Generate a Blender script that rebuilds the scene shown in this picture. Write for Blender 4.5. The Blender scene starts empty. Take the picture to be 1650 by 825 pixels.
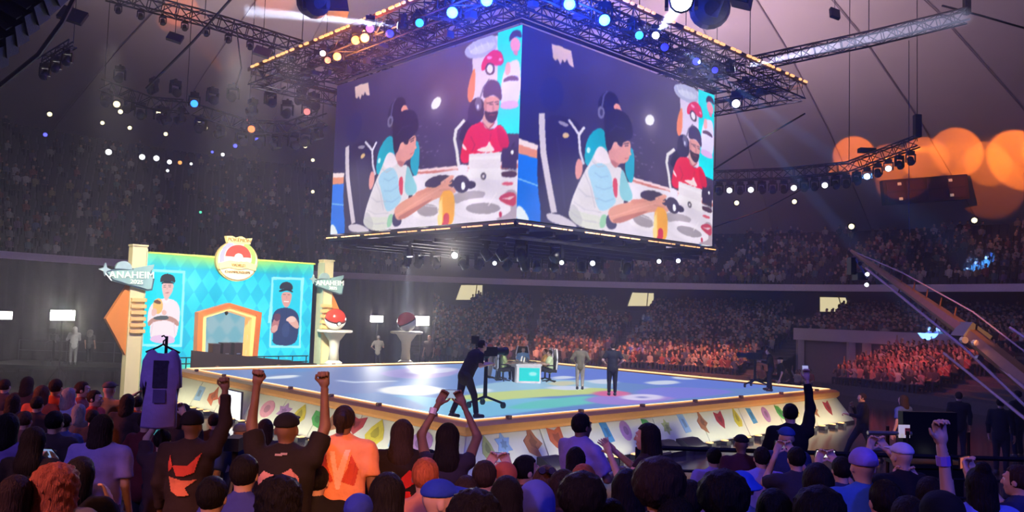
import bpy, math, random
import numpy as np
from mathutils import Vector, Matrix
random.seed(7)
rng = np.random.default_rng(7)
scene = bpy.context.scene
COL = scene.collection
# ------------------------------------------------------------------ camera, world, exposure
EYE = Vector((0, 0, 4.1)); FPX = 1319.4; PITCH = 0.0667; ROLL = 0.0321
AX_R = Vector((1, 0, 0)); AX_U = Vector((0, -math.sin(PITCH), math.cos(PITCH))); AX_F = Vector((0, math.cos(PITCH), math.sin(PITCH)))
cr, sr = math.cos(ROLL), math.sin(ROLL)
cam = bpy.data.objects.new('camera', bpy.data.cameras.new('camera')); COL.objects.link(cam)
cx_ = AX_R*cr + AX_U*sr; cy_ = AX_U*cr - AX_R*sr
m_ = Matrix.Identity(4)
for i in range(3): m_[i][0] = cx_[i]; m_[i][1] = cy_[i]; m_[i][2] = -AX_F[i]; m_[i][3] = EYE[i]
cam.matrix_world = m_
cam.data.sensor_width = 36; cam.data.lens = FPX/1650*36; cam.data.clip_end = 400
scene.camera = cam
world = bpy.data.worlds.new('world'); scene.world = world; world.use_nodes = True
world.node_tree.nodes['Background'].inputs[0].default_value = (0.30, 0.22, 0.36, 1)
world.node_tree.nodes['Background'].inputs[1].default_value = 0.035  # dim violet ambient fill added, entering from the open rear of the hall
vs = scene.view_settings; vs.view_transform = 'Standard'; vs.look = 'None'; vs.gamma = 1; vs.use_curve_mapping = False; vs.exposure = 0
cy = scene.cycles
cy.use_denoising = True; cy.max_bounces = 5; cy.diffuse_bounces = 2; cy.glossy_bounces = 3; cy.volume_bounces = 0
cy.sample_clamp_indirect = 60; cy.use_light_tree = True; cy.transparent_max_bounces = 6

def ray(px, py):
    x, y = px-825, py-412.5
    return AX_F*FPX + AX_R*(x*cr + y*sr) - AX_U*(-x*sr + y*cr)
def at(px, py, Y):
    d = ray(px, py); return EYE + d*(Y/d.y)
def onz(px, py, z):
    d = ray(px, py); return EYE + d*((z-EYE.z)/d.z)
def topix(p):
    v = Vector(p)-EYE; d = v.dot(AX_F); a = v.dot(AX_R)/d*FPX; b = -v.dot(AX_U)/d*FPX
    return 825+a*cr-b*sr, 412.5+a*sr+b*cr
# frames of the stage and of the video cube
STAGE_Z = 1.25
PHI = math.atan2(.680, .733)
NEAR = Vector((-.98, 20.48, 0))
STAGE = Matrix.Translation(NEAR) @ Matrix.Rotation(PHI, 4, 'Z')
SW, SD = 19.42, 17.98          # length of the side running away to the far corner of the hall, and of the other one
def S(x, y, z=0): return STAGE @ Vector((x, y, z))
CEN = Vector((0, 33.7, 0))
PHI2 = math.pi/2 - .8119
CUBE0 = Vector((.1, 25.75, 0)); CS = 11.13; CZ0 = 4.1+.267*10.9; CZ1 = 4.1+.842*10.9
CUBE = Matrix.Translation(CUBE0) @ Matrix.Rotation(PHI2, 4, 'Z')

def lin(c):
    c = np.asarray(c, float)
    return np.where(c <= .04045, c/12.92, ((c+.055)/1.055)**2.4)
def L8(*c): return tuple(float(v) for v in lin(np.array(c)/255.))

def light(kind, name, loc, target, color, power, size=.2, angle=30, blend=.4, sy=None):
    d = bpy.data.lights.new(name, kind); d.color = color; d.energy = power
    if kind == 'SPOT': d.spot_size = math.radians(angle); d.spot_blend = blend; d.shadow_soft_size = size
    elif kind == 'AREA':
        d.size = size
        if sy: d.shape = 'RECTANGLE'; d.size_y = sy
    else: d.shadow_soft_size = size
    o = bpy.data.objects.new(name, d); COL.objects.link(o); o.location = loc
    if target is not None:
        o.rotation_euler = (Vector(target)-Vector(loc)).to_track_quat('-Z', 'Y').to_euler()
    return o
# washes over the near crowd (lamps on trusses behind the picture), and added fill over the stands and ceiling
light('SPOT', 'violet_wash', (-10, -7, 14), (-4, 8, 2), (.40, .27, 1), 5200, .6, 62, .8)
light('SPOT', 'blue_wash', (9, -7, 13), (6.2, 6.5, 2.2), (.07, .08, 1), 6500, .6, 50, .7)
light('SPOT', 'blue_wash', (1, -8, 13), (2.2, 5, 2.2), (.16, .08, .8), 700, .6, 40, .8)
light('SPOT', 'orange_accent', (1.2, -3.5, 7.4), (-1.34, 6.4, 2.7), (1, .34, .09), 8000, 1.0, 11, .5)
light('SPOT', 'orange_accent', (-14, 1, 9), (.4, 6.1, 2.7), (1, .26, .08), 2000, .3, 20, .7)
light('SPOT', 'orange_accent', (-19, 9, 8), (-7.5, 12.3, 2.0), (1, .2, .08), 7500, .4, 34, .8)
light('SPOT', 'stand_wash', (7, 39, 13.6), (13, 70, 5), (.55, .55, .8), 3000, .5, 75, .9)  # dim fill added to lift the far stands
light('SPOT', 'stand_wash', (11, 33, 13.6), (34, 60, 8), (.62, .45, .62), 800, .5, 80, .9)
light('SPOT', 'stand_wash', (-10, 34, 13.6), (-36, 60, 11), (.8, .72, .72), 350, .5, 80, .9)
light('SPOT', 'set_key', (-9, 25.5, 12.5), (-11.8, 38.5, 3.2), (1, .93, .82), 22000, .4, 40, .6)
light('SPOT', 'stage_key', (6, 22, 13), (1, 31, 1.3), (1, .97, .94), 14000, .4, 48, .8)
light('SPOT', 'stage_key', (-8, 26, 13), (-5.5, 40, 2), (1, .95, .85), 15000, .4, 30, .6)
light('SPOT', 'hair_accent', (-6, 0, 8), (-2.95, 5.3, 2.7), (1, .30, .10), 1300, .3, 15, .5)
light('SPOT', 'skirt_accent', (-5.5, 1, 8), (-2.55, 7.0, 1.8), (1, .34, .1), 1500, .2, 10, .5)
light('SPOT', 'set_key', (-12.5, 24.5, 12), (-16.1, 34, 3.6), (1, .93, .80), 11000, .4, 30, .6)
light('SPOT', 'desk_key', (-4, 27, 6.2), (.6, 33.5, 2.2), (1, .95, .85), 1400, .3, 24, .6)  # extra fill added to brighten the players at the desk, no fixture
light('SPOT', 'ceiling_uplight', (10, 50, 14), (15, 54, 40), (.80, .56, .62), 15000, 1.5, 165, 1)  # fill added to light the dome, no fixture hangs here
light('SPOT', 'ceiling_uplight', (-13, 48, 15), (-14, 50, 40), (.82, .62, .60), 11000, 1.5, 165, 1)
light('SPOT', 'ceiling_uplight', (13, 26, 16), (18, 40, 40), (.7, .48, .62), 9000, 1.5, 160, 1)
light('SPOT', 'orange_accent', (2.2, -2.5, 7.5), (1.05, 7.0, 2.75), (1, .3, .08), 420, .2, 5, .5)
for th_ in (.04, .16, .28, .40, .52, .63):
    light('SPOT', 'amber_wash', (CEN.x+11*math.sin(th_), CEN.y+11*math.cos(th_), 12.6), (CEN.x+24.2*math.sin(th_), CEN.y+24.2*math.cos(th_), .9), (1, .27, .15), 13000, .2, 21, .6)
for th_ in (.93, 1.01, 1.09, 1.17):
    light('SPOT', 'red_wash', (CEN.x+11.6*math.sin(th_), CEN.y+11.6*math.cos(th_), 12.6), (CEN.x+26*math.sin(th_), CEN.y+26*math.cos(th_), 1.6), (1, .15, .08), 5600, .2, 21, .6)
light('SPOT', 'rim_wash', (13, 40, 13.5), (17, 73, 14.2), (.9, .78, .76), 2600, .5, 40, .9)  # extra fill added to lighten the ceiling band over the top rows

# ------------------------------------------------------------------ materials
MATS = {}
def mat(name, col, rough=.6, metal=0, emit=0, ecol=None, var=.12, nscale=6, bump=0, spec=.4, coat=0):
    key = name
    if key in MATS: return MATS[key]
    m = bpy.data.materials.new(name); m.use_nodes = True; nt = m.node_tree; b = nt.nodes['Principled BSDF']
    b.inputs['Roughness'].default_value = rough; b.inputs['Metallic'].default_value = metal
    b.inputs['Specular IOR Level'].default_value = spec
    if coat: b.inputs['Coat Weight'].default_value = coat
    if var:
        tc = nt.nodes.new('ShaderNodeTexCoord'); n = nt.nodes.new('ShaderNodeTexNoise'); n.inputs['Scale'].default_value = nscale; n.inputs['Detail'].default_value = 3
        r = nt.nodes.new('ShaderNodeMix'); r.data_type = 'RGBA'
        r.inputs[6].default_value = tuple(max(0, c*(1-var)) for c in col)+(1,); r.inputs[7].default_value = tuple(min(1, c*(1+var)) for c in col)+(1,)
        nt.links.new(tc.outputs['Object'], n.inputs['Vector']); nt.links.new(n.outputs[0], r.inputs[0]); nt.links.new(r.outputs[2], b.inputs['Base Color'])
        if bump:
            bp = nt.nodes.new('ShaderNodeBump'); bp.inputs['Strength'].default_value = bump; bp.inputs['Distance'].default_value = .02
            nt.links.new(n.outputs[0], bp.inputs['Height']); nt.links.new(bp.outputs[0], b.inputs['Normal'])
    else: b.inputs['Base Color'].default_value = tuple(col)+(1,)
    if emit:
        b.inputs['Emission Color'].default_value = tuple(ecol or col)+(1,); b.inputs['Emission Strength'].default_value = emit
    MATS[key] = m; return m
def paint_mat(name, strength, base=.0, rough=.35, attr='Col', spec=.3):
    if name in MATS: return MATS[name]
    m = bpy.data.materials.new(name); m.use_nodes = True; nt = m.node_tree; b = nt.nodes['Principled BSDF']
    a = nt.nodes.new('ShaderNodeAttribute'); a.attribute_name = attr
    b.inputs['Roughness'].default_value = rough; b.inputs['Specular IOR Level'].default_value = spec
    if strength:
        nt.links.new(a.outputs['Color'], b.inputs['Emission Color']); b.inputs['Emission Strength'].default_value = strength
    if base: nt.links.new(a.outputs['Color'], b.inputs['Base Color'])
    else: b.inputs['Base Color'].default_value = (.01, .01, .012, 1)
    MATS[name] = m; return m
BLACK = mat('black_metal', (.012, .012, .014), .45, .3)
DARK = mat('dark_plastic', (.02, .02, .024), .5)
GREY = mat('grey_metal', (.12, .12, .13), .4, .6)
STEEL = mat('steel', (.5, .5, .52), .3, .9)
TRUSSM = mat('truss_metal', (.03, .028, .034), .5, .3)
WHITE = mat('white_paint', (.75, .74, .72), .5)
# ------------------------------------------------------------------ mesh helpers
class MB:
    def __init__(s): s.v = []; s.f = []; s.m = []; s.mi = 0
    def add(s, vs, fs):
        o = len(s.v); s.v += [tuple(v) for v in vs]; s.f += [tuple(i+o for i in f) for f in fs]; s.m += [s.mi]*len(fs); return s
    def box(s, c, d, rot=None, taper=1):
        x, y, z = d[0]/2, d[1]/2, d[2]/2; c = Vector(c)
        P = [Vector((a*x*(taper if k > 0 else 1), b*y*(taper if k > 0 else 1), k*z)) for k in (-1, 1) for a, b in ((-1, -1), (1, -1), (1, 1), (-1, 1))]
        if rot is not None: P = [rot @ p for p in P]
        return s.add([c+p for p in P], [(3, 2, 1, 0), (4, 5, 6, 7), (0, 1, 5, 4), (1, 2, 6, 5), (2, 3, 7, 6), (3, 0, 4, 7)])
    def tube(s, pts, r, n=6, cap=True):
        pts = [Vector(p) for p in pts]; k = len(pts); rs = r if isinstance(r, (list, tuple)) else [r]*k
        V = []; 
        for i, p in enumerate(pts):
            t = (pts[min(i+1, k-1)]-pts[max(i-1, 0)]).normalized()
            u = t.cross(Vector((0, 0, 1)))
            if u.length < .05: u = t.cross(Vector((0, 1, 0)))
            u.normalize(); w = u.cross(t)
            V += [p+(u*math.cos(2*math.pi*j/n)+w*math.sin(2*math.pi*j/n))*rs[i] for j in range(n)]
        F = [(i*n+j, (i+1)*n+j, (i+1)*n+(j+1) % n, i*n+(j+1) % n) for i in range(k-1) for j in range(n)]
        if cap: F += [tuple(range(n)), tuple((k-1)*n+j for j in range(n))[::-1]]
        return s.add(V, F)
    def lathe(s, prof, n=16, M=None):
        V = []; k = len(prof)
        for r, z in prof: V += [Vector((r*math.cos(2*math.pi*j/n), r*math.sin(2*math.pi*j/n), z)) for j in range(n)]
        F = [(i*n+j, i*n+(j+1) % n, (i+1)*n+(j+1) % n, (i+1)*n+j) for i in range(k-1) for j in range(n)]
        F += [tuple(range(n))[::-1], tuple((k-1)*n+j for j in range(n))]
        if M is not None: V = [M @ v for v in V]
        return s.add(V, F)
    def prism(s, poly, y0, y1, M=None):
        """outline in local x,z extruded along y (y0 is the front)"""
        n = len(poly)
        V = [Vector((x, y0, z)) for x, z in poly]+[Vector((x, y1, z)) for x, z in poly]
        F = [tuple(range(n)), tuple(range(n, 2*n))[::-1]]+[(i, i+n, (i+1) % n+n, (i+1) % n) for i in range(n)]
        if M is not None: V = [M @ v for v in V]
        return s.add(V, F)
    def build(s, name, m, parent=None, smooth=False, loc=None):
        me = bpy.data.meshes.new(name); me.from_pydata(s.v, [], s.f)
        for q in (m if isinstance(m, (list, tuple)) else [m]): me.materials.append(q)
        if isinstance(m, (list, tuple)) and len(m) > 1: me.polygons.foreach_set('material_index', s.m)
        if smooth: me.polygons.foreach_set('use_smooth', [True]*len(me.polygons))
        me.update(); return put(name, me, parent, loc)
def put(name, me, parent=None, loc=None):
    o = bpy.data.objects.new(name, me); COL.objects.link(o)
    if parent is not None: o.parent = parent
    if loc is not None: o.location = loc
    return o
def tag(o, label, cat, group=None, kind=None):
    o['label'] = label; o['category'] = cat
    if group: o['group'] = group
    if kind: o['kind'] = kind
    return o
def thing(name, label, cat, loc=(0, 0, 0), rz=0, group=None, M=None):
    o = bpy.data.objects.new(name, None); COL.objects.link(o); o.empty_display_size = .2
    if M is not None: o.matrix_world = M
    else: o.location = loc; o.rotation_euler = (0, 0, rz)
    return tag(o, label, cat, group)
def struct(o): o['kind'] = 'structure'; return o
def npmesh(name, V, F, m, parent=None, col=None, smooth=False, mi=None):
    V = np.asarray(V, np.float32); F = np.asarray(F, np.int32); k = F.shape[1]
    me = bpy.data.meshes.new(name); me.vertices.add(len(V)); me.vertices.foreach_set('co', V.ravel())
    me.loops.add(F.size); me.loops.foreach_set('vertex_index', F.ravel()); me.polygons.add(len(F))
    me.polygons.foreach_set('loop_start', np.arange(0, F.size, k, dtype=np.int32))
    try: me.polygons.foreach_set('loop_total', np.full(len(F), k, np.int32))
    except Exception: pass
    for q in (m if isinstance(m, (list, tuple)) else [m]): me.materials.append(q)
    if mi is not None: me.polygons.foreach_set('material_index', np.asarray(mi, np.int32))
    if smooth: me.polygons.foreach_set('use_smooth', np.ones(len(F), bool))
    if col is not None:
        a = me.color_attributes.new('Col', 'FLOAT_COLOR', 'POINT'); c4 = np.ones((len(V), 4), np.float32); c4[:, :3] = col
        a.data.foreach_set('color', c4.ravel())
    me.update(calc_edges=True); me.validate()
    return put(name, me, parent)
# ------------------------------------------------------------------ flat pictures (screens, prints) drawn as coloured grids
class Canvas:
    def __init__(s, W, H, bg=(0, 0, 0)):
        s.W, s.H = W, H; s.a = np.zeros((H, W, 3)); s.a[:] = np.array(bg)/255.; s.fn = None
        s.x = (np.arange(W)+.5)/W; s.y = (np.arange(H)+.5)/H
    def T(s, pts): return np.array([s.fn(*p) if s.fn else p for p in pts], float)
    def mask(s, P):
        X, Y = np.meshgrid(s.x, s.y); c = np.zeros(X.shape, bool)
        n = len(P)
        for i in range(n):
            x1, y1 = P[i]; x2, y2 = P[(i+1) % n]
            if y1 == y2: continue
            c ^= ((Y < max(y1, y2)) & (Y >= min(y1, y2)) & (X < x1+(Y-y1)*(x2-x1)/(y2-y1)))
        return c
    def poly(s, pts, col, al=1., smooth=True):
        P = s.T(pts)
        if smooth and len(P) > 3: P = chaikin(P)
        m = s.mask(P); s.a[m] = s.a[m]*(1-al)+np.array(col)/255.*al; return s
    def ell(s, c, rx, ry, col, al=1., n=28):
        return s.poly([(c[0]+rx*math.cos(2*math.pi*i/n), c[1]+ry*math.sin(2*math.pi*i/n)) for i in range(n)], col, al, False)
    def line(s, pts, w, col, al=1.):
        for (x1, y1), (x2, y2) in zip(pts[:-1], pts[1:]):
            d = math.hypot(x2-x1, y2-y1) or 1; nx, ny = -(y2-y1)/d*w/2, (x2-x1)/d*w/2; ex, ey = (x2-x1)/d*w/4, (y2-y1)/d*w/4
            s.poly([(x1+nx-ex, y1+ny-ey), (x2+nx+ex, y2+ny+ey), (x2-nx+ex, y2-ny+ey), (x1-nx-ex, y1-ny-ey)], col, al, False)
        return s
    def glow(s, c, r, col, al=1.):
        P = s.T([c, (c[0]+r, c[1])]); X, Y = np.meshgrid(s.x, s.y); rr = abs(P[1][0]-P[0][0])*s.W
        d = np.hypot((X-P[0][0])*s.W, (Y-P[0][1])*s.H)/max(rr, 1e-6)
        w = (np.exp(-d*d)*al)[..., None]; s.a = s.a*(1-w)+np.array(col)/255.*w; return s
    def blur(s, n=1):
        for _ in range(n):
            p = np.pad(s.a, ((1, 1), (0, 0), (0, 0)), 'edge'); s.a = p[:-2]*.25+p[1:-1]*.5+p[2:]*.25
            p = np.pad(s.a, ((0, 0), (1, 1), (0, 0)), 'edge'); s.a = p[:, :-2]*.25+p[:, 1:-1]*.5+p[:, 2:]*.25
        return s
    def noise(s, amp): s.a = np.clip(s.a*(1+amp*(rng.random((s.H, s.W, 1))-.5)), 0, 1); return s
    def mesh(s, name, w, h, m, parent=None, horizontal=False):
        """grid in local x,z (or x,y) from (0,0) to (w,h); picture top is at h"""
        X, Z = np.meshgrid(np.linspace(0, w, s.W), np.linspace(h, 0, s.H))
        O = np.zeros(X.size); V = np.stack([X.ravel(), Z.ravel(), O] if horizontal else [X.ravel(), O, Z.ravel()], 1)
        i = np.arange(s.W*s.H).reshape(s.H, s.W)
        F = np.stack([i[1:, :-1].ravel(), i[1:, 1:].ravel(), i[:-1, 1:].ravel(), i[:-1, :-1].ravel()], 1)
        return npmesh(name, V, F, m, parent, lin(s.a.reshape(-1, 3)))
def chaikin(P, n=2):
    for _ in range(n):
        Q = np.roll(P, -1, 0); P = np.stack([P*.75+Q*.25, P*.25+Q*.75], 1).reshape(-1, 2)
    return P
def homog(src):
    """pixel quad (TL,TR,BR,BL) -> unit square"""
    A = []; b = []
    for (x, y), (u, v) in zip(src, ((0, 0), (1, 0), (1, 1), (0, 1))):
        A += [[x, y, 1, 0, 0, 0, -u*x, -u*y], [0, 0, 0, x, y, 1, -v*x, -v*y]]; b += [u, v]
    h = np.append(np.linalg.solve(np.array(A, float), np.array(b, float)), 1).reshape(3, 3)
    def f(x, y):
        q = h @ np.array([x, y, 1.]); return q[0]/q[2], q[1]/q[2]
    return f
# ------------------------------------------------------------------ the hall
FLOOR = mat('arena_floor', (.06, .047, .042), .12, var=.3, nscale=2, spec=.5)
f = MB().box((0, 35, -.1), (140, 130, .2)).build('floor', FLOOR); struct(f)
CONC = mat('stand_concrete', (.10, .085, .10), .8, var=.25)
FASC = mat('fascia_paint', (.62, .54, .68), .6, var=.1)
DRAPE = mat('black_drape', (.035, .032, .034), .95, var=.3)
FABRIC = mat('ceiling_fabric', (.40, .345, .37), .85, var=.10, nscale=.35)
FABRIC2 = mat('ceiling_fabric_shade', (.33, .285, .31), .85, var=.10, nscale=.35)  # darker tone for every third gore panel
SEAT = mat('stadium_seat', (.03, .028, .035), .6)
RISER = mat('riser_carpet', (.03, .025, .035), .9, var=.3)
def pol(th, r, z=0): return Vector((CEN.x+r*math.sin(th), CEN.y+r*math.cos(th), z))
def blend(th):      # 0 towards the camera crane, 1 towards the entrance set
    t = min(1, max(0, (-th+.05)/.5)); return t*t*(3-2*t)
def ring(name, prof, th0, th1, n, m, smooth=False):
    """prof: list of (r, z) or callables of th giving it"""
    mb = MB(); k = len(prof); V = []
    for i in range(n+1):
        th = th0+(th1-th0)*i/n
        for p in prof:
            r, z = p(th) if callable(p) else p
            V.append(pol(th, r, z))
    F = [(i*k+j, (i+1)*k+j, (i+1)*k+j+1, i*k+j+1) for i in range(n) for j in range(k-1)]
    mb.add(V, F); o = mb.build(name, m, smooth=smooth); return struct(o)
TH0, TH1 = -2.05, 2.05
NLOW, PITCHL = 21, .93
def zlow(k): return .38+k*.205
prof = [(22.3, 0), (22.3, .55), (22.45, .55), (22.45, .12)]
for k in range(NLOW): prof += [(22.5+k*PITCHL, zlow(k)-.25 if k == 0 else zlow(k-1)), (22.5+k*PITCHL, zlow(k))]
prof += [(42.3, zlow(NLOW-1))]
PORT = (.722, 1.08)         # the recess in the stand for the box with the white parapet
ring('stand_lower', prof, -.27, PORT[0], 24, CONC)
ring('stand_lower', prof, PORT[1]+.32, TH1, 20, CONC)
pshort = [(22.3, 0), (22.3, .55), (22.45, .55), (22.45, .12)]
for k in range(8): pshort += [(22.5+k*PITCHL, zlow(k)-.25 if k == 0 else zlow(k-1)), (22.5+k*PITCHL, zlow(k))]
pshort += [(30.2, zlow(7)), (30.2, zlow(8)+.3)]
pback = [(30.2, 0), (30.2, 3.0)]
for k in range(9, NLOW): pback += [(22.5+k*PITCHL, zlow(k-1)+.45*(NLOW-k)/12), (22.5+k*PITCHL, zlow(k)+.45*(NLOW-k)/12)]
pback += [(42.3, zlow(NLOW-1))]
ring('stand_lower', pshort+pback[2:], PORT[1]-.15, PORT[1]+.32, 10, CONC)
ring('stand_lower', pback, PORT[0], PORT[1]-.15, 8, CONC)
# tunnel box with pale parapet
PARA = mat('parapet_paint', (.55, .46, .54), .6, var=.06)
ring('wall_parapet', [(29.7, 2.75), (29.7, 3.55), (29.95, 3.55), (29.95, 2.75), (29.7, 2.75)], PORT[0]-.01, PORT[1]-.01, 10, PARA)
ring('wall_tunnel', [(30.15, 0), (30.15, 2.9)], PORT[0], PORT[1], 8, mat('tunnel_wall', (.28, .2, .22), .8))
for th in (PORT[0]+.004, PORT[0]+.12, PORT[0]+.155):
    p = pol(th, 29.85); struct(MB().box((p.x, p.y, 1.38), (.42, .42, 2.76)).build('column', PARA))
# back wall, slab and front of the upper tier
ring('wall_concourse', [(42.3, 0), (42.3, 7.2)], TH0, TH1, 64, mat('concourse_wall', (.05, .042, .052), .9))
ring('slab', [(36.2, 6.4), (42.4, 6.8)], TH0, TH1, 64, CONC)
ring('trim_1', [(36.0, 6.3), (36.0, 6.8), (36.2, 6.8), (36.2, 6.3), (36.0, 6.3)], TH0, TH1, 96, FASC)
NUP = 15
def ztop(th): return 11.6+5.2*blend(th)
def upz(k):
    return lambda th: (36.3+k*.8, 6.5+(ztop(th)-6.9)*k/(NUP-1))
def upz0(k):
    return lambda th: (36.3+k*.8, 6.5+(ztop(th)-6.9)*(max(k-1, 0))/(NUP-1))
prof = []
for k in range(NUP): prof += [upz0(k), upz(k)]
prof += [lambda th: (49, 6.5+(ztop(th)-6.9)+.02)]
ring('stand_upper', prof, TH0, TH1, 80, CONC)
# ceiling: a flat band above the top row, then the dome, every gore panel its own piece
def rimz(th): return ztop(th)+.45
ring('wall_rim', [lambda th: (48.9, ztop(th)-.6), lambda th: (48.9, rimz(th)+.4)], TH0, TH1, 80, mat('rim_wall', (.06, .05, .06), .9))
ceil = bpy.data.objects.new('ceiling', None); COL.objects.link(ceil); struct(ceil)
RB = [49.0, 46.0, 38, 29, 19, 9, .4]
def domez(th, r):
    base = rimz(th); q = r/49.
    return base+(29.5-base)*(1-q**1.9)*1.0 if r < 46.01 else base+.0
NG = 36
for g in range(NG):
    a0, a1 = TH0*1.53*(1-2*g/NG), TH0*1.53*(1-2*(g+1)/NG)
    mid = abs((a0+a1)/2)
    if mid > 3.12: continue
    mb = MB(); V = []; n = 4; gap = .0016
    for i in range(n+1):
        th = a0-gap*(-1 if a1 > a0 else 1)*-1+(a1-a0)*i/n
        bulge = .35*(1-(2*i/n-1)**2)
        for r in RB:
            V.append(pol(th, r, domez(th, r)-.15*bulge*min(1, r/20)))
    k = len(RB); F = [(i*k+j, i*k+j+1, (i+1)*k+j+1, (i+1)*k+j) for i in range(n) for j in range(k-1)]
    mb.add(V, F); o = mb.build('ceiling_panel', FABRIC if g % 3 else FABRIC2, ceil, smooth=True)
    sm = MB().tube([pol(a0, r, domez(a0, r)-.1) for r in RB], .045, 4); o2 = sm.build('ceiling_seam', mat('seam_rib', (.25, .2, .24), .8), ceil)
# curtain behind the entrance set
mb = MB(); V = []; n = 220
for i in range(n+1):
    th = -2.0+(1.795)*i/n; r = 28.5+.16*math.sin(i*1.7)+.1*math.sin(i*.61)
    V += [pol(th, r, .02), pol(th, r, 6.0)]
mb.add(V, [(2*i, 2*i+2, 2*i+3, 2*i+1) for i in range(n)])
tag(mb.build('stage_curtain', DRAPE, smooth=True), 'tall black pleated curtain hung round the hall behind the cyan entrance set', 'curtain')
DOORTH = []
# lit doorways to the concourse under the balcony
LITW = mat('concourse_light', (.75, .70, .50), .7, emit=1.05, ecol=L8(232, 216, 168), var=0)
DF = mat('door_frame', (.05, .045, .05), .7)
for n_, (quad) in enumerate((((733, 483), (742, 458), (779, 458), (778, 483)), ((1010, 493), (1018, 470), (1055, 471), (1055, 493)), ((1320, 502), (1320, 477), (1364, 478), (1373, 502)))):
    P = [at(x, y, 74.6 if n_ < 2 else 68.3) for x, y in quad]
    th = math.atan2(P[0].x-CEN.x, P[0].y-CEN.y)
    c = sum(P, Vector())/4; dn = Vector((c.x-CEN.x, c.y-CEN.y, 0)).normalized()
    rr = 42.2; DOORTH.append(th)
    Q = []
    for p in P:   # drop every corner onto the concourse wall along the sight line
        d = (p-EYE); a_ = d.x**2+d.y**2; b_ = 2*(d.x*(EYE.x-CEN.x)+d.y*(EYE.y-CEN.y)); c_ = (EYE.x-CEN.x)**2+(EYE.y-CEN.y)**2-rr**2
        t = (-b_+math.sqrt(b_*b_-4*a_*c_))/(2*a_); Q.append(EYE+d*t)
    door = bpy.data.objects.new('door_%d' % (n_+1), None); COL.objects.link(door); struct(door)
    mb = MB(); mb.add(Q+[q+dn*.08 for q in Q], [(0, 1, 2, 3), (4, 7, 6, 5), (0, 4, 5, 1), (1, 5, 6, 2), (2, 6, 7, 3), (3, 7, 4, 0)]); mb.build('lit_opening', LITW, door)
    for a, b in ((0, 1), (1, 2), (2, 3)):
        MB().tube([Q[a]-dn*.06, Q[b]-dn*.06], .09, 4).build('door_frame', DF, door)
    MB().tube([(Q[1]+Q[2])*.5-dn*.05+(Q[2]-Q[1])*.22, (Q[0]+Q[3])*.5-dn*.05+(Q[3]-Q[0])*.22], .05, 4).build('door_post', mat('cream_post', (.5, .45, .32), .7), door)
# rows of folded seats on the empty upper rows
def seat_rows(name, rows, th0, th1, zf, step=.58):
    mb = MB()
    for k in rows:
        r = 36.3+k*.8+.55; n = int((th1-th0)*r/step)
        for i in range(n):
            th = th0+(th1-th0)*i/n; z = zf(k)(th)[1]; p = pol(th, r, z+.45)
            mb.box(p, (.45, .08, .75), Matrix.Rotation(-th, 3, 'Z'))
    o = mb.build(name, SEAT); o['kind'] = 'stuff'; return o
seat_rows('stadium_seats', range(0, NUP), .05, 1.25, upz, .62)
seat_rows('stadium_seats', range(0, NUP), -1.2, -.32, upz, .62)
# stepped riser under the near rows
STEPS = [(-3, 1.2, 2.5), (1.2, 3.0, 2.2), (3.0, 4.6, 2.0), (4.6, 5.9, 1.75), (5.9, 6.85, 1.6), (6.85, 7.8, 1.45), (7.8, 9.2, 1.3), (9.2, 11.4, 1.2)]
LSTEPS = [(11.4, 13, 1.0), (13, 15, .8), (15, 18, .55)]
def ground(x, y):
    for a, b, z in STEPS:
        if a <= y < b: return z
    if x < -1.2:
        for a, b, z in LSTEPS:
            if a <= y < b: return z
    return 0.
mb = MB()
for a, b, z in STEPS: mb.box((0, (a+b)/2, z/2), (24, b-a, z))
struct(mb.build('terrace_near', RISER))
mb = MB()
for a, b, z in LSTEPS: mb.box((-8.1, (a+b)/2, z/2), (13.8, b-a, z))
struct(mb.build('terrace_side', RISER))
mb = MB()
for a, b, z in STEPS[2:4]: mb.box((0, a+.14, z+.2), (23.5, .24, .4))
struct(mb.build('bench_row', SEAT))
# downlights let into the rim of the ceiling and dotted over the dark stand
LAMPW = mat('lamp_warm', (1, .9, .6), .5, emit=2.2, ecol=(1, .86, .55), var=0)
LAMPC = mat('lamp_white', (1, 1, 1), .5, emit=3.0, ecol=(.95, .97, 1), var=0)
LAMPB = mat('lamp_blue', (.2, .3, 1), .5, emit=2.2, ecol=(.12, .13, 1), var=0)
LAMPBB = mat('lamp_bright_blue', (.2, .4, 1), .5, emit=3.0, ecol=(.02, .22, 1), var=0)
LAMPO = mat('lamp_orange', (1, .5, .2), .5, emit=1.6, ecol=(1, .4, .1), var=0)
LAMPG = mat('lamp_green', (.2, 1, .6), .5, emit=1.5, ecol=(.1, .9, .5), var=0)
def dome_hit(px, py):
    d = ray(px, py).normalized(); t = 10.
    while t < 120:
        p = EYE+d*t; r = math.hypot(p.x-CEN.x, p.y-CEN.y); th = math.atan2(p.x-CEN.x, p.y-CEN.y)
        if r > 48.5 or (p.z > domez(th, r)-.5 and r < 49): return p
        if p.y > 30 and 36.3 < r < 48.4 and p.z < upz((r-36.3)/.8)(th)[1]+1.2: return p
        t += .15
    return EYE+d*80
def downlight(px, py, r, m, label, group):
    p = dome_hit(px, py); d = (EYE-p).normalized(); R = r*p.y/FPX*1.1
    M = Matrix.Translation(p) @ d.to_track_quat('Z', 'Y').to_matrix().to_4x4()
    t = thing('downlight', label, 'ceiling light', M=M, group=group)
    MB().lathe([(R*1.5, -.35), (R*1.5, 0), (R*1.15, .04), (R*1.1, -.1)], 10).build('housing', BLACK, t)
    MB().lathe([(R*.95, -.05), (R*.95, .02), (R*.6, .05)], 12).build('lens', m, t)
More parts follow.
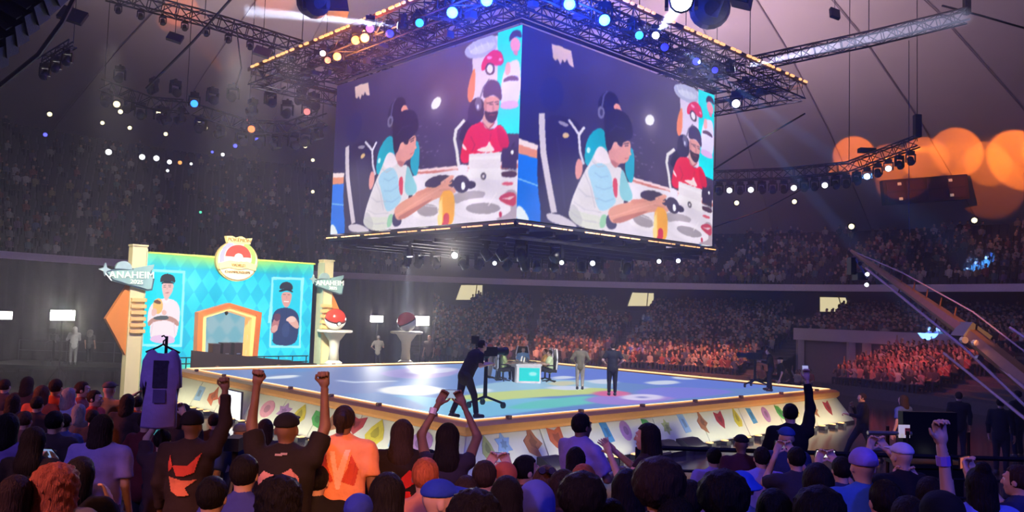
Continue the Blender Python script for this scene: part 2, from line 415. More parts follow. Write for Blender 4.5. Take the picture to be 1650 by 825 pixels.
for px, py, r in ((188, 168, 5), (80, 184, 3.5), (194, 180, 3.5), (254, 180, 4.5), (165, 198, 3), (209, 206, 3), (267, 216, 3), (321, 193, 4), (331, 206, 3.2)):
    downlight(px, py, r, LAMPW, 'small warm downlight in the dim ceiling above the dark upper stand', 'warm downlights over the dark stand')
for px, py, r in ((175, 245, 4.5), (229, 253, 4.2), (252, 255, 4.2), (273, 261, 3.4), (270, 275, 2.2), (308, 264, 2), (359, 249, 2.6)):
    downlight(px, py, r, LAMPC, 'small white lamp in the row along the dark upper stand', 'white lamps along the dark stand')
for px, py, r in ((73, 217, 3), (342, 245, 2), (379, 235, 3), (414, 225, 3)):
    downlight(px, py, r, LAMPB, 'tiny violet-blue lamp glowing in front of the dark upper stand', 'violet lamps over the dark stand')
downlight(290, 262, 3, LAMPO, 'dull orange lamp at the end of the white lamp row in the dark stand', None)
downlight(323, 342, 2, LAMPG, 'tiny green exit lamp low in the dark upper stand', None)
for px, py in ((492, 236), (504, 258), (504, 309)):
    downlight(px, py, 2.6, LAMPW, 'tiny warm downlight beside the upright edge of the hanging screens', 'warm downlights beside the screens')
for px, py in ((1187, 327), (1280, 325)):
    downlight(px, py, 3.6, LAMPW, 'warm downlight in the pale ceiling below the curved lamp truss', 'warm downlights below the curved truss')
for px, py in ((1372, 365), (1570, 355)):
    downlight(px, py, 4.2, LAMPW, 'warm downlight in the soffit under the dark scoreboard', 'warm downlights in the soffit')
# dark scoreboard on the wall of the dome
sbY = min(dome_hit(x, y).y for x, y in ((1421, 291), (1557, 281), (1558, 322), (1422, 331)))-1.2
pts = [at(x, y, sbY) for x, y in ((1421, 291), (1557, 281), (1558, 322), (1422, 331))]
c = sum(pts, Vector())/4; w = (pts[1]-pts[0]); rz = math.atan2(w.y, w.x)
sb = thing('scoreboard', 'dark rectangular scoreboard on the pale dome wall among orange light pools', 'scoreboard', c, rz)
Wd, Hd = w.length, (pts[0]-pts[3]).length; tl = Matrix.Rotation(-math.atan2(w.z, math.hypot(w.x, w.y)), 3, 'Y')
MB().box((0, 0, 0), (Wd, .5, Hd), tl).build('cabinet', mat('scoreboard_black', (.018, .014, .018), .5), sb)
for k in range(4):
    for j in range(2): MB().box(tl @ Vector((-Wd*.36+k*Wd*.24, -.27, Hd*(.22-.44*j))), (Wd*.2, .05, Hd*.36), tl).build('display_panel', mat('display_dark', (.04, .025, .03), .4), sb)
for k in (-.31, .29):
    for j in (-.3, .3): MB().box(tl @ Vector((Wd*k, -.3, Hd*j)), (.25, .08, .2), tl).build('indicator', mat('indicator', (.4, .3, .28), .5, emit=.25, ecol=(1, .8, .7)), sb)
# ------------------------------------------------------------------ the stage
GOLD = mat('gold_lip', L8(214, 150, 78), .35, .25, var=.08)
LEDW = mat('warm_led', (1, .8, .45), .5, emit=1.25, ecol=L8(255, 222, 150), var=0)
LEDO = mat('amber_led', (1, .6, .25), .5, emit=1.5, ecol=L8(255, 186, 110), var=0)
CREAM = mat('cream_skirt', L8(222, 226, 198), .6, var=.06, nscale=3)
stage = thing('stage', 'square stage with glowing blue picture floor, gold lip and cream skirt of coloured emblems', 'stage', M=STAGE)
cv = Canvas(300, 280, (84, 126, 200))
SI = STAGE.inverted()
def fl(px, py):
    q = SI @ onz(px, py, STAGE_Z); return (q.x/SW, 1-q.y/SD)
cv.fn = fl
P = cv.poly
P([(370, 612), (470, 600), (620, 590), (660, 600), (600, 640), (520, 640)], (104, 126, 190))
P([(600, 602), (660, 592), (745, 592), (735, 606), (660, 612)], (150, 135, 212))
P([(560, 650), (640, 634), (740, 645), (880, 640), (960, 648), (860, 662), (760, 676), (690, 668)], (106, 186, 226))
P([(470, 640), (600, 632), (660, 642), (700, 664), (600, 652)], (96, 134, 196))
P([(735, 628), (820, 612), (960, 608), (1000, 622), (930, 634), (800, 640)], (142, 190, 222))
P([(700, 643), (770, 634), (860, 627), (960, 624), (1010, 630), (940, 636), (840, 641), (770, 649)], (196, 214, 118))
P([(800, 660), (860, 645), (960, 636), (990, 645), (900, 657)], (84, 196, 190))
P([(870, 612), (868, 596), (960, 594), (1250, 618), (1210, 628), (1060, 622), (960, 612)], (82, 112, 218))
P([(1010, 630), (1080, 622), (1200, 630), (1130, 640), (1060, 645)], (110, 112, 224))
P([(930, 644), (985, 634), (1100, 640), (1060, 648), (985, 654)], (150, 116, 214))
cv.ell((985, 634), 30, 4.5, (216, 88, 146)); cv.ell((1034, 640), 34, 5, (222, 212, 250)); cv.ell((1034, 640), 9, 1.6, (120, 120, 200))
for pts in ([(884, 609), (905, 605), (935, 608), (900, 612)], [(940, 613), (985, 610), (1000, 618), (960, 619)], [(870, 625), (905, 621), (960, 624), (920, 630)], [(1030, 616), (1080, 612), (1100, 617), (1060, 621)], [(1080, 606), (1130, 608), (1120, 612), (1085, 611)]):
    P(pts, (212, 222, 246))
P([(876, 617), (915, 613), (935, 618), (900, 623)], (206, 204, 168))
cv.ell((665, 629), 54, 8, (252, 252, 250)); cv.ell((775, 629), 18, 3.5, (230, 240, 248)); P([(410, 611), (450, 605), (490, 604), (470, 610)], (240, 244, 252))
P([(655, 596), (740, 592), (730, 600), (660, 604)], (196, 200, 236)); cv.line([(545, 613), (570, 616), (640, 614)], 2.2, (200, 214, 240))
P([(752, 640), (780, 652), (740, 668), (715, 655)], (96, 206, 232), .7)
for k in range(14): cv.line([(400+k*62, 600), (330+k*80, 690)], 1.0, (120, 160, 235), .22)
cv.blur(4); cv.a = cv.a*.84+np.array([.86, .88, .93])*.16
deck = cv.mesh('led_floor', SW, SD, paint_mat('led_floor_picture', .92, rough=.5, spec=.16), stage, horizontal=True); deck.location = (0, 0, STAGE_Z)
MB().box((SW/2, SD/2, STAGE_Z/2+.28), (SW-.2, SD-.2, STAGE_Z-.6)).build('platform', DARK, stage)
# the four sides: lip, led line, lip joints, skirt panels with printed emblems, foot lights
def side_frame(k):
    return [((0, 0), (1, 0), (0, -1), SW), ((0, 0), (0, 1), (-1, 0), SD), ((SW, 0), (0, 1), (1, 0), SD), ((0, SD), (1, 0), (0, 1), SW)][k]
def sp(k, s, out, z):
    o, d, n, L = side_frame(k); return Vector((o[0]+d[0]*s+n[0]*out, o[1]+d[1]*s+n[1]*out, z))
SLOPE = (.12, .98, .62, .10)       # top offset, top z, bottom offset, bottom z of the skirt
lipprof = [(-.42, 1.255), (-.40, 1.30), (-.1, 1.33), (.1, 1.30), (.2, 1.22), (.2, 1.08), (.12, .99), (-.2, .98)]
EMB = {
 'leaf': [(-.4, .5), (.1, .42), (.42, .05), (.36, -.5), (-.1, -.38), (-.42, 0)],
 'flame': [(0, .5), (.12, .2), (.42, .3), (.34, -.2), (.1, -.5), (-.3, -.38), (-.42, .1), (-.22, .02)],
 'kite': [(-.05, .55), (.2, .1), (.4, -.1), (.12, -.25), (.2, -.55), (-.3, -.3), (-.4, .05), (-.15, .2)],
 'card': [(-.38, .5), (.2, .46), (.38, -.46), (-.2, -.5)],
 'oval': [(math.cos(a)*.42, math.sin(a)*.48) for a in np.linspace(0, 6.283, 15)[:-1]],
 'badge': [(-.4, .42), (0, .3), (.4, .46), (.4, -.05), (.1, -.5), (-.2, -.3), (-.42, -.05)],
 'star': [((.5 if i % 2 == 0 else .3)*math.sin(i*math.pi/6), (.5 if i % 2 == 0 else .3)*math.cos(i*math.pi/6)) for i in range(12)],
 'drop': [(0, .52), (.25, .15), (.36, -.18), (.18, -.46), (-.18, -.46), (-.36, -.18), (-.25, .15)]}
ECOL = {'red': (176, 62, 62), 'orange': (204, 110, 66), 'brown': (176, 118, 74), 'yellow': (214, 200, 60), 'blue': (84, 158, 196), 'sky': (150, 190, 214), 'purple': (176, 134, 176), 'green': (88, 176, 84), 'olive': (176, 190, 110), 'pink': (216, 150, 160)}
def emat(c): return mat('print_'+c, L8(*ECOL[c]), .55, var=.22, nscale=9)
def skirt_hit(k, px, py):
    d = SI.to_3x3() @ ray(px, py); e = SI @ EYE
    o, dd, n, L = side_frame(k); to, tz, bo, bz = SLOPE
    # plane through the skirt
    A = sp(k, 0, to, tz); B = sp(k, 0, bo, bz); nn = (B-A).cross(Vector((dd[0], dd[1], 0)))
    t = (A-e).dot(nn)/d.dot(nn); p = e+d*t
    s = (p.x-o[0])*dd[0]+(p.y-o[1])*dd[1]; h = (tz-p.z)/(tz-bz); return s, h
E0 = [(785, 722, 'drop', 'olive', 1.1), (810, 712, 'star', 'sky', 1.15), (857, 708, 'kite', 'brown', 1.6), (896, 704, 'badge', 'orange', 1.3), (978, 697, 'card', 'blue', 1.05), (1008, 694, 'oval', 'purple', 1.1), (1044, 688, 'leaf', 'green', 1.0), (1074, 688, 'star', 'olive', .9), (1102, 682, 'card', 'sky', 1.1), (1131, 679, 'kite', 'brown', 1.3), (1160, 676, 'badge', 'red', 1.1), (1187, 673, 'drop', 'yellow', 1.2), (1211, 670, 'card', 'blue', 1.0), (1234, 668, 'oval', 'purple', 1.05), (1257, 665, 'leaf', 'green', 1.0), (1282, 662, 'star', 'yellow', .9), (1312, 659, 'kite', 'brown', 1.1), (1334, 657, 'badge', 'red', 1.1)]
E1 = [(322, 634, 'card', 'sky', 1.0), (345, 638, 'kite', 'orange', 1.2), (360, 643, 'badge', 'red', 1.0), (431, 659, 'oval', 'pink', 1.1), (458, 663, 'star', 'purple', 1.0), (484, 667, 'drop', 'yellow', 1.1), (512, 676, 'leaf', 'green', .9), (532, 684, 'kite', 'brown', 1.2), (574, 684, 'badge', 'red', 1.0), (606, 697, 'drop', 'yellow', 1.3), (640, 705, 'card', 'sky', 1.0), (678, 714, 'oval', 'purple', 1.15), (720, 722, 'star', 'green', 1.0)]
for k in range(4):
    o, d, n, L = side_frame(k); to, tz, bo, bz = SLOPE
    a0, a1 = -.2, L+.2
    mb = MB(); V = [sp(k, a, q, z) for a, f_ in ((0, -1), (L, 1)) for q, z in lipprof]
    m = len(lipprof)
    V = [sp(k, (-q if e == 0 else L+q), q, z) for e in (0, 1) for q, z in lipprof]
    mb.add(V, [(i, (i+1) % m, m+(i+1) % m, m+i) for i in range(m)]+[tuple(range(m)), tuple(range(m, 2*m))])
    mb.build('gold_lip', GOLD, stage)
    mb = MB(); q0, q1 = -.38, -.05
    mb.add([sp(k, -q0, q0, 1.31), sp(k, L+q0, q0, 1.31), sp(k, L+q1, q1, 1.345), sp(k, -q1, q1, 1.345)], [(0, 1, 2, 3)]); mb.build('led_line', LEDW, stage)
    nj = 7
    for j in range(nj):
        MB().box(sp(k, L*(j+.5)/nj, .02, 1.35), (.12, .12, .09)).build('lip_joint', mat('joint_brown', (.16, .08, .05), .5), stage)
    npan = 8
    panels = []
    for j in range(npan):
        s0, s1 = L*j/npan, L*(j+1)/npan
        f0 = .02; e0 = 1 if j == 0 else 0; e1 = 1 if j == npan-1 else 0
        A = [sp(k, s0+f0-e0*to, to, tz), sp(k, s1-f0+e1*to, to, tz), sp(k, s1-f0+e1*bo, bo, bz), sp(k, s0+f0-e0*bo, bo, bz)]
        back = [sp(k, s0+f0-e0*to, to-.06, tz), sp(k, s1-f0+e1*to, to-.06, tz), sp(k, s1-f0+e1*bo, bo-.06, bz), sp(k, s0+f0-e0*bo, bo-.06, bz)]
        mb = MB(); mb.add(A+back, [(0, 1, 2, 3), (4, 7, 6, 5), (0, 4, 5, 1), (1, 5, 6, 2), (2, 6, 7, 3), (3, 7, 4, 0)])
        panels.append(mb.build('skirt_panel', CREAM, stage))
    mb = MB(); mb.add([sp(k, -bo, bo+.02, .0), sp(k, L+bo, bo+.02, 0), sp(k, L+bo, bo+.02, .1), sp(k, -bo, bo+.02, .1)], [(0, 1, 2, 3)]); mb.build('kick_board', DARK, stage)
    for (px, py, sh, c, sc) in ((E0, E1)[k] if k < 2 else ()):
        s, h = skirt_hit(k, px, py); h = min(max(h, .3), .62)
        ex = (sp(k, 1, 0, 0)-sp(k, 0, 0, 0)); ez = sp(k, 0, to, tz)-sp(k, 0, bo, bz); Lz = ez.length; ez.normalize()
        c0 = sp(k, s, to+(bo-to)*h, tz+(bz-tz)*h); nn = Vector((n[0], n[1], 0))*Lz*.9; nn = ex.cross(ez).normalized(); 
        if nn.dot(Vector((n[0], n[1], .3))) < 0: nn = -nn
        w_ = (.50 if k == 0 else .95)*sc; hh = .62*sc*min(1, .95)
        flip = 1 if k == 0 else -1
        pts = [c0+ex*(x*w_*flip)+ez*(z*hh) for x, z in EMB[sh]]
        mb = MB(); q = len(pts); mb.add([p+nn*.012 for p in pts]+[p-nn*.01 for p in pts], [tuple(range(q)), tuple(range(q, 2*q))]+[(i, (i+1) % q, q+(i+1) % q, q+i) for i in range(q)])
        pan = panels[min(npan-1, max(0, int(s/L*npan)))]; mb.build('emblem', emat(c), pan)
        mb = MB(); mb.add([c0+ex*(x*w_*.45*flip)+ez*(z*hh*.45)+nn*.02 for x, z in EMB[sh]], [tuple(range(q))]); mb.build('emblem_mark', mat('print_mark_'+c, tuple(v*.6 for v in L8(*ECOL[c])), .55), pan)
    if k < 2:
        nf = 26
        for j in range(nf):
            if j % 7 == 4: continue
            c0 = sp(k, L*(j+.5)/nf+.1*math.sin(j*5), bo+.28, .07)
            fl_ = MB().box(c0, (.24, .24, .13)).build('foot_light', DARK, stage)
            MB().box(sp(k, L*(j+.5)/nf+.1*math.sin(j*5), bo+.24, .145), (.17, .17, .03)).build('lens', LEDO, fl_)
        # the row of foot lights washes the skirt
        a = STAGE @ sp(k, L/2, bo+.75, .2); b = STAGE @ sp(k, L/2, to, .75)
        lo = light('AREA', 'foot_light_wash', a, b, (1, .94, .72), 150, L*.96, sy=.12)
        dirx = (STAGE.to_3x3() @ Vector((d[0], d[1], 0))); zax = -(b-a).normalized(); yax = zax.cross(dirx).normalized()
        mm = Matrix.Identity(4)
        for i in range(3): mm[i][0] = dirx[i]; mm[i][1] = yax[i]; mm[i][2] = zax[i]; mm[i][3] = a[i]
        lo.matrix_world = mm
# glowing white panel stands for the light wash on the skirt next to the entrance set
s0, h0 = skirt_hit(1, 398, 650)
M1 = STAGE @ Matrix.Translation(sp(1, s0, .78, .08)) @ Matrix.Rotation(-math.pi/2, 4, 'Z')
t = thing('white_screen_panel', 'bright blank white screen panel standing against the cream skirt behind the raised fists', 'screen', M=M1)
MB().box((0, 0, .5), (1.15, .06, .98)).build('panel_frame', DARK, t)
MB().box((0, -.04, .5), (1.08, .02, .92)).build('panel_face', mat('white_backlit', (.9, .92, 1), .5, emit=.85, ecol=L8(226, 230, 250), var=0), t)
# ------------------------------------------------------------------ entrance set with its glowing wall
EY = SD+2.46; EX0, EX1 = -1.12, 7.02
Z0, Z1 = .9, 6.05
setw = thing('entrance_set', 'glowing cyan diamond-patterned entrance wall with two portraits and orange framed archway', 'stage set', M=STAGE @ Matrix.Translation((EX0, EY, 0)))
WS, HS = EX1-EX0, Z1-Z0
NW_, NH_ = 380, 230
cv = Canvas(NW_, NH_, (20, 214, 232))
quad = [(228, 403), (508, 424), (503, 577), (222, 590)]
hset = homog(quad)
X, Y = np.meshgrid(cv.x, cv.y)
du = (X*WS/.66); dv = ((1-Y)*HS/1.02); chk = (np.floor(du+dv)+np.floor(du-dv)) % 2
col = np.where(chk[..., None] > .5, np.array([14, 200, 230]), np.array([40, 222, 238]))/255.
mott = np.zeros_like(X)
for s_ in range(24):
    mott += np.exp(-(((X-rng.random())/.09)**2+((Y-rng.random())/.12)**2))*rng.choice([-1, 1])
cv.a = np.clip(col+mott[..., None]*np.array([.12, .05, .03]), 0, 1)
yg = np.clip(1-np.abs(Y-.0)/.12, 0, 1)*np.clip(1.2-np.abs(X-.5)*1.6, 0, 1); cv.a = cv.a*(1-yg[..., None]*.9)+np.array([.86, .95, .35])*yg[..., None]*.9
yb = np.clip((Y-.86)/.14, 0, 1)*np.clip(1.1-X/.45, 0, 1); cv.a = cv.a*(1-yb[..., None])+np.array([.95, .98, .45])*yb[..., None]
cv.fn = hset
P = cv.poly
def K(x, y): return (150+x/4.342, 370+y/4.342)      # enlarged view of the first portrait
def Q(x, y): return (310+x/5.156, 360+y/5.156)      # enlarged view of the second one
P([K(360, 250), K(662, 268), K(655, 765), K(345, 765)], (150, 240, 246), 1, False); P([K(378, 268), K(645, 284), K(638, 750), K(372, 750)], (6, 222, 238), 1, False)
P([K(395, 620), K(400, 510), K(470, 450), K(580, 450), K(632, 500), K(632, 600), K(600, 740), K(420, 740), K(420, 600)], (240, 224, 230))
P([K(420, 740), K(425, 690), K(595, 690), K(605, 750)], (226, 190, 224))
P([K(490, 340), K(580, 340), K(578, 400), K(550, 440), K(530, 470), K(505, 430)], (232, 186, 180))
P([K(478, 345), K(485, 300), K(530, 282), K(585, 300), K(595, 350), K(560, 335), K(510, 338)], (28, 34, 40))
P([K(395, 610), K(440, 570), K(560, 560), K(630, 600), K(625, 640), K(560, 590), K(440, 600), K(410, 640)], (190, 140, 128)); P([K(440, 570), K(540, 556), K(560, 590), K(440, 590)], (80, 90, 92))
P([K(430, 470), K(480, 440), K(510, 480), K(500, 550), K(440, 550)], (238, 190, 110)); P([K(430, 468), K(470, 455), K(500, 480), K(470, 490)], (120, 80, 60))
P([Q(695, 422), Q(945, 430), Q(925, 770), Q(660, 770)], (160, 240, 246), 1, False)
def Z(x, y): return (400+x/3.173, 360+y/3.173)
P([Z(134, 262), Z(288, 265), Z(285, 588), Z(130, 588)], (150, 238, 246), 1, False); P([Z(144, 272), Z(280, 275), Z(276, 578), Z(140, 578)], (8, 206, 232), 1, False)
P([Z(142, 578), Z(150, 520), Z(135, 480), Z(150, 415), Z(200, 400), Z(250, 410), Z(275, 440), Z(275, 500), Z(262, 578)], (38, 58, 104))
P([Z(182, 330), Z(240, 330), Z(232, 380), Z(212, 408), Z(190, 385)], (224, 160, 150)); P([Z(172, 320), Z(180, 290), Z(212, 280), Z(240, 295), Z(242, 325), Z(212, 312)], (36, 34, 46))
P([Z(130, 520), Z(150, 450), Z(180, 440), Z(178, 470), Z(165, 520)], (190, 120, 120)); P([Z(205, 455), Z(250, 435), Z(280, 490), Z(262, 505)], (226, 170, 156)); P([Z(150, 430), Z(185, 430), Z(180, 465), Z(152, 465)], (110, 60, 84))
# faces, hands and folds of the two portraits
for x_ in (516, 552): cv.line([K(x_-9, 374), K(x_+9, 374)], .9, (70, 40, 44)); cv.line([K(x_-9, 364), K(x_+9, 363)], .8, (40, 34, 40))
cv.line([K(534, 380), K(536, 396)], .7, (206, 150, 146)); cv.line([K(522, 412), K(548, 412)], .9, (180, 92, 96)); P([K(482, 352), K(512, 336), K(560, 336), K(592, 352), K(560, 350), K(512, 350)], (14, 18, 24))
P([K(500, 450), K(530, 475), K(560, 448), K(545, 480), K(520, 482)], (250, 240, 244)); cv.line([K(440, 600), K(430, 660), K(424, 700)], .8, (214, 192, 206)); cv.line([K(590, 600), K(600, 690)], .8, (214, 192, 206)); P([K(425, 520), K(455, 510), K(470, 545), K(440, 570), K(425, 560)], (234, 188, 178)); P([K(505, 520), K(540, 535), K(530, 560), K(500, 556)], (232, 184, 174))
for x_ in (200, 222): cv.line([Z(x_-6, 343), Z(x_+6, 343)], .8, (70, 36, 44))
cv.line([Z(211, 350), Z(212, 360)], .7, (196, 128, 126)); cv.line([Z(200, 374), Z(222, 374)], 1.2, (250, 236, 236)); P([Z(170, 322), Z(212, 312), Z(244, 326), Z(240, 334), Z(212, 322), Z(176, 332)], (20, 18, 26)); cv.line([Z(212, 410), Z(212, 560)], .5, (30, 46, 90)); P([Z(235, 440), Z(262, 450), Z(255, 470), Z(225, 470), Z(205, 458)], (240, 196, 184)); P([Z(140, 490), Z(168, 480), Z(172, 510), Z(140, 520)], (222, 164, 156)); P([Z(190, 480), Z(230, 470), Z(226, 540), Z(192, 540)], (52, 72, 120))
wallm = paint_mat('led_wall_picture', 1.22, rough=.4)
def cutwall():
    o = cv.mesh('led_wall', WS, HS, wallm, setw); o.location = (0, 0, Z0)
    return o
lw = cutwall()
# arch: cut the opening out of the wall grid
def hs(px, py):
    u, v = hset(px, py); return u*WS, Z0+(1-v)*HS
AO = [hs(318, 590), hs(320, 494), hs(371, 480), hs(422, 494), hs(415, 578)]
AI = [hs(334, 590), hs(334, 502), hs(371, 491), hs(408, 502), hs(403, 578)]
for q in (AO, AI): q[0] = (q[0][0], Z0); q[4] = (q[4][0], Z0)
def inside(P_, x, z):
    c = False; n = len(P_)
    for i in range(n):
        x1, y1 = P_[i]; x2, y2 = P_[(i+1) % n]
        if (y1 > z) != (y2 > z) and x < x1+(z-y1)*(x2-x1)/(y2-y1): c = not c
    return c
import bmesh
bm = bmesh.new(); bm.from_mesh(lw.data)
bmesh.ops.delete(bm, geom=[f for f in bm.faces if inside(AI, f.calc_center_median().x, f.calc_center_median().z+Z0)], context='FACES'); bm.to_mesh(lw.data); bm.free()
def band(A, B, y0, y1, mname, m, parent):
    for i in range(4):
        mb = MB(); mb.prism([A[i], A[i+1], B[i+1], B[i]], y0, y1); mb.build(mname, m, parent)
mid = [((a[0]*.45+b[0]*.55), (a[1]*.45+b[1]*.55)) for a, b in zip(AO, AI)]
ORG = mat('arch_orange', L8(204, 106, 48), .45, var=.1, emit=.16, ecol=L8(204, 106, 48)); ORGL = mat('arch_gold_light', L8(250, 190, 110), .5, emit=.72, ecol=L8(250, 186, 104), var=0)
band(AO, mid, -.42, .5, 'arch_frame', mat('arch_orange_paint', L8(206, 112, 54), .45, var=.1), setw); band(mid, AI, -.32, .4, 'arch_light', ORGL, setw)
cv2 = Canvas(60, 70, (176, 226, 240)); X2, Y2 = np.meshgrid(cv2.x, cv2.y); ck = (np.floor(X2*5+(1-Y2)*3.4)+np.floor(X2*5-(1-Y2)*3.4)) % 2
cv2.a = np.where(ck[..., None] > .5, np.array([150, 218, 236]), np.array([186, 230, 242]))/255.; cv2.blur(1)
xa, xb = AI[0][0]-.9, AI[4][0]+.9
pw = cv2.mesh('passage_wall', xb-xa, 3.6, paint_mat('passage_picture', .72), setw); pw.location = (xa, 1.6, Z0)
MB().box(((xa+xb)/2, 1.0, Z0+3.0), (xb-xa, 1.3, .08)).build('passage_roof', DARK, setw)
MB().box(((xa+xb)/2, .8, Z0-.03), (xb-xa, 1.7, .06)).build('passage_floor', DARK, setw)
MB().lathe([(.03, -.1), (.09, 0), (.03, .1)], 10, Matrix.Translation((AI[2][0], -.05, AI[2][1]-.12))).build('arch_lamp', DARK, setw)
# wall carcass behind the picture
for x0, x1 in ((0, AI[0][0]-.95), (AI[4][0]+.95, WS)): MB().box(((x0+x1)/2, .22, (Z1)/2), (x1-x0-.02, .36, Z1-.02)).build('carcass', DARK, setw)
MB().box((WS/2, .22, (AO[2][1]+.25+Z1)/2), (WS-.04, .3, Z1-AO[2][1]-.3)).build('carcass', DARK, setw)
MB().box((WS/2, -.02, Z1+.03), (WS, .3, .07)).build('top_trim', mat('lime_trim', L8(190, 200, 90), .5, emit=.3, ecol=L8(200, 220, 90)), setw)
TOWM = mat('tower_cream', L8(238, 222, 166), .55, var=.06); WINGM = mat('wing_orange', L8(226, 138, 62), .5, var=.06); SLATM = mat('slat_gold', L8(246, 200, 128), .45, var=.06); SIDEM = mat('tower_shade_green', L8(196, 200, 160), .6)  # edge strips are a duller green than the cream columns
def tower(x, dirn, z1, label):
    t = thing('tower', label, 'stage set', M=STAGE @ Matrix.Translation((EX0+x, EY-.2, 0)))
    w = .58 if dirn < 0 else .53
    MB().prism([(-w/2, 0), (w/2, 0), (w/2, z1), (-w/2+.0, z1)], -.25, .25).build('column', TOWM, t)
    MB().prism([(w/2*-dirn-.02, 0), (w/2*-dirn+.02, 0), (w/2*-dirn+.02, z1-.1), (w/2*-dirn-.02, z1-.1)], -.3, .3).build('edge_strip', SIDEM, t)
    zz = Z0+.3
    xo = dirn*w/2
    MB().prism([(xo, zz+.55), (xo+dirn*.85, zz+2.05), (xo, zz+3.6)] if dirn > 0 else [(xo, zz+.55), (xo, zz+3.6), (xo+dirn*.85, zz+2.05)], -.15, .15).build('wing', WINGM, t)
    for i in range(6): MB().box((-dirn*.06, -.3, zz+1.55+i*.26), (w*1.05, .16, .15)).build('slat', SLATM, t)
    MB().box((0, -.02, z1+.03), (w+.06, .56, .07)).build('tower_cap', TOWM, t)
    return t
tower(-.23, -1, 6.3, 'cream tower with orange wing and gold slats nearest the dark camera platform')
tower(WS+.58, 1, 6.25, 'cream tower with gold slats beside the tall white plinth and ball')
# lettered signs on the towers
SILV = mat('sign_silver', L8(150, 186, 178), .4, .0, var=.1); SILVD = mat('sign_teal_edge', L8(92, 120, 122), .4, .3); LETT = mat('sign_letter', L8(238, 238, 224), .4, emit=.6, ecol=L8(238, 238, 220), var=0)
def text_mesh(s, size, m, parent, M, depth=.03, name='lettering'):
    c = bpy.data.curves.new('lettering', 'FONT'); c.body = s; c.size = size; c.extrude = depth; c.align_x = 'CENTER'; c.align_y = 'CENTER'; c.space_character = 1.05
    o = bpy.data.objects.new('tmp', c); COL.objects.link(o)
    dg = bpy.context.evaluated_depsgraph_get(); me = bpy.data.meshes.new_from_object(o.evaluated_get(dg)); bpy.data.objects.remove(o)
    me.transform(M @ Matrix.Rotation(math.pi/2, 4, 'X')); me.materials.clear(); me.materials.append(m)
    return put(name, me, parent)
def city_sign(x, z, sc, label):
    t = thing('lettered_sign', label, 'sign', M=STAGE @ Matrix.Translation((EX0+x, EY-.62, z)) @ Matrix.Scale(sc, 4))
    MB().prism([(-1.15, .12), (-.85, .22), (-.55, .28), (.25, .36), (.95, .5), (.86, .2), (1.02, -.1), (.95, -.62), (.75, -.66), (-.2, -.42), (-.8, -.26), (-.98, -.05)], 0, .12).build('sign_board', SILVD, t)
    MB().prism([(-1.05, .1), (-.5, .22), (.3, .3), (.86, .42), (.78, .15), (.94, -.12), (.88, -.55), (.72, -.58), (-.2, -.36), (-.76, -.2), (-.9, -.03)], -.05, 0).build('sign_face', SILV, t)
    MB().prism([(-.35+.36*math.cos(a), .28+.36*math.sin(a)) for a in np.linspace(0, math.pi, 12)], -.04, .1).build('sun_disc', mat('sign_pale', L8(176, 204, 196), .4, .2), t)
    MB().prism([(.05, .34), (.95, .56), (.9, .3), (.1, .2)], -.06, .08).build('banner_ribbon', SILV, t)
    MB().prism([(-1.12+(.26 if i % 2 == 0 else .1)*math.sin(i*math.pi/4), .22+(.3 if i % 2 == 0 else .1)*math.cos(i*math.pi/4)) for i in range(8)], -.05, .06).build('star', mat('sign_pale', L8(176, 204, 196)), t)
    MB().box((-.2, .25, -.1), (.14, .5, .14)).build('sign_arm', DARK, t)
    text_mesh('ANAHEIM', .43, LETT, t, Matrix.Translation((.0, -.09, .02)) @ Matrix.Rotation(math.radians(-2), 4, 'Y'))
    text_mesh('2025', .27, LETT, t, Matrix.Translation((.22, -.09, -.28)) @ Matrix.Rotation(math.radians(2), 4, 'Y'))
    return t
city_sign(-.57, 5.04, .92, 'silver ANAHEIM 2025 sign with star on the tower nearest the camera platform')
city_sign(WS+.56, 5.14, .80, 'silver ANAHEIM 2025 sign on the tower beside the white plinth')
# crest above the wall
cz = hs(382, 414); t = thing('crest', 'round cream crest with red ball emblem on top of the cyan wall', 'sign', M=STAGE @ Matrix.Translation((EX0+cz[0], EY-.35, cz[1])))
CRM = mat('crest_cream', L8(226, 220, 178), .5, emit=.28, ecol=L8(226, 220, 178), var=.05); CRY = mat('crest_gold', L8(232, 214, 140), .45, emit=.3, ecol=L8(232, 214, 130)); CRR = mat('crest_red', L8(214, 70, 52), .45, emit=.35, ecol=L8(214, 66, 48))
def disc(rx, rz, c=(0, 0), a0=0, a1=2*math.pi, n=30): return [(c[0]+rx*math.cos(a), c[1]+rz*math.sin(a)) for a in np.linspace(a0, a1, n)][:-1 if a1-a0 > 6.2 else None]
MB().prism(disc(1.0, .92, (0, -.12)), 0, .2).build('crest_plate', mat('crest_edge', L8(196, 176, 110), .5), t)
MB().prism(disc(.93, .85, (0, -.12)), -.05, 0).build('crest_face', CRM, t)
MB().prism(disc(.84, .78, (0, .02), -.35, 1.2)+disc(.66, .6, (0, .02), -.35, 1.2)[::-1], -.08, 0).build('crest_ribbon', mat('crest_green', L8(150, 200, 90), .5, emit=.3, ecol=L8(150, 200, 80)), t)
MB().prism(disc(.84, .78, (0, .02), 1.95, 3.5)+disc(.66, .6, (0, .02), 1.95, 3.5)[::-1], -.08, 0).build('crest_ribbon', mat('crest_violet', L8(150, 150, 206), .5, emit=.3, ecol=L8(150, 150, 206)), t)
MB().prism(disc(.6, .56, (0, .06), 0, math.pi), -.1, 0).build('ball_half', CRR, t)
MB().prism(disc(.6, .5, (0, .06), math.pi, 2*math.pi), -.1, 0).build('ball_half', mat('crest_white', L8(238, 234, 210), .5, emit=.3, ecol=L8(238, 234, 210)), t)
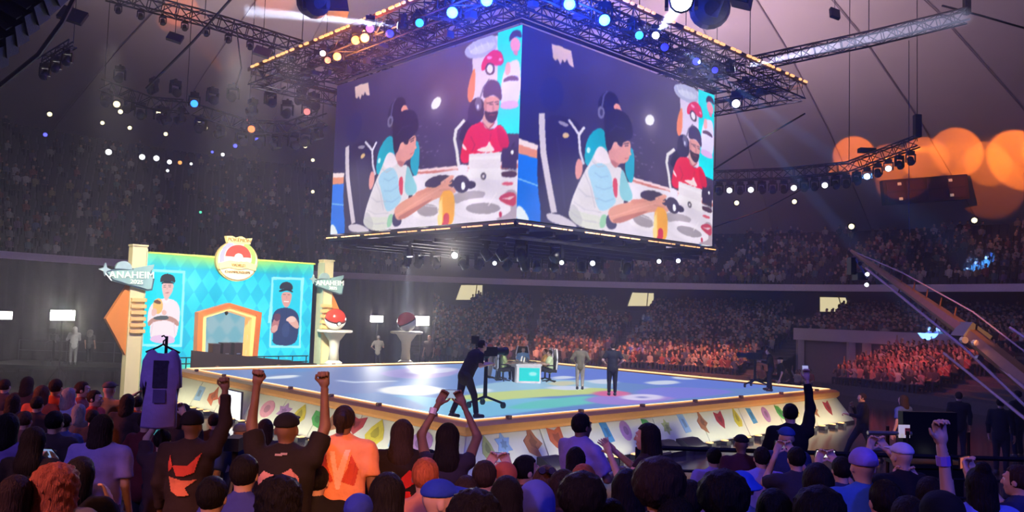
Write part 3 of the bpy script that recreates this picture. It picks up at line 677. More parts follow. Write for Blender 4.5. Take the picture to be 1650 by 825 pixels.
MB().prism(disc(.2, .19, (0, .04)), -.14, 0).build('ball_button', mat('crest_button', L8(226, 226, 200), .4, emit=.4, ecol=L8(226, 226, 200)), t)
MB().prism([(-.88, -.26), (-.4, -.1), (0, -.16), (.4, -.1), (.88, -.26), (.86, -.52), (.4, -.42), (0, -.5), (-.4, -.42), (-.86, -.52)], -.12, 0).build('banner', CRY, t)
MB().prism([(-.62, .98), (-.52, .68), (.52, .68), (.62, .98), (.3, .93), (.1, 1.02), (-.15, .93), (-.35, 1.0)], -.1, .15).build('crown_plate', CRY, t)
text_mesh('POKÉMON', .22, mat('crest_letter', L8(176, 130, 60), .5), t, Matrix.Translation((0, -.13, .83)), .02)
text_mesh('WORLD', .17, MATS['crest_letter'], t, Matrix.Translation((0, -.15, -.31)), .02); text_mesh('CHAMPIONSHIPS', .15, MATS['crest_letter'], t, Matrix.Translation((0, -.09, -.62)), .02)
# ------------------------------------------------------------------ plinths with ball sculptures
PLI = mat('plinth_white', L8(226, 222, 204), .5, var=.05)
BR = mat('ball_red', L8(214, 58, 40), .25, var=.05, coat=.4); BW = mat('ball_white', L8(244, 240, 232), .3, var=.03, coat=.4); BB = mat('ball_band', (.015, .015, .015), .35)
def plinth(px, py, Y, h, r, label, blabel, tilt):
    p = at(px, py, Y); zb = p.z; 
    t = thing('plinth', label, 'plinth', (p.x, p.y, zb))
    MB().lathe([(.42*r, 0), (.42*r, .09), (.34*r, .14), (.26*r, .2)], 20).build('plinth_base', PLI, t, True)
    MB().lathe([(.26*r, .19), (.22*r, h*.4), (.26*r, h*.68), (.52*r, h*.9), (.6*r, h*.95)], 20).build('shaft', PLI, t, True)
    MB().lathe([(.8*r, h*.93), (.86*r, h*.95), (.86*r, h), (.8*r, h+.01)], 24).build('plinth_top', PLI, t)
    if zb > .02: MB().box((0, 0, -zb/2), (1.1*r, 1.1*r, zb)).build('riser_block', DARK, t)
    b = thing('ball_sculpture', blabel, 'sculpture', (p.x, p.y, zb+h+.01)); R = .52*r
    Mt = Matrix.Translation((0, 0, R)) @ Matrix.Rotation(tilt[1], 4, 'Z') @ Matrix.Rotation(tilt[0], 4, 'X')
    pr = lambda a0, a1, k=1.: [(max(.004, R*k*math.cos(a)), R*k*math.sin(a)) for a in np.linspace(a0, a1, 10)]
    MB().lathe(pr(.06, math.pi/2), 28, Mt).build('upper_half', BR, b, True); MB().lathe(pr(-math.pi/2, -.06), 28, Mt).build('lower_half', BW, b, True)
    MB().lathe(pr(-.07, .07, .985), 28, Mt).build('band', BB, b, True)
    Mb = Mt @ Matrix.Rotation(math.pi/2, 4, 'X')
    MB().lathe([(R*.24, R*.9), (R*.24, R*1.0), (R*.2, R*1.03)], 18, Mb).build('button_ring', BB, b, True); MB().lathe([(R*.16, R*.95), (R*.16, R*1.06), (R*.1, R*1.08)], 16, Mb).build('button', BW, b, True)
    return t, b
plinth(537, 587, 40.2, 1.66, 1.0, 'white fluted plinth carrying a ball next to the gold slatted tower', 'red and white ball sculpture on the plinth next to the gold slatted tower', (math.radians(24), math.radians(35)))
plinth(653, 586, 42.9, 1.66, .98, 'white fluted plinth carrying a ball between two glaring floodlights', 'red and white ball sculpture on the plinth between two glaring floodlights', (math.radians(30), math.radians(-60)))
# low dark catwalk with cases between the wall and the stage
t = thing('catwalk', 'low dark catwalk with guard rail in front of the archway', 'walkway', M=STAGE @ Matrix.Translation((0, SD+1.42, 0)))
MB().box((3.05, 0, .55), (7.5, 1.3, 1.1)).build('catwalk_deck', DARK, t)
for i in range(11): MB().tube([(-.6+i*.72, .58, 1.1), (-.6+i*.72, .58, 1.62)], .025, 5).build('rail_post', BLACK, t)
for z in (1.36, 1.62): MB().tube([(-.6, .58, z), (6.7, .58, z)], .025, 5).build('guard_rail', BLACK, t)
MB().prism([(.75, 1.1), (6.75, 1.1), (6.75, 1.3), (.75, 1.98)], -.2, -.12).build('side_screen', mat('brown_mesh_screen', (.028, .018, .016), .8, var=.5, nscale=30), t)
CASE = mat('case_brown', (.035, .022, .02), .6, var=.3)
for i, (x, w, h) in enumerate(((1.95, .34, 1.12), (2.42, .36, 1.16), (2.95, .38, 1.16), (4.2, .6, .34), (5.3, .5, .34))):  # the three upright cases take the place of chair tops
    c = thing('equipment_case', ['upright dark equipment case in the arch opening, beside its orange jamb', 'upright dark equipment case in the arch opening, second from the orange jamb', 'upright dark equipment case in the arch opening, third from the orange jamb', 'low brown equipment case on the catwalk just past the arch', 'low brown equipment case on the catwalk nearest the plinth'][i], 'case', M=STAGE @ Matrix.Translation((x, SD+1.75, 1.1)))
    MB().box((0, 0, h/2), (w, .5, h)).build('case_body', CASE, c); MB().box((0, 0, h+.01), (w+.03, .53, .03)).build('case_lid', GREY, c)
    MB().box((0, -.27, h*.6), (.16, .04, .05)).build('case_handle', STEEL, c)
# ------------------------------------------------------------------ gaming chairs and desk on the stage
CHW = mat('chair_white', L8(226, 222, 224), .4); CHB = mat('chair_black', (.015, .015, .018), .5)
def chair(loc, rz, label, group=None):
    t = thing('gaming_chair', label, 'chair', loc, rz, group)
    MB().box((0, 0, .48), (.5, .5, .12)).build('seat', CHB, t)
    MB().prism([(-.22, .55), (.22, .55), (.27, .95), (.2, 1.32), (-.2, 1.32), (-.27, .95)], -.29, -.19).build('backrest', CHB, t)
    for s in (-1, 1):
        MB().tube([(s*.2, -.24, .52), (s*.27, -.25, .85), (s*.28, -.25, 1.0), (s*.2, -.24, 1.36)], .035, 6).build('side_trim', CHW, t)
        MB().box((s*.3, .02, .7), (.07, .3, .05)).build('armrest', CHB, t)
    MB().lathe([(.04, .08), (.035, .44)], 8).build('gas_column', BLACK, t)
    for k in range(5):
        a = k*1.2566; MB().tube([(0, 0, .1), (.3*math.cos(a), .3*math.sin(a), .05)], .025, 5).build('leg', BLACK, t)
    return t
DK = onz(850, 617, STAGE_Z); DKM = Matrix.Translation(DK) @ Matrix.Rotation(math.radians(8), 4, 'Z')
DM_ = lambda x, y, z=0: DKM @ Vector((x, y, z))
d = thing('match_desk', 'white match desk with cyan screen on its front in the middle of the stage', 'desk', M=DKM)
DWH = mat('desk_white', L8(206, 202, 204), .45)
MB().box((0, .9, .72), (1.05, 2.3, .06)).build('desk_top', DWH, d); MB().box((.0, -.19, .35), (.98, .06, .68)).build('front_panel', DWH, d)
for s in (-1, 1): MB().box((s*.48, .9, .35), (.05, 2.1, .69)).build('side_panel', DWH, d)
cvd = Canvas(40, 30, (16, 226, 226)); cvd.ell((.66, .45), .2, .16, (140, 255, 250)).poly([(.45, .5), (.6, .3), (.85, .4), (.8, .6)], (170, 250, 250)).blur(2)
ds = cvd.mesh('desk_screen', .82, .52, paint_mat('desk_screen_picture', .95), d); ds.location = (-.38, -.225, .09)
LAPM = mat('laptop_grey', (.16, .16, .17), .5)
for i, (x, y, rz) in enumerate(((-.22, .4, 1.57), (-.2, 1.2, 1.57), (.2, .5, -1.57), (.22, 1.3, -1.57))):
    lp = thing('laptop', ['open laptop on the match desk before the player in lime', 'open laptop on the match desk behind the player in lime', 'open laptop on the match desk before the player in pale green', 'open laptop on the match desk before the player in orange'][i], 'laptop', M=DKM @ Matrix.Translation((x, y, .751)) @ Matrix.Rotation(rz, 4, 'Z'))
    MB().box((0, 0, .01), (.32, .22, .02)).build('laptop_base', LAPM, lp); MB().box((0, -.13, .12), (.32, .02, .22), Matrix.Rotation(.25, 3, 'X')).build('laptop_lid', LAPM, lp)
# ------------------------------------------------------------------ trusses and lamps
def truss(t, p0, p1, w=.42, r=.028, nseg=None, m=TRUSSM):
    """four chords and a joined lattice as parts of t (world points minus the thing's origin)"""
    p0, p1 = Vector(p0), Vector(p1); d = (p1-p0).normalized(); L = (p1-p0).length
    u = d.cross(Vector((0, 0, 1))); u = u.normalized() if u.length > .05 else Vector((1, 0, 0)); v = u.cross(d).normalized()
    cs = [(u*a+v*b)*w/2 for a, b in ((-1, -1), (1, -1), (1, 1), (-1, 1))]
    for c in cs: MB().tube([p0+c, p1+c], r, 5).build('chord', m, t)
    n = nseg or max(2, round(L/(w*1.1))); mb = MB()
    for i in range(n):
        a, b = p0+d*(L*i/n), p0+d*(L*(i+1)/n)
        for j in range(4):
            c0, c1 = cs[j], cs[(j+1) % 4]
            mb.tube([a+c0, b+c1] if (i+j) % 2 else [a+c1, b+c0], r*.55, 4, False)
            if i: mb.tube([a+c0, a+c1], r*.5, 4, False)
    o = mb.build('bracing', m, t); o['kind'] = 'stuff'
def curve_truss(t, pts, w=.42, r=.028):
    for a, b in zip(pts[:-1], pts[1:]): truss(t, a, b, w, r)
LENS_OFF = mat('lens_dark', (.03, .03, .04), .15)
FX = {}
def fixture(p, aim, label, lens=None, s=1., group=None, spot=None, cat='stage light', hang=True):
    """moving head: clamp and base above, yoke, barrel with lens; spot = (colour, power, angle, blend)"""
    p = Vector(p); key = s
    d = (Vector(aim)-p).normalized()
    t = thing('moving_head_light', label, cat, p, math.atan2(d.y, d.x)-math.pi/2, group)
    if key not in FX:
        FX[key] = dict(base=MB().box((0, 0, .36*s), (.34*s, .28*s, .16*s)).box((0, 0, .47*s), (.08*s, .08*s, .1*s)).build('lamp_base', BLACK, t).data,
            yoke=MB().prism([(-.23*s, -.1*s), (-.18*s, -.1*s), (-.18*s, .25*s), (.18*s, .25*s), (.18*s, -.1*s), (.23*s, -.1*s), (.23*s, .3*s), (-.23*s, .3*s)], -.07*s, .07*s).build('yoke', BLACK, t).data,
            head=MB().lathe([(.08*s, -.2*s), (.15*s, -.14*s), (.16*s, .08*s), (.175*s, .2*s), (.16*s, .21*s)], 12).build('lamp_head', BLACK, t, True).data)
        for o in t.children: o.location = (0, 0, 0)
        hd = [o for o in t.children if o.name.startswith('lamp_head')][0]
    else:
        put('lamp_base', FX[key]['base'], t); put('yoke', FX[key]['yoke'], t); hd = put('lamp_head', FX[key]['head'], t)
    el = math.atan2(d.z, math.hypot(d.x, d.y)); R = Matrix.Rotation(el-math.pi/2, 4, 'X'); hd.rotation_euler = R.to_euler()
    lk = ('lens', s, (lens or LENS_OFF).name)
    if lk not in FX: 
        o = MB().lathe([(.15*s, .2*s), (.14*s, .225*s), (.08*s, .245*s)], 12).build('lens', lens or LENS_OFF, hd); FX[lk] = o.data
    else: put('lens', FX[lk], hd)
    if spot: light('SPOT', 'lamp_beam', p+d*.3*s, aim, spot[0], spot[1], .08, spot[2], spot[3])
    return t
# ------------------------------------------------------------------ the video cube
cube = thing('video_cube', 'huge square cube of four video screens hanging from the lighting rig over the stage', 'screen', M=CUBE @ Matrix.Translation((0, 0, CZ0)))
HC = CZ1-CZ0
SQ1 = homog([(548, 138), (845, 40), (835, 353), (533, 377)]); SQ2 = homog([(845, 40), (1155, 155), (1148, 397), (835, 353)])
def zoomfn(H, x0, y0, k): return lambda x, y: H(x0+x/k, y0+y/k)
fA = zoomfn(SQ1, 680, 180, 4.582); fB = zoomfn(SQ1, 700, 40, 5.153); fC = zoomfn(SQ2, 840, 200, 4.125); fD = zoomfn(SQ2, 840, 40, 4.584); f5 = zoomfn(SQ2, 830, 120, 2.75)
cv = Canvas(416, 256, (60, 52, 84)); X, Y = np.meshgrid(cv.x, cv.y)
a = np.clip(X*1.5, 0, 1)[..., None]; b = np.clip(1-Y*1.4, 0, 1)[..., None]
cv.a = np.array([42, 38, 76])/255.*(1-a)+np.array([66, 54, 82])/255.*a; cv.a = cv.a*(1-b*a*.5)+np.array([112, 100, 132])/255.*b*a*.5
for _ in range(40):
    c0 = (.45+.2*rng.random(), .38+.3*rng.random()); cv.ell(c0, .003+.006*rng.random(), .004, (150, 130, 150), .5)
use = lambda f_: setattr(cv, 'fn', f_)
use(fB); P = cv.poly
P([(330, 150), (540, 95), (545, 860), (330, 860)], (222, 204, 234), 1, False); P([(355, 320), (300, 470), (282, 600), (312, 660), (352, 560)], (240, 132, 84))
P([(540, 70), (760, -30), (760, 900), (535, 900)], (6, 222, 232), 1, False)
P([(255, 215), (330, 150), (420, 110), (535, 80), (530, 230), (430, 270), (290, 290)], (176, 176, 212)); P([(300, 210), (520, 130), (500, 210), (330, 260)], (205, 205, 232))
P([(640, 300), (735, 280), (725, 690), (560, 705), (560, 520), (590, 380)], (228, 216, 246)); P([(560, 640), (700, 620), (722, 690), (560, 705)], (226, 180, 236))
cv.ell((685, 170), 42, 62, (236, 150, 178)); P([(630, 150), (640, 80), (690, 40), (735, 60), (740, 120), (690, 95), (650, 130)], (64, 48, 92)); P([(665, 215), (710, 215), (705, 260), (670, 250)], (220, 130, 160))
P([(600, 320), (640, 300), (650, 400), (600, 430)], (240, 170, 180)); P([(580, 455), (640, 420), (700, 425), (720, 465), (640, 460), (590, 480)], (104, 76, 112))
P([(400, 390), (410, 300), (470, 230), (530, 205), (580, 240), (592, 330), (520, 345), (480, 320), (440, 370)], (228, 30, 84)); cv.ell((475, 368), 40, 50, (62, 42, 78)); cv.ell((474, 366), 26, 36, (240, 230, 244)); cv.ell((470, 275), 22, 14, (250, 160, 190)); cv.ell((560, 290), 14, 14, (250, 150, 180))
use(fD); P([(240, 148), (300, 163), (385, 200), (405, 325), (372, 305), (352, 262), (335, 290), (320, 265), (305, 305), (282, 255), (270, 278), (250, 250)], (218, 184, 178), 1, False)
cv.ell((240, 520), 88, 130, (36, 36, 84), .8)
cv.glow((962, 712), 62, (150, 136, 160), .7); cv.ell((962, 712), 34, 40, (252, 248, 255))
# stage floor and its edge behind the players
use(fC)
P([(-20, 95), (130, 148), (130, 185), (-20, 135)], (238, 214, 214), 1, False); P([(-20, 135), (130, 185), (130, 240), (-20, 195)], (226, 140, 104), 1, False); P([(-20, 195), (140, 242), (140, 660), (-20, 660)], (14, 112, 226), 1, False)
cv.line([(-20, 362), (135, 418)], 9, (140, 190, 240)); P([(-20, 535), (30, 560), (80, 660), (-20, 660)], (226, 232, 236))
P([(740, 355), (1300, 520), (1300, 590), (740, 400)], (236, 202, 206), 1, False); P([(740, 372), (1300, 540), (1300, 565), (740, 385)], (206, 120, 110), 1, False)
# table
P([(560, 700), (700, 600), (740, 400), (1300, 560), (1300, 860), (900, 830), (560, 730)], (226, 214, 226), 1, False)
use(fA); P([(-60, 470), (260, 425), (740, 500), (740, 840), (-60, 840)], (228, 216, 228), 1, False)
P([(230, 590), (500, 575), (440, 660), (240, 690)], (176, 162, 172)); P([(600, 590), (720, 560), (730, 800), (600, 820), (540, 790), (680, 740)], (178, 160, 172))
cv.ell((455, 715), 212, 80, (236, 224, 236)); cv.ell((460, 712), 128, 42, (162, 150, 160)); cv.ell((40, 730), 110, 70, (236, 224, 232)); cv.ell((50, 725), 80, 46, (166, 152, 160))
P([(560, 640), (640, 590), (710, 600), (705, 700), (640, 690)], (196, 70, 92)); P([(600, 640), (700, 620), (660, 650)], (230, 190, 200)); P([(600, 520), (690, 515), (680, 545), (600, 540)], (220, 90, 104)); P([(575, 740), (600, 735), (600, 780), (580, 780)], (190, 50, 80))
P([(590, 440), (715, 430), (710, 485), (590, 480)], (80, 56, 70))
# player behind, in a cyan chair
use(fC); P([(425, 260), (450, 80), (560, 10), (600, 200), (470, 300)], (12, 164, 190)); P([(690, 300), (735, 140), (765, 210), (758, 370), (730, 410)], (20, 160, 190)); cv.ell((458, 180), 12, 20, (190, 230, 235))
use(fD); cv.ell((660, 600), 78, 100, (38, 32, 60)); P([(688, 612), (726, 576), (764, 655), (722, 668)], (232, 152, 130)); cv.ell((604, 655), 26, 46, (118, 112, 140)); cv.ell((606, 655), 12, 26, (60, 54, 90)); cv.line([(610, 620), (625, 530), (650, 500)], 12, (90, 86, 120))
# near gaming chair
use(fC); P([(120, -60), (370, -40), (420, 60), (408, 200), (370, 300), (400, 420), (340, 600), (420, 700), (250, 660), (120, 600)], (44, 36, 68))
cv.line([(150, -55), (152, 60), (160, 200), (185, 350), (205, 460), (228, 582)], 40, (206, 192, 204)); cv.line([(330, -20), (395, 75), (402, 190), (425, 270)], 16, (206, 198, 214)); cv.line([(398, 75), (430, 30)], 18, (214, 206, 220))
P([(365, 290), (395, 220), (425, 280), (410, 360), (375, 380)], (226, 150, 140)); P([(250, -20), (330, 5), (320, 30), (270, 10)], (150, 140, 160)); cv.ell((308, 82), 22, 18, (206, 170, 116))
P([(175, 610), (190, 592), (260, 600), (340, 640), (395, 690), (300, 680), (200, 650)], (206, 194, 206))
# player in front
P([(520, 150), (480, 240), (430, 320), (380, 420), (340, 520), (322, 615), (400, 690), (540, 712), (640, 700), (700, 520), (690, 300), (640, 290), (590, 200)], (224, 214, 220))
P([(330, 560), (322, 620), (400, 690), (540, 712), (560, 620), (450, 600)], (216, 214, 204)); P([(440, 290), (560, 255), (610, 340), (620, 460), (645, 530), (560, 585), (515, 570), (485, 430)], (166, 206, 230)); P([(680, 285), (720, 400), (758, 500), (700, 525), (660, 480), (665, 380)], (136, 194, 206))
P([(615, 370), (648, 360), (650, 470), (640, 500), (622, 470)], (214, 72, 94)); P([(520, 145), (575, 170), (612, 260), (560, 275), (485, 245)], (242, 226, 236)); P([(540, 600), (585, 610), (562, 695), (525, 690)], (150, 200, 164)); P([(575, 590), (640, 640), (640, 700), (570, 700)], (64, 60, 96))
P([(585, 190), (620, 115), (670, 140), (735, 110), (738, 180), (732, 215), (722, 250), (695, 268), (660, 270), (640, 305), (600, 250)], (226, 152, 142)); P([(600, 235), (650, 262), (640, 302), (612, 270)], (196, 118, 116))
P([(560, -40), (572, 165), (596, 190), (614, 160), (628, 118), (660, 150), (680, 162), (690, 118), (752, 108), (752, 20), (720, -60), (640, -100), (580, -80)], (42, 34, 60)); cv.ell((637, 150), 17, 26, (236, 164, 150)); cv.line([(695, 140), (725, 134)], 5, (60, 40, 56)); cv.line([(700, 236), (722, 232)], 5, (190, 80, 90))
P([(580, 575), (640, 540), (740, 520), (840, 490), (960, 468), (972, 490), (920, 532), (960, 545), (960, 600), (880, 580), (760, 622), (640, 668), (598, 650)], (224, 152, 130)); P([(600, 640), (700, 610), (880, 570), (760, 625), (650, 668)], (190, 116, 104)); P([(735, 500), (850, 510), (840, 545), (740, 540)], (216, 140, 122))
P([(895, 572), (930, 555), (962, 562), (975, 620), (950, 765), (893, 762), (885, 650)], (246, 168, 44)); P([(880, 680), (905, 600), (905, 765), (882, 762)], (250, 214, 130)); P([(900, 700), (930, 700), (925, 765), (895, 762)], (206, 50, 70))
# player opposite, in red
use(fA); P([(330, 60), (440, 0), (470, 0), (330, 220), (270, 200)], (40, 34, 56)); cv.line([(322, 62), (262, 130), (250, 200), (268, 290), (275, 360), (288, 425)], 22, (222, 216, 218))
P([(440, 55), (370, 100), (330, 160), (300, 270), (288, 370), (352, 385), (362, 310), (600, 295), (662, 250), (640, 150), (585, 80), (540, 130), (490, 130)], (226, 30, 60)); P([(445, 0), (560, 0), (545, 100), (505, 132), (465, 110)], (218, 164, 160))
P([(400, 285), (450, 260), (490, 255), (505, 205), (525, 250), (555, 285), (500, 300)], (240, 214, 214)); P([(304, 225), (330, 250), (345, 285), (310, 270)], (244, 214, 214)); P([(272, 385), (350, 388), (342, 470), (290, 450)], (228, 218, 236))
use(fB); P([(300, 640), (380, 590), (430, 640), (420, 800), (280, 840)], (50, 42, 74)); P([(420, 640), (440, 590), (550, 590), (556, 660), (540, 720), (510, 770), (450, 770), (425, 720)], (220, 152, 148))
P([(422, 700), (450, 720), (500, 725), (545, 700), (530, 780), (490, 820), (440, 790)], (64, 44, 62)); P([(415, 600), (420, 530), (450, 470), (500, 450), (550, 475), (572, 540), (570, 640), (540, 600), (490, 575), (440, 610)], (68, 58, 98)); cv.ell((378, 655), 28, 58, (104, 98, 130)); cv.ell((374, 678), 10, 20, (210, 206, 226)); cv.line([(470, 655), (500, 660)], 7, (70, 44, 60)); cv.line([(520, 658), (545, 655)], 7, (70, 44, 60)); cv.line([(470, 745), (515, 745)], 7, (170, 80, 90))
# his laptop, the dark monitor, cameras on the table
use(fA); P([(355, 308), (597, 293), (592, 412), (355, 418)], (228, 216, 224), 1, False); P([(350, 418), (592, 412), (600, 505), (340, 482)], (236, 226, 232), 1, False); cv.ell((463, 472), 20, 28, (84, 74, 84)); cv.ell((463, 474), 9, 14, (226, 214, 224))
P([(603, 266), (716, 256), (710, 424), (598, 412)], (58, 48, 70), 1, False); cv.ell((678, 296), 11, 17, (244, 240, 246)); P([(664, 262), (690, 215), (700, 230), (690, 258)], (40, 40, 60))
P([(30, 510), (110, 465), (230, 462), (255, 560), (170, 560), (60, 555), (28, 550)], (70, 60, 80)); cv.ell((300, 530), 62, 66, (66, 58, 82)); P([(330, 510), (405, 508), (405, 560), (335, 570)], (58, 50, 74)); cv.ell((312, 545), 15, 30, (240, 238, 250))
P([(140, 540), (240, 465), (250, 478), (190, 540), (250, 560), (262, 590), (240, 600), (170, 580), (60, 650), (-60, 700), (-60, 640)], (226, 154, 134))
P([(150, 590), (200, 570), (245, 600), (250, 700), (235, 840), (150, 840), (155, 690)], (246, 170, 48)); P([(130, 660), (158, 640), (160, 840), (130, 840)], (250, 216, 136)); P([(165, 750), (210, 745), (205, 840), (160, 840)], (208, 52, 74))
# folds, shading and small features
use(fC)
for p_ in ([(430, 330), (470, 420), (500, 560)], [(390, 430), (440, 480), (520, 500)], [(360, 520), (430, 570), (540, 590)], [(345, 590), (420, 640), (530, 660)], [(480, 250), (520, 290), (560, 285)]): cv.line(p_, 7, (186, 178, 192), .55)
for p_ in ([(500, 330), (540, 360), (590, 350)], [(505, 420), (560, 440), (610, 425)], [(520, 500), (570, 520), (625, 500)]): cv.line(p_, 9, (132, 176, 212), .6)
P([(340, 520), (322, 620), (400, 690), (420, 640), (385, 560)], (176, 172, 178), .5); P([(600, 250), (640, 262), (665, 268), (640, 304), (612, 275)], (186, 108, 106), .6); P([(728, 185), (745, 205), (733, 222), (722, 205)], (232, 160, 148)); cv.line([(700, 152), (722, 150)], 6, (40, 26, 40)); cv.line([(690, 140), (726, 132)], 4, (50, 34, 44))
cv.line([(590, 620), (640, 610), (760, 570), (900, 530)], 9, (240, 176, 156), .6); cv.line([(900, 500), (955, 478)], 13, (232, 164, 142)); cv.line([(905, 520), (960, 520)], 12, (226, 154, 132)); cv.line([(890, 545), (955, 556)], 12, (216, 142, 122)); cv.line([(905, 590), (905, 690)], 8, (255, 206, 110), .8); cv.line([(600, 60), (640, 20), (700, 40)], 10, (70, 60, 92), .5); cv.line([(250, 100), (280, 300), (300, 560)], 14, (58, 50, 86), .5)
use(fA)
P([(560, 100), (640, 160), (660, 250), (600, 290), (570, 200)], (180, 18, 44), .45); cv.line([(370, 180), (400, 240), (380, 290)], 8, (176, 18, 44), .6); cv.line([(520, 160), (510, 210)], 7, (190, 20, 48), .5); cv.line([(455, 70), (500, 128), (548, 75)], 8, (150, 14, 38), .6)
P([(360, 330), (590, 318), (586, 345), (360, 352)], (244, 236, 240), .5, False); cv.line([(600, 420), (712, 430)], 6, (30, 26, 40), .8); cv.line([(30, 690), (120, 700), (130, 760)], 6, (240, 232, 238), .8); cv.line([(560, 600), (500, 690)], 10, (244, 232, 240), .7)
use(fB); cv.line([(445, 648), (500, 640)], 6, (60, 36, 50)); cv.line([(515, 640), (548, 636)], 6, (60, 36, 50)); P([(500, 650), (515, 700), (495, 715), (488, 700)], (200, 128, 126)); P([(425, 640), (445, 610), (450, 720), (428, 710)], (188, 118, 120), .6); cv.line([(395, 600), (420, 520), (470, 452)], 12, (96, 88, 124), .8)
for k in range(5): cv.line([(300+k*50, 190-k*16), (320+k*50, 235-k*16)], 6, (240, 236, 250), .7)
sn = np.zeros((256, 416)); YY, XX = np.meshgrid(cv.y, cv.x, indexing='ij')
for _ in range(60): sn += rng.choice([-1, 1])*np.exp(-(((XX-rng.random())/.05)**2+((YY-rng.random())/.07)**2))
cv.a = np.clip(cv.a*(1+.05*sn[..., None]), 0, 1); cv.noise(.05); cv.blur(1)
SCRM = paint_mat('video_picture', 1.12, rough=.5)
first = None
for k in range(4):
    R = [Matrix.Translation((0, CS, 0)) @ Matrix.Rotation(-math.pi/2, 4, 'Z'), Matrix.Identity(4), Matrix.Translation((CS, 0, 0)) @ Matrix.Rotation(math.pi/2, 4, 'Z'), Matrix.Translation((CS, CS, 0)) @ Matrix.Rotation(math.pi, 4, 'Z')][k]
    if first is None:
        o = cv.mesh('video_screen', CS, HC, SCRM, cube); first = o.data
    else: o = put('video_screen', first, cube)
    o.matrix_local = R
MB().box((CS/2, CS/2, HC/2), (CS-.3, CS-.3, HC-.1)).build('cube_core', BLACK, cube)
for s, z in ((-1, -.16), (1, HC+.12)):
    for k in range(4):
        a = [(-.05, 0), (CS+.0, -.05), (CS+.05, CS), (0, CS+.05)]; p0, p1 = Vector(a[k]+(z,)), Vector(a[(k+1) % 4]+(z,))
        MB().tube([p0, p1], .11 if s < 0 else .07, 4).build('edge_beam', BLACK, cube)
# deck of beams under the cube with amber led bars round its edge
for k in range(9):
    c = CS*(k+.5)/9
    MB().box((c, CS/2, -.32), (.14, CS-.2, .2)).build('deck_beam', TRUSSM, cube); MB().box((CS/2, c, -.5), (CS-.2, .12, .14)).build('deck_beam', TRUSSM, cube)
lb = None
def lightbar(p, q, parent, th=1.):
    global lb
    p, q = Vector(p), Vector(q); d = q-p
    if lb is None: o = MB().box((.5, 0, 0), (1, .07, .07)).build('light_bar', LEDO, parent); lb = o.data
    else: o = put('light_bar', lb, parent)
    o.matrix_local = Matrix.Translation(p) @ d.to_track_quat('X', 'Z').to_matrix().to_4x4() @ Matrix.Diagonal((d.length, th, th, 1))
for k in range(40):
    if k in (4, 9, 10, 17, 22, 23, 30, 36): continue
    w = .13+.08*((k*7) % 3 == 0)
    lightbar((CS*(k+.5)/40-w, -.2, -.17), (CS*(k+.5)/40+w*.4, -.2, -.17), cube, .55); lightbar((-.2, CS*(k+.5)/40-w, -.17), (-.2, CS*(k+.5)/40+w*.4, -.17), cube, .55)
# ------------------------------------------------------------------ lighting rig round the top of the cube
RL = at(412, 110, 34.0); RR = at(1284, 142, 33.6); half = (RR.x-RL.x)/2; RC = Vector(((RL.x+RR.x)/2, 33.7, 0)); RZ = (RL.z+RR.z)/2
RIGM = Matrix.Translation((RC.x, RC.y, RZ)) @ Matrix.Rotation(PHI2, 4, 'Z'); RH = half/math.sqrt(2)
rig = thing('lighting_rig', 'big square lighting truss with amber led edge hanging round the video cube', 'lighting rig', M=RIGM)
cor = [Vector((-RH, -RH, 0)), Vector((RH, -RH, 0)), Vector((RH, RH, 0)), Vector((-RH, RH, 0))]
for k in range(4):
    a, b = cor[k], cor[(k+1) % 4]
    truss(rig, a+Vector((0, 0, -.35)), b+Vector((0, 0, -.35)), .6, .035)
    d = (b-a).normalized(); n = Vector((d.y, -d.x, 0)); L = (b-a).length
    MB().box((a+b)/2+n*.33+Vector((0, 0, -.02)), (L if abs(d.x) > .5 else .06, L if abs(d.y) > .5 else .06, .16)).build('led_channel', mat('rig_amber_paint', (.10, .045, .02), .5), rig)
    nb = 44
    for j in range(nb):
        if (j*5+k) % 11 in (3, 7): continue
        lightbar(a+d*(L*(j+.12)/nb)+n*.40, a+d*(L*(j+(.82 if j % 3 else .5))/nb)+n*.40, rig)
ci = 5.9
inner = [Vector((-ci, -ci, 0)), Vector((ci, -ci, 0)), Vector((ci, ci, 0)), Vector((-ci, ci, 0))]
CT = CZ1-RZ
for k in range(4):
    a, b = inner[k], inner[(k+1) % 4]
    for z in (CT+.55, CT+1.2): truss(rig, a+Vector((0, 0, z)), b+Vector((0, 0, z)), .55, .04)
for x in np.linspace(-RH*.78, RH*.78, 6):
    truss(rig, (x, -RH, -.2), (x, -ci, -.2), .4, .03); truss(rig, (-RH, x, -.2), (-ci, x, -.2), .4, .03)
    truss(rig, (x, RH, -.2), (x, ci, -.2), .4, .03); truss(rig, (RH, x, -.2), (ci, x, -.2), .4, .03)
for x in np.linspace(-ci*.8, ci*.8, 4):
    MB().tube([(x, -ci*.8, CT+1.2), (x, -ci*.8, 13)], .02, 4).build('hoist_chain', BLACK, rig)
# small clutter on the rig: ballast boxes
BX = mat('ballast', (.05, .05, .06), .5)
for i in range(22):
    s = rng.integers(0, 2); q = rng.uniform(-RH*.9, RH*.9); r_ = -RH+rng.uniform(.3, 1.6)
    c = (q, r_, -.55) if s else (r_, q, -.55)
    MB().box(c, (rng.uniform(.15, .35), rng.uniform(.15, .3), rng.uniform(.12, .28))).build('control_box', BX, rig)
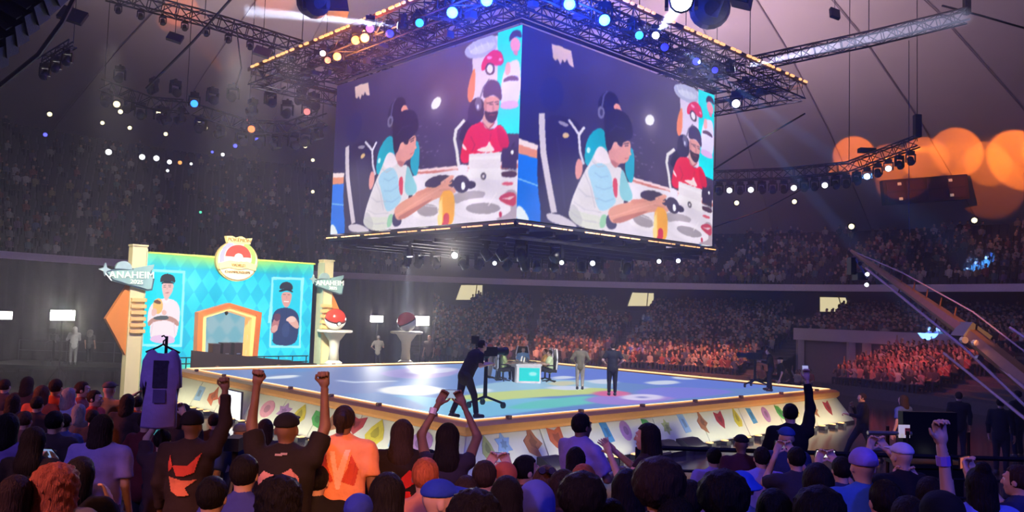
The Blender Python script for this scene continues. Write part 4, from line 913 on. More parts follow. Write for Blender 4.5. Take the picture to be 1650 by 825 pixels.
# ------------------------------------------------------------------ lamps on the rig and under the cube
HOTB = mat('lens_hot_blue', (.3, .6, 1), .3, emit=7, ecol=(.06, .38, 1), var=0); CYB = mat('lens_cyan', (.3, .6, 1), .3, emit=2.6, ecol=(.02, .34, 1), var=0)
HOTW = mat('lens_hot_white', (1, 1, 1), .3, emit=9, ecol=(.8, .9, 1), var=0); VIO = mat('lens_violet', (.2, .2, 1), .3, emit=1.0, ecol=(.04, .03, .9), var=0); AMB = mat('lens_amber', (1, .5, .2), .3, emit=1.4, ecol=(1, .27, .05), var=0)
SOFTW = mat('lens_white', (1, 1, 1), .3, emit=3, ecol=(.9, .93, 1), var=0); PNK = mat('lens_pink', (1, .5, .5), .3, emit=.9, ecol=(1, .25, .2), var=0)
ZR = RZ-.75
for px, py in ((730, 19), (785, -1), (917, 5), (973, 31)):
    p = onz(px, py, ZR); fixture(p, EYE+Vector(((px-850)*.02, 6, 0)), 'blazing blue wash light on the rig directly above the hanging screens', HOTB, 1.15, 'blazing blue wash lights on the rig')
    d = (EYE-p).normalized(); light('POINT', 'blue_spill', p+d*.9-Vector((0, 0, .2)), None, (.015, .06, 1), 1400, .3)
for px, py, m, s, lab in ((676, 37, CYB, .9, 'cyan lamp on the rig beside the white beam pointing at the entrance set side'), (1030, 57, CYB, .9, 'cyan lamp on the rig beside the crossed white beams'), (1071, 76, VIO, .9, 'dim blue lamp on the rig, next past the crossed beams'), (1122, 99, VIO, .9, 'deep violet lamp on the rig, second past the crossed beams'), (1152, 113, VIO, .8, 'faint violet lamp on the rig close to the long grazing beam'), (628, 54, VIO, .9, 'faint violet lamp on the rig beside the orange lit lamp bodies'), (520, 86, SOFTW, .7, 'small white lamp under the amber edge of the rig near the orange lamps'), (596, 46, PNK, .9, 'small pink lamp tucked under the amber led edge of the rig'), (528, 97, PNK, .8, 'small rose lamp at the end of the orange lamp bodies on the rig'), (1186, 167, SOFTW, 1.1, 'white lamp hanging low at the rig corner towards the curved truss')):
    p = onz(px, py, ZR if py < 120 else RZ-1.2); fixture(p, EYE, lab, m, s)
for px, py in ((575, 66), (590, 62), (545, 92)):
    p = onz(px, py, ZR); fixture(p, EYE+Vector((-6, 0, 3)), 'black lamp lit orange among the dark gear on the rig', AMB, 1.0, 'orange lit lamps on the rig'); light('POINT', 'amber_spill', p+Vector((.2, -.7, -.3)), None, (1, .30, .06), 260, .2)
p = onz(650, 42, ZR); fixture(p, at(400, 18, 26), 'white beam light on the rig shooting towards the dome above the entrance set', HOTW, .8, None, ((.65, .75, 1), 180000, 4.5, .3))
p = onz(1055, 59, ZR); fixture(p, at(1097, 4, 22), 'white beam light on the rig shooting upward at the hall roof', HOTW, .8, None, ((.75, .88, 1), 60000, 6, .3))
p = onz(1018, 46, ZR); fixture(p, at(1090, 48, 27), 'white beam light on the rig shooting level along the amber edge', SOFTW, .7, None, ((.75, .8, 1), 40000, 4, .3))
p = onz(1175, 113, ZR); fixture(p, at(1560, 26, 30.5), 'white beam light on the rig grazing the long bare truss', HOTW, .8, None, ((.6, .65, 1), 150000, 4.2, .4))
ZU = CZ0-.85
UND = [((660, 406), 1.0), ((733, 412), 1.0), ((797, 424), .8), ((845, 425), 1.1), ((905, 423), .8), ((955, 424), .9), ((1062, 421), .7), ((1093, 420), .7), ((862, 429), .5)]
for i, ((px, py), s) in enumerate(UND):
    p = onz(px, py, ZU)
    sp_ = {0: (S(5, 9, STAGE_Z), ((.78, .84, 1), 16000, 8, .5)), 1: (onz(800, 470, 2), ((1, .93, .75), 9000, 14, .8))}.get(i)
    fixture(p, sp_[0] if sp_ else EYE+Vector((0, 4, -1)), 'small moving light with white lens under the video cube', SOFTW, s*.8, 'white lamps under the video cube', sp_[1] if sp_ else None)
for k in range(16):
    x, y = CS*(.1+.8*((k*.618) % 1)), CS*(.06+.88*((k*.381+.2) % 1)); p = CUBE @ Vector((x, y, CZ0-.95)); q = topix(p)
    fixture(p, p+Vector((math.cos(k), math.sin(k*1.7), -1.2)), 'unlit black moving light among the beams under the video cube', None, 1.1, 'unlit lamps under the video cube')
p = at(1098, 3, 22); fixture(p, EYE+Vector((0, 0, 2)), 'large round white lamp hanging at the roof above the crossed beams', HOTW, 1.95)
# mist cones added in beam shape to make the sharp white beams show
MIST2 = None; MIST = bpy.data.materials.new('beam_mist'); MIST.use_nodes = True; MIST.node_tree.nodes.clear(); nv = MIST.node_tree.nodes.new('ShaderNodeVolumeScatter'); nv.inputs['Density'].default_value = .11; nv.inputs['Anisotropy'].default_value = .2; no_ = MIST.node_tree.nodes.new('ShaderNodeOutputMaterial'); MIST.node_tree.links.new(nv.outputs[0], no_.inputs['Volume'])
MIST2 = MIST.copy(); MIST2.name = 'thin_mist'; [n for n in MIST2.node_tree.nodes if n.type == 'VOLUME_SCATTER'][0].inputs['Density'].default_value = .014
def mist(a, b, deg, m=None):
    a, b = Vector(a), Vector(b); L = (b-a).length; o = MB().tube([a+(b-a)*.02, b], [.06, .06+L*math.tan(math.radians(deg/2))], 16).build('beam_haze', m or MIST); o['kind'] = 'stuff'; o.display_type = 'WIRE'
mist(onz(650, 42, ZR), at(395, 18, 26), 3.6); mist(onz(1055, 59, ZR), at(1097, 4, 22), 4.5); mist(onz(1018, 46, ZR), at(1085, 48, 27), 3.2); mist(onz(1175, 113, ZR), at(1560, 26, 30.5), 3.6)
a = onz(660, 406, ZU); mist(a, a+Vector((-.25, .2, -4.6)), 11, MIST2); light('SPOT', 'lamp_beam', a-Vector((0, 0, .35)), a+Vector((-.25, .2, -4.6)), (.72, .8, 1), 9000, .05, 12, .4)
a = onz(541, 384, CZ0+.1); mist(a, a+Vector((-1.2, .3, -2.2)), 14, MIST2); light('SPOT', 'lamp_beam', a, a+Vector((-1.2, .3, -2.2)), (.55, .65, 1), 1500, .05, 14, .4)
# curved truss with hanging lamps beside the screens
CT_ = [at(1152, 284, 44), at(1262, 280, 42.5), at(1368, 270, 41), at(1478, 228, 39)]
t = thing('curved_truss', 'dark curved truss hung with lamps before the orange light pools', 'truss'); curve_truss(t, CT_, .5, .04)
for px, py in ((1190, 265), (1290, 150), (1474, 214), (1405, 247)):
    pass
MB().box(CT_[3]+Vector((0, 0, .75)), (.3, .3, 1.1)).build('chain_bag', BLACK, t); MB().box(CT_[2]+Vector((.9, 0, .9)), (.8, .4, .22)).build('control_box', BLACK, t)
for p, q in ((CT_[0], 0), (CT_[2], 1), (CT_[3], 2)): MB().tube([p, p+Vector((0, 0, 9))], .02, 4).build('hoist_chain', BLACK, t)
def onpath(pts, u):
    n = len(pts)-1; i = min(int(u*n), n-1); return pts[i].lerp(pts[i+1], u*n-i)
LIT = {3: SOFTW, 7: SOFTW, 10: SOFTW, 14: SOFTW, 16: SOFTW, 1: SOFTW}
for i in range(19):
    p = onpath(CT_, (i+.4)/19)-Vector((0, 0, .8)); lit = LIT.get(i)
    fixture(p, p+Vector((.2*math.sin(i*2), -.7, -.8)) if not lit else EYE, 'small lit lamp hanging under the dark curved truss' if lit else 'unlit black lamp hanging under the dark curved truss', lit, 1.0, 'lit lamps on the curved truss' if lit else 'unlit lamps on the curved truss')
# orange projections thrown on the dome by that truss
OR_ = (1, .21, .016)
for px, py, a, pw in ((1376, 250, 3.4, 9000), (1432, 262, 3.2, 4500), (1490, 255, 3.6, 9000), (1540, 243, 4.0, 11000), (1590, 262, 3.4, 5200), (1640, 255, 4.6, 12000), (1690, 250, 4, 9000), (1460, 285, 4.6, 3200), (1590, 290, 5, 3000)):
    q = dome_hit(px, py); s0 = onpath(CT_, min(.97, max(.4, (px-1150)/400)))-Vector((0, 0, .2))
    light('SPOT', 'orange_projection', s0, q, OR_, pw*11, .05, a*2.2, .25)
for px, py, a, pw in ((293, 18, 3.2, 7000), (275, 34, 2.2, 3000), (318, 28, 2, 2500), (440, -4, 4, 6000)):
    q = dome_hit(px, py); light('SPOT', 'orange_projection', Vector((-13.5, 37, 14.5)), q, OR_, pw*5, .05, a*2.0, .3)
# bare truss reaching out of the rig, and the one on the opposite side
t = thing('bare_truss', 'long bare lattice truss grazed by a white beam, reaching away from the rig', 'truss'); BT = [at(1208, 104, 33.5), at(1400, 63, 32), at(1558, 25, 31)]
curve_truss(t, BT, .48, .04); MB().box(BT[2]+Vector((0, 0, .5)), (.22, .22, .9)).build('chain_bag', BLACK, t); MB().tube([BT[1]+Vector((1.6, 0, 0)), BT[1]+Vector((1.6, 0, -8))], .015, 4).build('hanging_cable', BLACK, t)
for p in BT: MB().tube([p, p+Vector((0, 0, 12))], .018, 4).build('hoist_chain', BLACK, t)
t = thing('lamp_truss', 'long lattice truss with small lamps crossing the dome behind the amber rig corner', 'truss'); LT = [at(170, -12, 32), at(330, 30, 33), at(486, 78, 34)]
curve_truss(t, LT, .5, .04)
for p in LT: MB().tube([p, p+Vector((0, 0, 12))], .018, 4).build('hoist_chain', BLACK, t)
for i in range(9):
    p = onpath(LT, (i+.6)/9)-Vector((0, 0, .58)); fixture(p, p+Vector((.3, -.5, -1)), 'unlit black lamp hanging under the long truss crossing the dome', None, .62, 'unlit lamps on the long dome truss')
t = thing('dark_truss', 'dark cluttered truss full of lamps over the unlit upper stand', 'truss'); DT = [at(168, 138, 44), at(250, 168, 43), at(300, 172, 42.5)]; curve_truss(t, DT, .6, .045)
t2 = thing('dark_truss', 'dark curved truss with blue and orange lamps beside the amber rig corner', 'truss'); DT2 = [at(318, 178, 42), at(400, 204, 41), at(470, 208, 40), at(520, 190, 39)]; curve_truss(t2, DT2, .6, .045)
for a in (DT[0], DT[2], DT2[1], DT2[3]): MB().tube([a, a+Vector((0, 0, 10))], .02, 4).build('hoist_chain', BLACK, t if a in DT else t2)
for i in range(9):
    p = onpath(DT, (i+.3)/9)+Vector((0, 0, (-.8, .75, -.7)[i % 3])); fixture(p, p+Vector((math.sin(i*3), -.6, -.5)), 'unlit black lamp on the cluttered dark truss over the upper stand', None, 1.35, 'unlit lamps on the cluttered dark truss')
for i in range(15):
    p = onpath(DT2, (i+.4)/15)+Vector((0, 0, (-.85, .8, -.8, 1.3)[i % 4])); fixture(p, p+Vector((math.sin(i*2.1), -.8, -.4)), 'unlit black lamp on the curved truss beside the rig corner', None, 1.35, 'unlit lamps on the truss beside the rig corner')
fixture(at(313, 167, 41), EYE, 'round bright blue lamp over the dark upper stand', LAMPBB, 1.25); fixture(at(405, 208, 40), EYE, 'amber lit lamp low on the curved truss beside the rig corner', AMB, 1.2)
fixture(at(402, 196, 40.2), EYE+Vector((0, 0, 10)), 'dull white lamp just above the amber one on the curved truss', PNK, .9); fixture(at(494, 180, 39), EYE+Vector((3, 0, 0)), 'rose lit lamp at the raised end of the curved truss', PNK, 1.1)
# hanging speakers, panels and cables
SPK = mat('speaker_black', (.012, .012, .016), .6, var=.3, nscale=30, bump=.3)
t = thing('line_array_speaker', 'curved hanging line of black speaker boxes cut off by the picture edge', 'speaker')
for i in range(8):
    p = at(84-i*16, -42+i*13+.5*i*i, 16); u = MB().box((0, 0, 0), (.95, .5, .3), Matrix.Rotation(.5, 3, 'Y') @ Matrix.Rotation(-.3-i*.08, 3, 'X')).build('speaker_box', SPK, t); u.location = p
    MB().box((0, -.29, 0), (.82, .03, .24), Matrix.Rotation(.5, 3, 'Y') @ Matrix.Rotation(-.3-i*.08, 3, 'X')).build('grille', DARK, u)
MB().tube([at(118, -40, 16.4), at(112, -40, 16.4)+Vector((0, 0, 10))], .03, 5).build('hoist_chain', BLACK, t)
for (px, py, w, h, Y, lab) in ((505, 4, .85, .8, 24, 'rounded black speaker hanging at the roof nearest the entrance set'), (543, 4, .66, .8, 26, 'square black speaker hanging at the roof beside the rounded one'), (1143, 14, 1.1, .8, 24, 'big slanted black speaker hanging at the roof past the crossed beams'), (1196, -2, .6, .4, 24, 'small black speaker hanging at the roof past the slanted one')):
    t = thing('hanging_speaker', lab, 'speaker', at(px, py, Y), -.4 if px > 800 else .3)
    (MB().lathe([(.2*w, -.45), (.5*w, -.3), (.56*w, .1), (.45*w, .4), (.2*w, .5)], 18, Matrix.Rotation(1.9, 4, 'X') @ Matrix.Rotation(.3, 4, 'Y')) if w > .8 else MB().box((0, 0, 0), (w, .7, h), Matrix.Rotation(.35 if px > 800 else -.1, 3, 'Y'), taper=.8)).build('speaker_box', SPK, t); MB().box((0, -.37, 0), (w*.8, .04, h*.8), Matrix.Rotation(.35 if px > 800 else -.1, 3, 'Y')).build('grille', DARK, t)
    MB().tube([(0, 0, h*.4), (0, 0, 9)], .02, 4).build('hoist_chain', BLACK, t)
for px, py, w, Y, lab in ((117, 25, .72, 24, 'flat dark acoustic panel hanging beside the thick cable'), (282, 61, .5, 28, 'flat dark acoustic panel hanging under the long dome truss'), (423, 84, .6, 30, 'flat grey acoustic panel hanging by the amber rig corner'), (1345, 22, .35, 28, 'small dark hoist motor hanging above the bare truss')):
    t = thing('acoustic_baffle' if px < 1000 else 'hoist_motor', lab, 'panel' if px < 1000 else 'hoist', at(px, py, Y), .3)
    MB().box((0, 0, 0), (w, .12, w*(.7 if px < 1000 else 1.3)), Matrix.Rotation(-.5, 3, 'X') @ Matrix.Rotation(.3, 3, 'Y')).build('panel_board' if px < 1000 else 'motor_body', GREY if px > 400 and px < 1000 else BLACK, t); MB().tube([(0, 0, w*.3), (0, 0, 10)], .012, 4).build('hanging_wire', BLACK, t)
t = thing('lamp_bar', 'tilted dark lamp bar hanging beside the thick cable', 'truss'); a, b = at(66, 102, 24), at(118, 70, 24); truss(t, a, b, .22, .025); MB().tube([b, b+Vector((0, 0, 8))], .012, 4).build('hoist_chain', BLACK, t)
for i, u in enumerate((.15, .5, .85)): fixture(a.lerp(b, u)-Vector((0, 0, .42)), a.lerp(b, u)+Vector((0, -1, -2)), 'unlit black lamp under the tilted lamp bar', None, .7, 'unlit lamps on the tilted lamp bar')
def cable(pts, r, label):
    mb = MB(); mb.tube(pts, r, 6); return tag(mb.build('rigging_cable', BLACK), label, 'cable')
cable([at(128, -20, 20), at(100, 36, 20), at(62, 88, 20), at(-10, 146, 20)], .06, 'thick black cable sagging across the corner beside the speaker boxes')
cable([at(378, -8, 27), at(310, 68, 29), at(236, 142, 31)], .05, 'thick black cable slanting down past the hanging acoustic panel')
cable([at(381, 45, 33), at(389, 110, 35), at(380, 140, 36)], .03, 'slack thin cable hanging under the long dome truss')
cable([at(1297, 183, 42), at(1225, 225, 42), at(1150, 273, 42)], .05, 'black cable slanting down from the rig corner towards the screens')
cable([at(1302, 300, 43), at(1230, 338, 43), at(1150, 366, 43)], .035, 'thin black cable slanting under the curved lamp truss')
cable([at(1518, 9, 31), at(1580, 25, 31), at(1660, 48, 31)], .04, 'dark cable running from the bare truss end to the picture edge'); cable([at(432, 156, 38), at(460, 140, 37)], .05, 'short dark strut under the amber rig corner')
# blue picture discs thrown on the balcony and crowd
for px, py, rpx, pw, ang in ((1561, 411, 24, 11000, 2.6), (1507, 541, 19, 9000, 2.2), (1040, 514, 12, 1500, 1.4), (1031, 550, 11, 1600, 1.4)):
    Yt = {1561: 55, 1507: 50.5, 1040: 66, 1031: 56}[px]; q = at(px, py, Yt); s0 = at(1105, 84, 27.5) if px > 1200 else Vector((10.5, 39, 12.4))
    d = (q-s0).length; light('SPOT', 'blue_projection', s0, q, (.12, .38, 1), pw*30*(d/26)**2, .02, math.degrees(2*math.atan(rpx*Yt/FPX/d)), .12)
# ------------------------------------------------------------------ floodlights
GLARE = mat('flood_glare', (1, 1, .95), .5, emit=14, ecol=(1, .96, .88), var=0)
for px, py, w, h, Y, zb, lab in ((101, 508, 1.0, .46, 38, 0, 'glaring white floodlight above the dark camera platform'), (-2, 508, 1.15, .38, 41, 0, 'white floodlight cut by the picture edge beyond the camera platform'), (607, 514, .72, .36, 48, 0, 'smaller white floodlight behind the plinths, next to the tower side'), (679, 517, .85, .5, 46, 0, 'glaring white floodlight just behind the middle plinth')):
    p = at(px, py, Y); rz = math.atan2(EYE.y-p.y, EYE.x-p.x)+math.pi/2
    t = thing('floodlight', lab, 'floodlight', (p.x, p.y, zb), rz)
    MB().box((0, .06, p.z), (w+.08, .12, h+.08)).build('lamp_housing', BLACK, t); MB().box((0, -.01, p.z), (w, .04, h)).build('lamp_panel', GLARE, t)
    MB().tube([(0, .1, 0), (0, .1, p.z)], .035, 6).build('stand_pole', BLACK, t)
    if px > 0:
        l0 = Vector((p.x, p.y, p.z))+(EYE-Vector((p.x, p.y, EYE.z))).normalized()*.08; light('AREA', 'flood_beam', l0, l0+Vector((-p.x*.4, -20, 4.5)), (1, .95, .86), 480 if px < 200 else 160 if px < 650 else 380, w*.9, sy=h*.9)
    for k in range(3): MB().tube([(0, .1, .9), (.6*math.cos(k*2.09+.5), .1+.6*math.sin(k*2.09+.5), 0.02)], .025, 5).build('leg', BLACK, t)
# camera platform beside the entrance set
t = thing('camera_platform', 'dark camera platform with thin rail beside the cream tower', 'platform', at(110, 590, 39.5)); t.location.z = 0
PZ = .85
MB().box((0, .5, PZ-.08), (7.5, 3.2, .16)).build('platform_deck', DARK, t)
for x in (-3.6, -1.2, 1.2, 3.6):
    for y in (-1, 2): MB().box((x, y, (PZ-.16)/2), (.12, .12, PZ-.16)).build('leg', BLACK, t)
    MB().tube([(x, 2, PZ), (x, 2, PZ+1)], .025, 5).build('rail_post', GREY, t)
for z in (.5, 1.0): MB().tube([(-3.6, 2, PZ+z), (3.6, 2, PZ+z)], .022, 5).build('guard_rail', GREY, t)
for k in range(5): MB().box((-4.0-.28*k, -.4, PZ-.17*(k+1)), (.28, 1, .05)).build('step', GREY, t)
def video_camera(p, rz, label, h=1.35, dolly=True, s=1.):
    t = thing('video_camera', label, 'camera', p, rz); t.scale = (s, s, s)
    MB().box((0, 0, h), (.22, .62, .26)).box((0, -.2, h+.2), (.1, .3, .12)).build('camera_body', BLACK, t); MB().lathe([(.1, 0), (.1, .3), (.13, .34), (.13, .42)], 12, Matrix.Translation((0, .3, h)) @ Matrix.Rotation(-math.pi/2, 4, 'X')).build('camera_lens', BLACK, t)
    MB().box((-.02, -.4, h+.32), (.3, .05, .22)).build('viewfinder', BLACK, t)
    MB().lathe([(.06, .25), (.05, h-.2), (.1, h-.14)], 8).build('pedestal_column', BLACK, t)
    for s_ in (-1, 1): MB().tube([(s_*.06, -.2, h-.1), (s_*.22, -.65, h-.22)], .018, 5).build('pan_handle', GREY, t)
    for k in range(3):
        a = k*2.094+.5; e = (.55*math.cos(a), .55*math.sin(a), .14); MB().tube([(0, 0, .3), e], .035, 6).build('leg', BLACK, t)
        MB().lathe([(.09, -.03), (.09, .03)], 10, Matrix.Translation((e[0], e[1], .09)) @ Matrix.Rotation(math.pi/2, 4, 'X')).build('wheel', DARK, t)
    return t
pc = at(86, 566, 39); video_camera((pc.x, pc.y, PZ), .3, 'big video camera on tripod on the dark camera platform', 1.3)
# ------------------------------------------------------------------ camera crane
BOOM = mat('crane_brown', (.20, .085, .035), .4, .5, var=.25); ROD = mat('crane_rod', (.40, .25, .18), .5, .2)
t = thing('camera_crane', 'long brown camera crane boom rising from the crowd towards the balcony', 'camera crane')
tip = at(1372, 404, 24); mid_ = at(1561, 537, 17.5); base = at(1762, 702, 12.6); pz = Vector((base.x, base.y, 0))
MB().tube([tip, tip.lerp(mid_, .5), mid_], [.05, .1, .17], 6).build('boom_tube', BOOM, t); MB().tube([mid_, base], [.17, .2], 6).build('boom_tube', BOOM, t)
off = Vector((-.12, 0, -.42)); MB().tube([tip.lerp(mid_, .18)+off*.4, mid_+off*.75, base+off], .035, 5).build('lower_rod', ROD, t)
MB().tube([at(1521, 569, 17), at(1690, 706, 12.2)], .03, 5).build('tension_rod', ROD, t); MB().tube([at(1590, 573, 16.5), at(1700, 668, 13)], .035, 5).build('tension_rod', ROD, t); MB().tube([at(1628, 528, 15.5), at(1720, 590, 13.6)], .03, 5).build('tension_rod', ROD, t)
MB().tube([tip, tip.lerp(mid_, .5)+Vector((.05, 0, .32)), mid_+Vector((.1, 0, .45)), base+Vector((.1, 0, .4))], .02, 4).build('stay_cable', ROD, t)
for i in range(7):
    p = tip.lerp(mid_, .3+i*.1); MB().tube([p, p+off*(.35+.05*i)], .02, 4).build('strut', BOOM, t)
    MB().tube([p, p+Vector((.07, 0, .33))], .018, 4).build('strut', BOOM, t)
MB().box(mid_+Vector((.05, 0, -.05)), (.5, .5, .36), Matrix.Rotation(.6, 3, 'Y')).build('pulley_block', GREY, t)
for q in ((1553, 548), (1578, 577), (1572, 553)):
    MB().lathe([(.07, -.05), (.07, .05)], 10, Matrix.Translation(at(q[0], q[1], 16.8)) @ Matrix.Rotation(1.57, 4, 'X')).build('pulley', mat('pulley_pale', (.5, .45, .42), .3, .6), t)
hd = MB().box(tip+Vector((.05, .1, -.45)), (.16, .3, .5)).build('camera_head', BLACK, t); MB().box(tip+Vector((.25, 0, -.75)), (.3, .4, .22)).build('remote_camera', BLACK, t)
MB().tube([tip+Vector((.1, 0, -.2)), at(1398, 448, 23.6)], .04, 5).build('head_arm', GREY, t)
for q, m in (((1397, 442), LAMPC), ((1396, 459), LAMPC), ((1385, 425), GREY)): MB().lathe([(.05, -.02), (.06, .03)], 8, Matrix.Translation(at(q[0], q[1], 23.4)) @ Matrix.Rotation(1.57, 4, 'X')).build('tally_lamp', m, t)
MB().lathe([(.3, 0), (.3, .1), (.12, .2), (.11, base.z-.1), (.2, base.z)], 12, Matrix.Translation(pz)).build('crane_post', BLACK, t)
for k in range(4): MB().tube([pz+Vector((0, 0, .5)), pz+Vector((1.1*math.cos(k*1.57+.7), 1.1*math.sin(k*1.57+.7), .05))], .06, 6).build('leg', BLACK, t)
light('SPOT', 'crane_accent', (9, 6, 9), at(1530, 515, 18.5), (1, .42, .16), 16000, .2, 14, .6)
# ------------------------------------------------------------------ barrier, floor speakers, camera cart
BZ = 1.2
t = thing('crowd_barrier', 'black steel crowd barrier with four rails between the seats and the open floor', 'barrier', (0, 11.0, BZ))
for k in range(9): MB().tube([(1.75+k*1.38, 0, 0), (1.75+k*1.38, 0, 1.15)], .035, 6).build('barrier_post', BLACK, t)
for z in (.12, .38, .62, .86, 1.15): MB().tube([(1.75, 0, z), (12.8, 0, z)], .032 if z > 1 else .02, 5).build('barrier_rail', BLACK, t)
def wedge(px, py, Y, w, rz, label):
    p = at(px, py, Y); t = thing('floor_speaker', label, 'speaker', (p.x, p.y, 0), rz)
    M = Matrix.Rotation(math.pi/2, 4, 'Z'); MB().prism([(-.35, 0), (.3, 0), (.3, .2), (-.15, .55), (-.35, .55)], -w/2, w/2, M).build('speaker_box', SPK, t); MB().prism([(.31, .05), (.31, .2), (-.12, .53), (-.14, .5)], -w*.42, w*.42, M).build('grille', DARK, t)
for i, (px, py, w) in enumerate(((855, 735, .7), (1018, 712, .75), (1048, 708, .7), (1082, 706, .85))):
    s, h = skirt_hit(0, px, 690); q = S(s, -1.05-.1*(i % 2))
    t = thing('floor_speaker', ['black floor speaker at the skirt below the brown kite emblem', 'black floor speaker first of three below the purple emblem', 'black floor speaker second of three below the green leaf', 'black floor speaker third of three, nearest the pale blue emblem'][i], 'speaker', q, PHI)
    M = Matrix.Rotation(-math.pi/2, 4, 'Z'); MB().prism([(-.35, 0), (.3, 0), (.3, .15), (-.15, .4), (-.35, .4)], -w/2, w/2, M).build('speaker_box', SPK, t); MB().prism([(.31, .03), (.31, .15), (-.12, .39), (-.14, .36)], -w*.42, w*.42, M).build('grille', DARK, t)
pcart = at(1494, 742, 13.6)
t = thing('camera_cart', 'black equipment cart with small lit monitors standing on the open floor', 'cart', (pcart.x, pcart.y, 0), .1); t.scale = (1.15, 1.15, 1.22)
for z in (.35, .95, 1.5): MB().box((0, 0, z), (.95, .55, .05)).build('cart_shelf', BLACK, t)
for x in (-.45, .45):
    for y in (-.25, .25): MB().tube([(x, y, .12), (x, y, 1.95)], .025, 5).build('cart_post', BLACK, t); MB().lathe([(.09, -.03), (.09, .03)], 10, Matrix.Translation((x, y, .09)) @ Matrix.Rotation(1.57, 4, 'X')).build('wheel', DARK, t)
MB().box((.02, .02, 1.9), (.82, .12, .56)).build('monitor', BLACK, t); MB().box((.0, -.02, 1.22), (.8, .4, .46)).build('equipment_box', BLACK, t)
for x, z, m in ((.1, 1.62, LAMPC), (.36, 1.62, GREY), (.22, 1.62, GREY)): MB().box((x, -.3, z), (.07, .03, .06)).build('indicator', m, t)
for z in (1.9, 1.68): MB().tube([(-.95, -.1, z), (-.3, -.1, z)], .03, 6).build('push_handle', STEEL, t)
MB().box((-.42, -.12, 1.93), (.16, .02, .17)).build('tag_card', mat('tag_white', (.9, .8, .75), .5, emit=.4), t); MB().box((-.38, -.135, 1.93), (.07, .01, .09)).build('tag_mark', mat('tag_red', (.7, .1, .05), .5), t)
# tripod standing in the near crowd
p = at(378, 740, 7.9); gz = ground(p.x, p.y)
t = thing('tripod', 'black tripod standing in the crowd between the raised fists', 'tripod', (p.x, p.y, gz))
for k in range(3): MB().tube([(0, 0, 1.15), (.42*math.cos(k*2.094+.4), .42*math.sin(k*2.094+.4), 0)], .022, 5).build('leg', BLACK, t)
MB().tube([(0, 0, 1.1), (0, 0, 1.4)], .03, 6).build('centre_column', BLACK, t); MB().box((0, 0, 1.46), (.14, .24, .12)).build('tripod_head', BLACK, t)
# T-shirt on a hanger held up above the crowd
pt = at(263, 560, 7.6); t = thing('shirt_on_hanger', 'purple T-shirt on a black hanger held up on a pole above the crowd', 'shirt', pt, .12)
SHP = mat('shirt_purple', (.34, .25, .56), .85, var=.15, nscale=12, bump=.5)
half_ = [(0, -.055), (.05, -.05), (.09, -.015), (.13, -.04), (.165, -.12), (.18, -.26), (.185, -.36), (.135, -.38), (.13, -.3), (.145, -.5), (.155, -.73), (0, -.745)]
outl = half_+[(-x, z) for x, z in half_[::-1][1:-1]]
mb = MB(); n = len(outl); 
for y, sc in ((-.05, .93), (-.02, 1), (.02, 1), (.05, .93)): mb.v += [(x*sc, y+.012*math.sin(x*40+z*9), (z+.4)*sc-.4) for x, z in outl]
mb.f = [tuple(range(n)), tuple(range(3*n, 4*n))[::-1]]+[(k*n+i, (k+1)*n+i, (k+1)*n+(i+1) % n, k*n+(i+1) % n) for k in range(3) for i in range(n)]; mb.m = [0]*len(mb.f)
mb.build('shirt_body', SHP, t, True)
MB().box((.005, -.056, -.24), (.13, .006, .25)).build('chest_print', mat('print_dark', (.035, .03, .06), .8, var=.5, nscale=40), t); MB().box((.005, -.058, -.44), (.11, .004, .12)).build('lower_print', mat('print_mid', (.11, .085, .24), .8, var=.3), t)
MB().tube([(-.15, 0, -.045), (-.05, 0, .0), (0, 0, .03), (.05, 0, .0), (.15, 0, -.045)], .01, 6).tube([(0, 0, .03), (.0, 0, .06), (.025, 0, .085), (.0, 0, .11), (-.02, 0, .1)], .008, 6).build('hanger', BLACK, t)
MB().tube([(0, .09, .1), (0, .12, -1.25)], .014, 6).build('pole', BLACK, t)
# ------------------------------------------------------------------ figures grown from smoothly joined limbs
def smin(a, b, k):
    h = np.clip(.5+.5*(b-a)/k, 0, 1); return b*(1-h)+a*h-k*h*(1-h)
def cone(a, b, ra, rb=None, k=.03, sc=(1, 1, 1), m=0, flat=False): return ('c', np.array(a, float), np.array(b, float), ra, ra if rb is None else rb, k, np.array(sc, float), m, flat)
def ell(c, r, k=.02, m=0): return ('e', np.array(c, float), np.array(r, float), k, m)
def pdist(p, X, Y, Z):
    if p[0] == 'e':
        c, r = p[1], p[2]; q = np.sqrt(((X-c[0])/r[0])**2+((Y-c[1])/r[1])**2+((Z-c[2])/r[2])**2); return (q-1)*min(r)
    _, a, b, ra, rb, k, sc, m, flat = p
    a = a*sc; b = b*sc; d = b-a; L2 = max(d @ d, 1e-9)
    x, y, z = X*sc[0]-a[0], Y*sc[1]-a[1], Z*sc[2]-a[2]
    t0 = (x*d[0]+y*d[1]+z*d[2])/L2; t = np.clip(t0, 0, 1)
    dd = np.sqrt((x-t*d[0])**2+(y-t*d[1])**2+(z-t*d[2])**2)-(ra+(rb-ra)*t)
    if flat: dd = np.maximum(dd, (t0-1)*math.sqrt(L2))
    return dd
def pbox(p):
    if p[0] == 'e': return p[1]-p[2], p[1]+p[2]
    r = max(p[3], p[4])/p[6]; return np.minimum(p[1], p[2])-r, np.maximum(p[1], p[2])+r
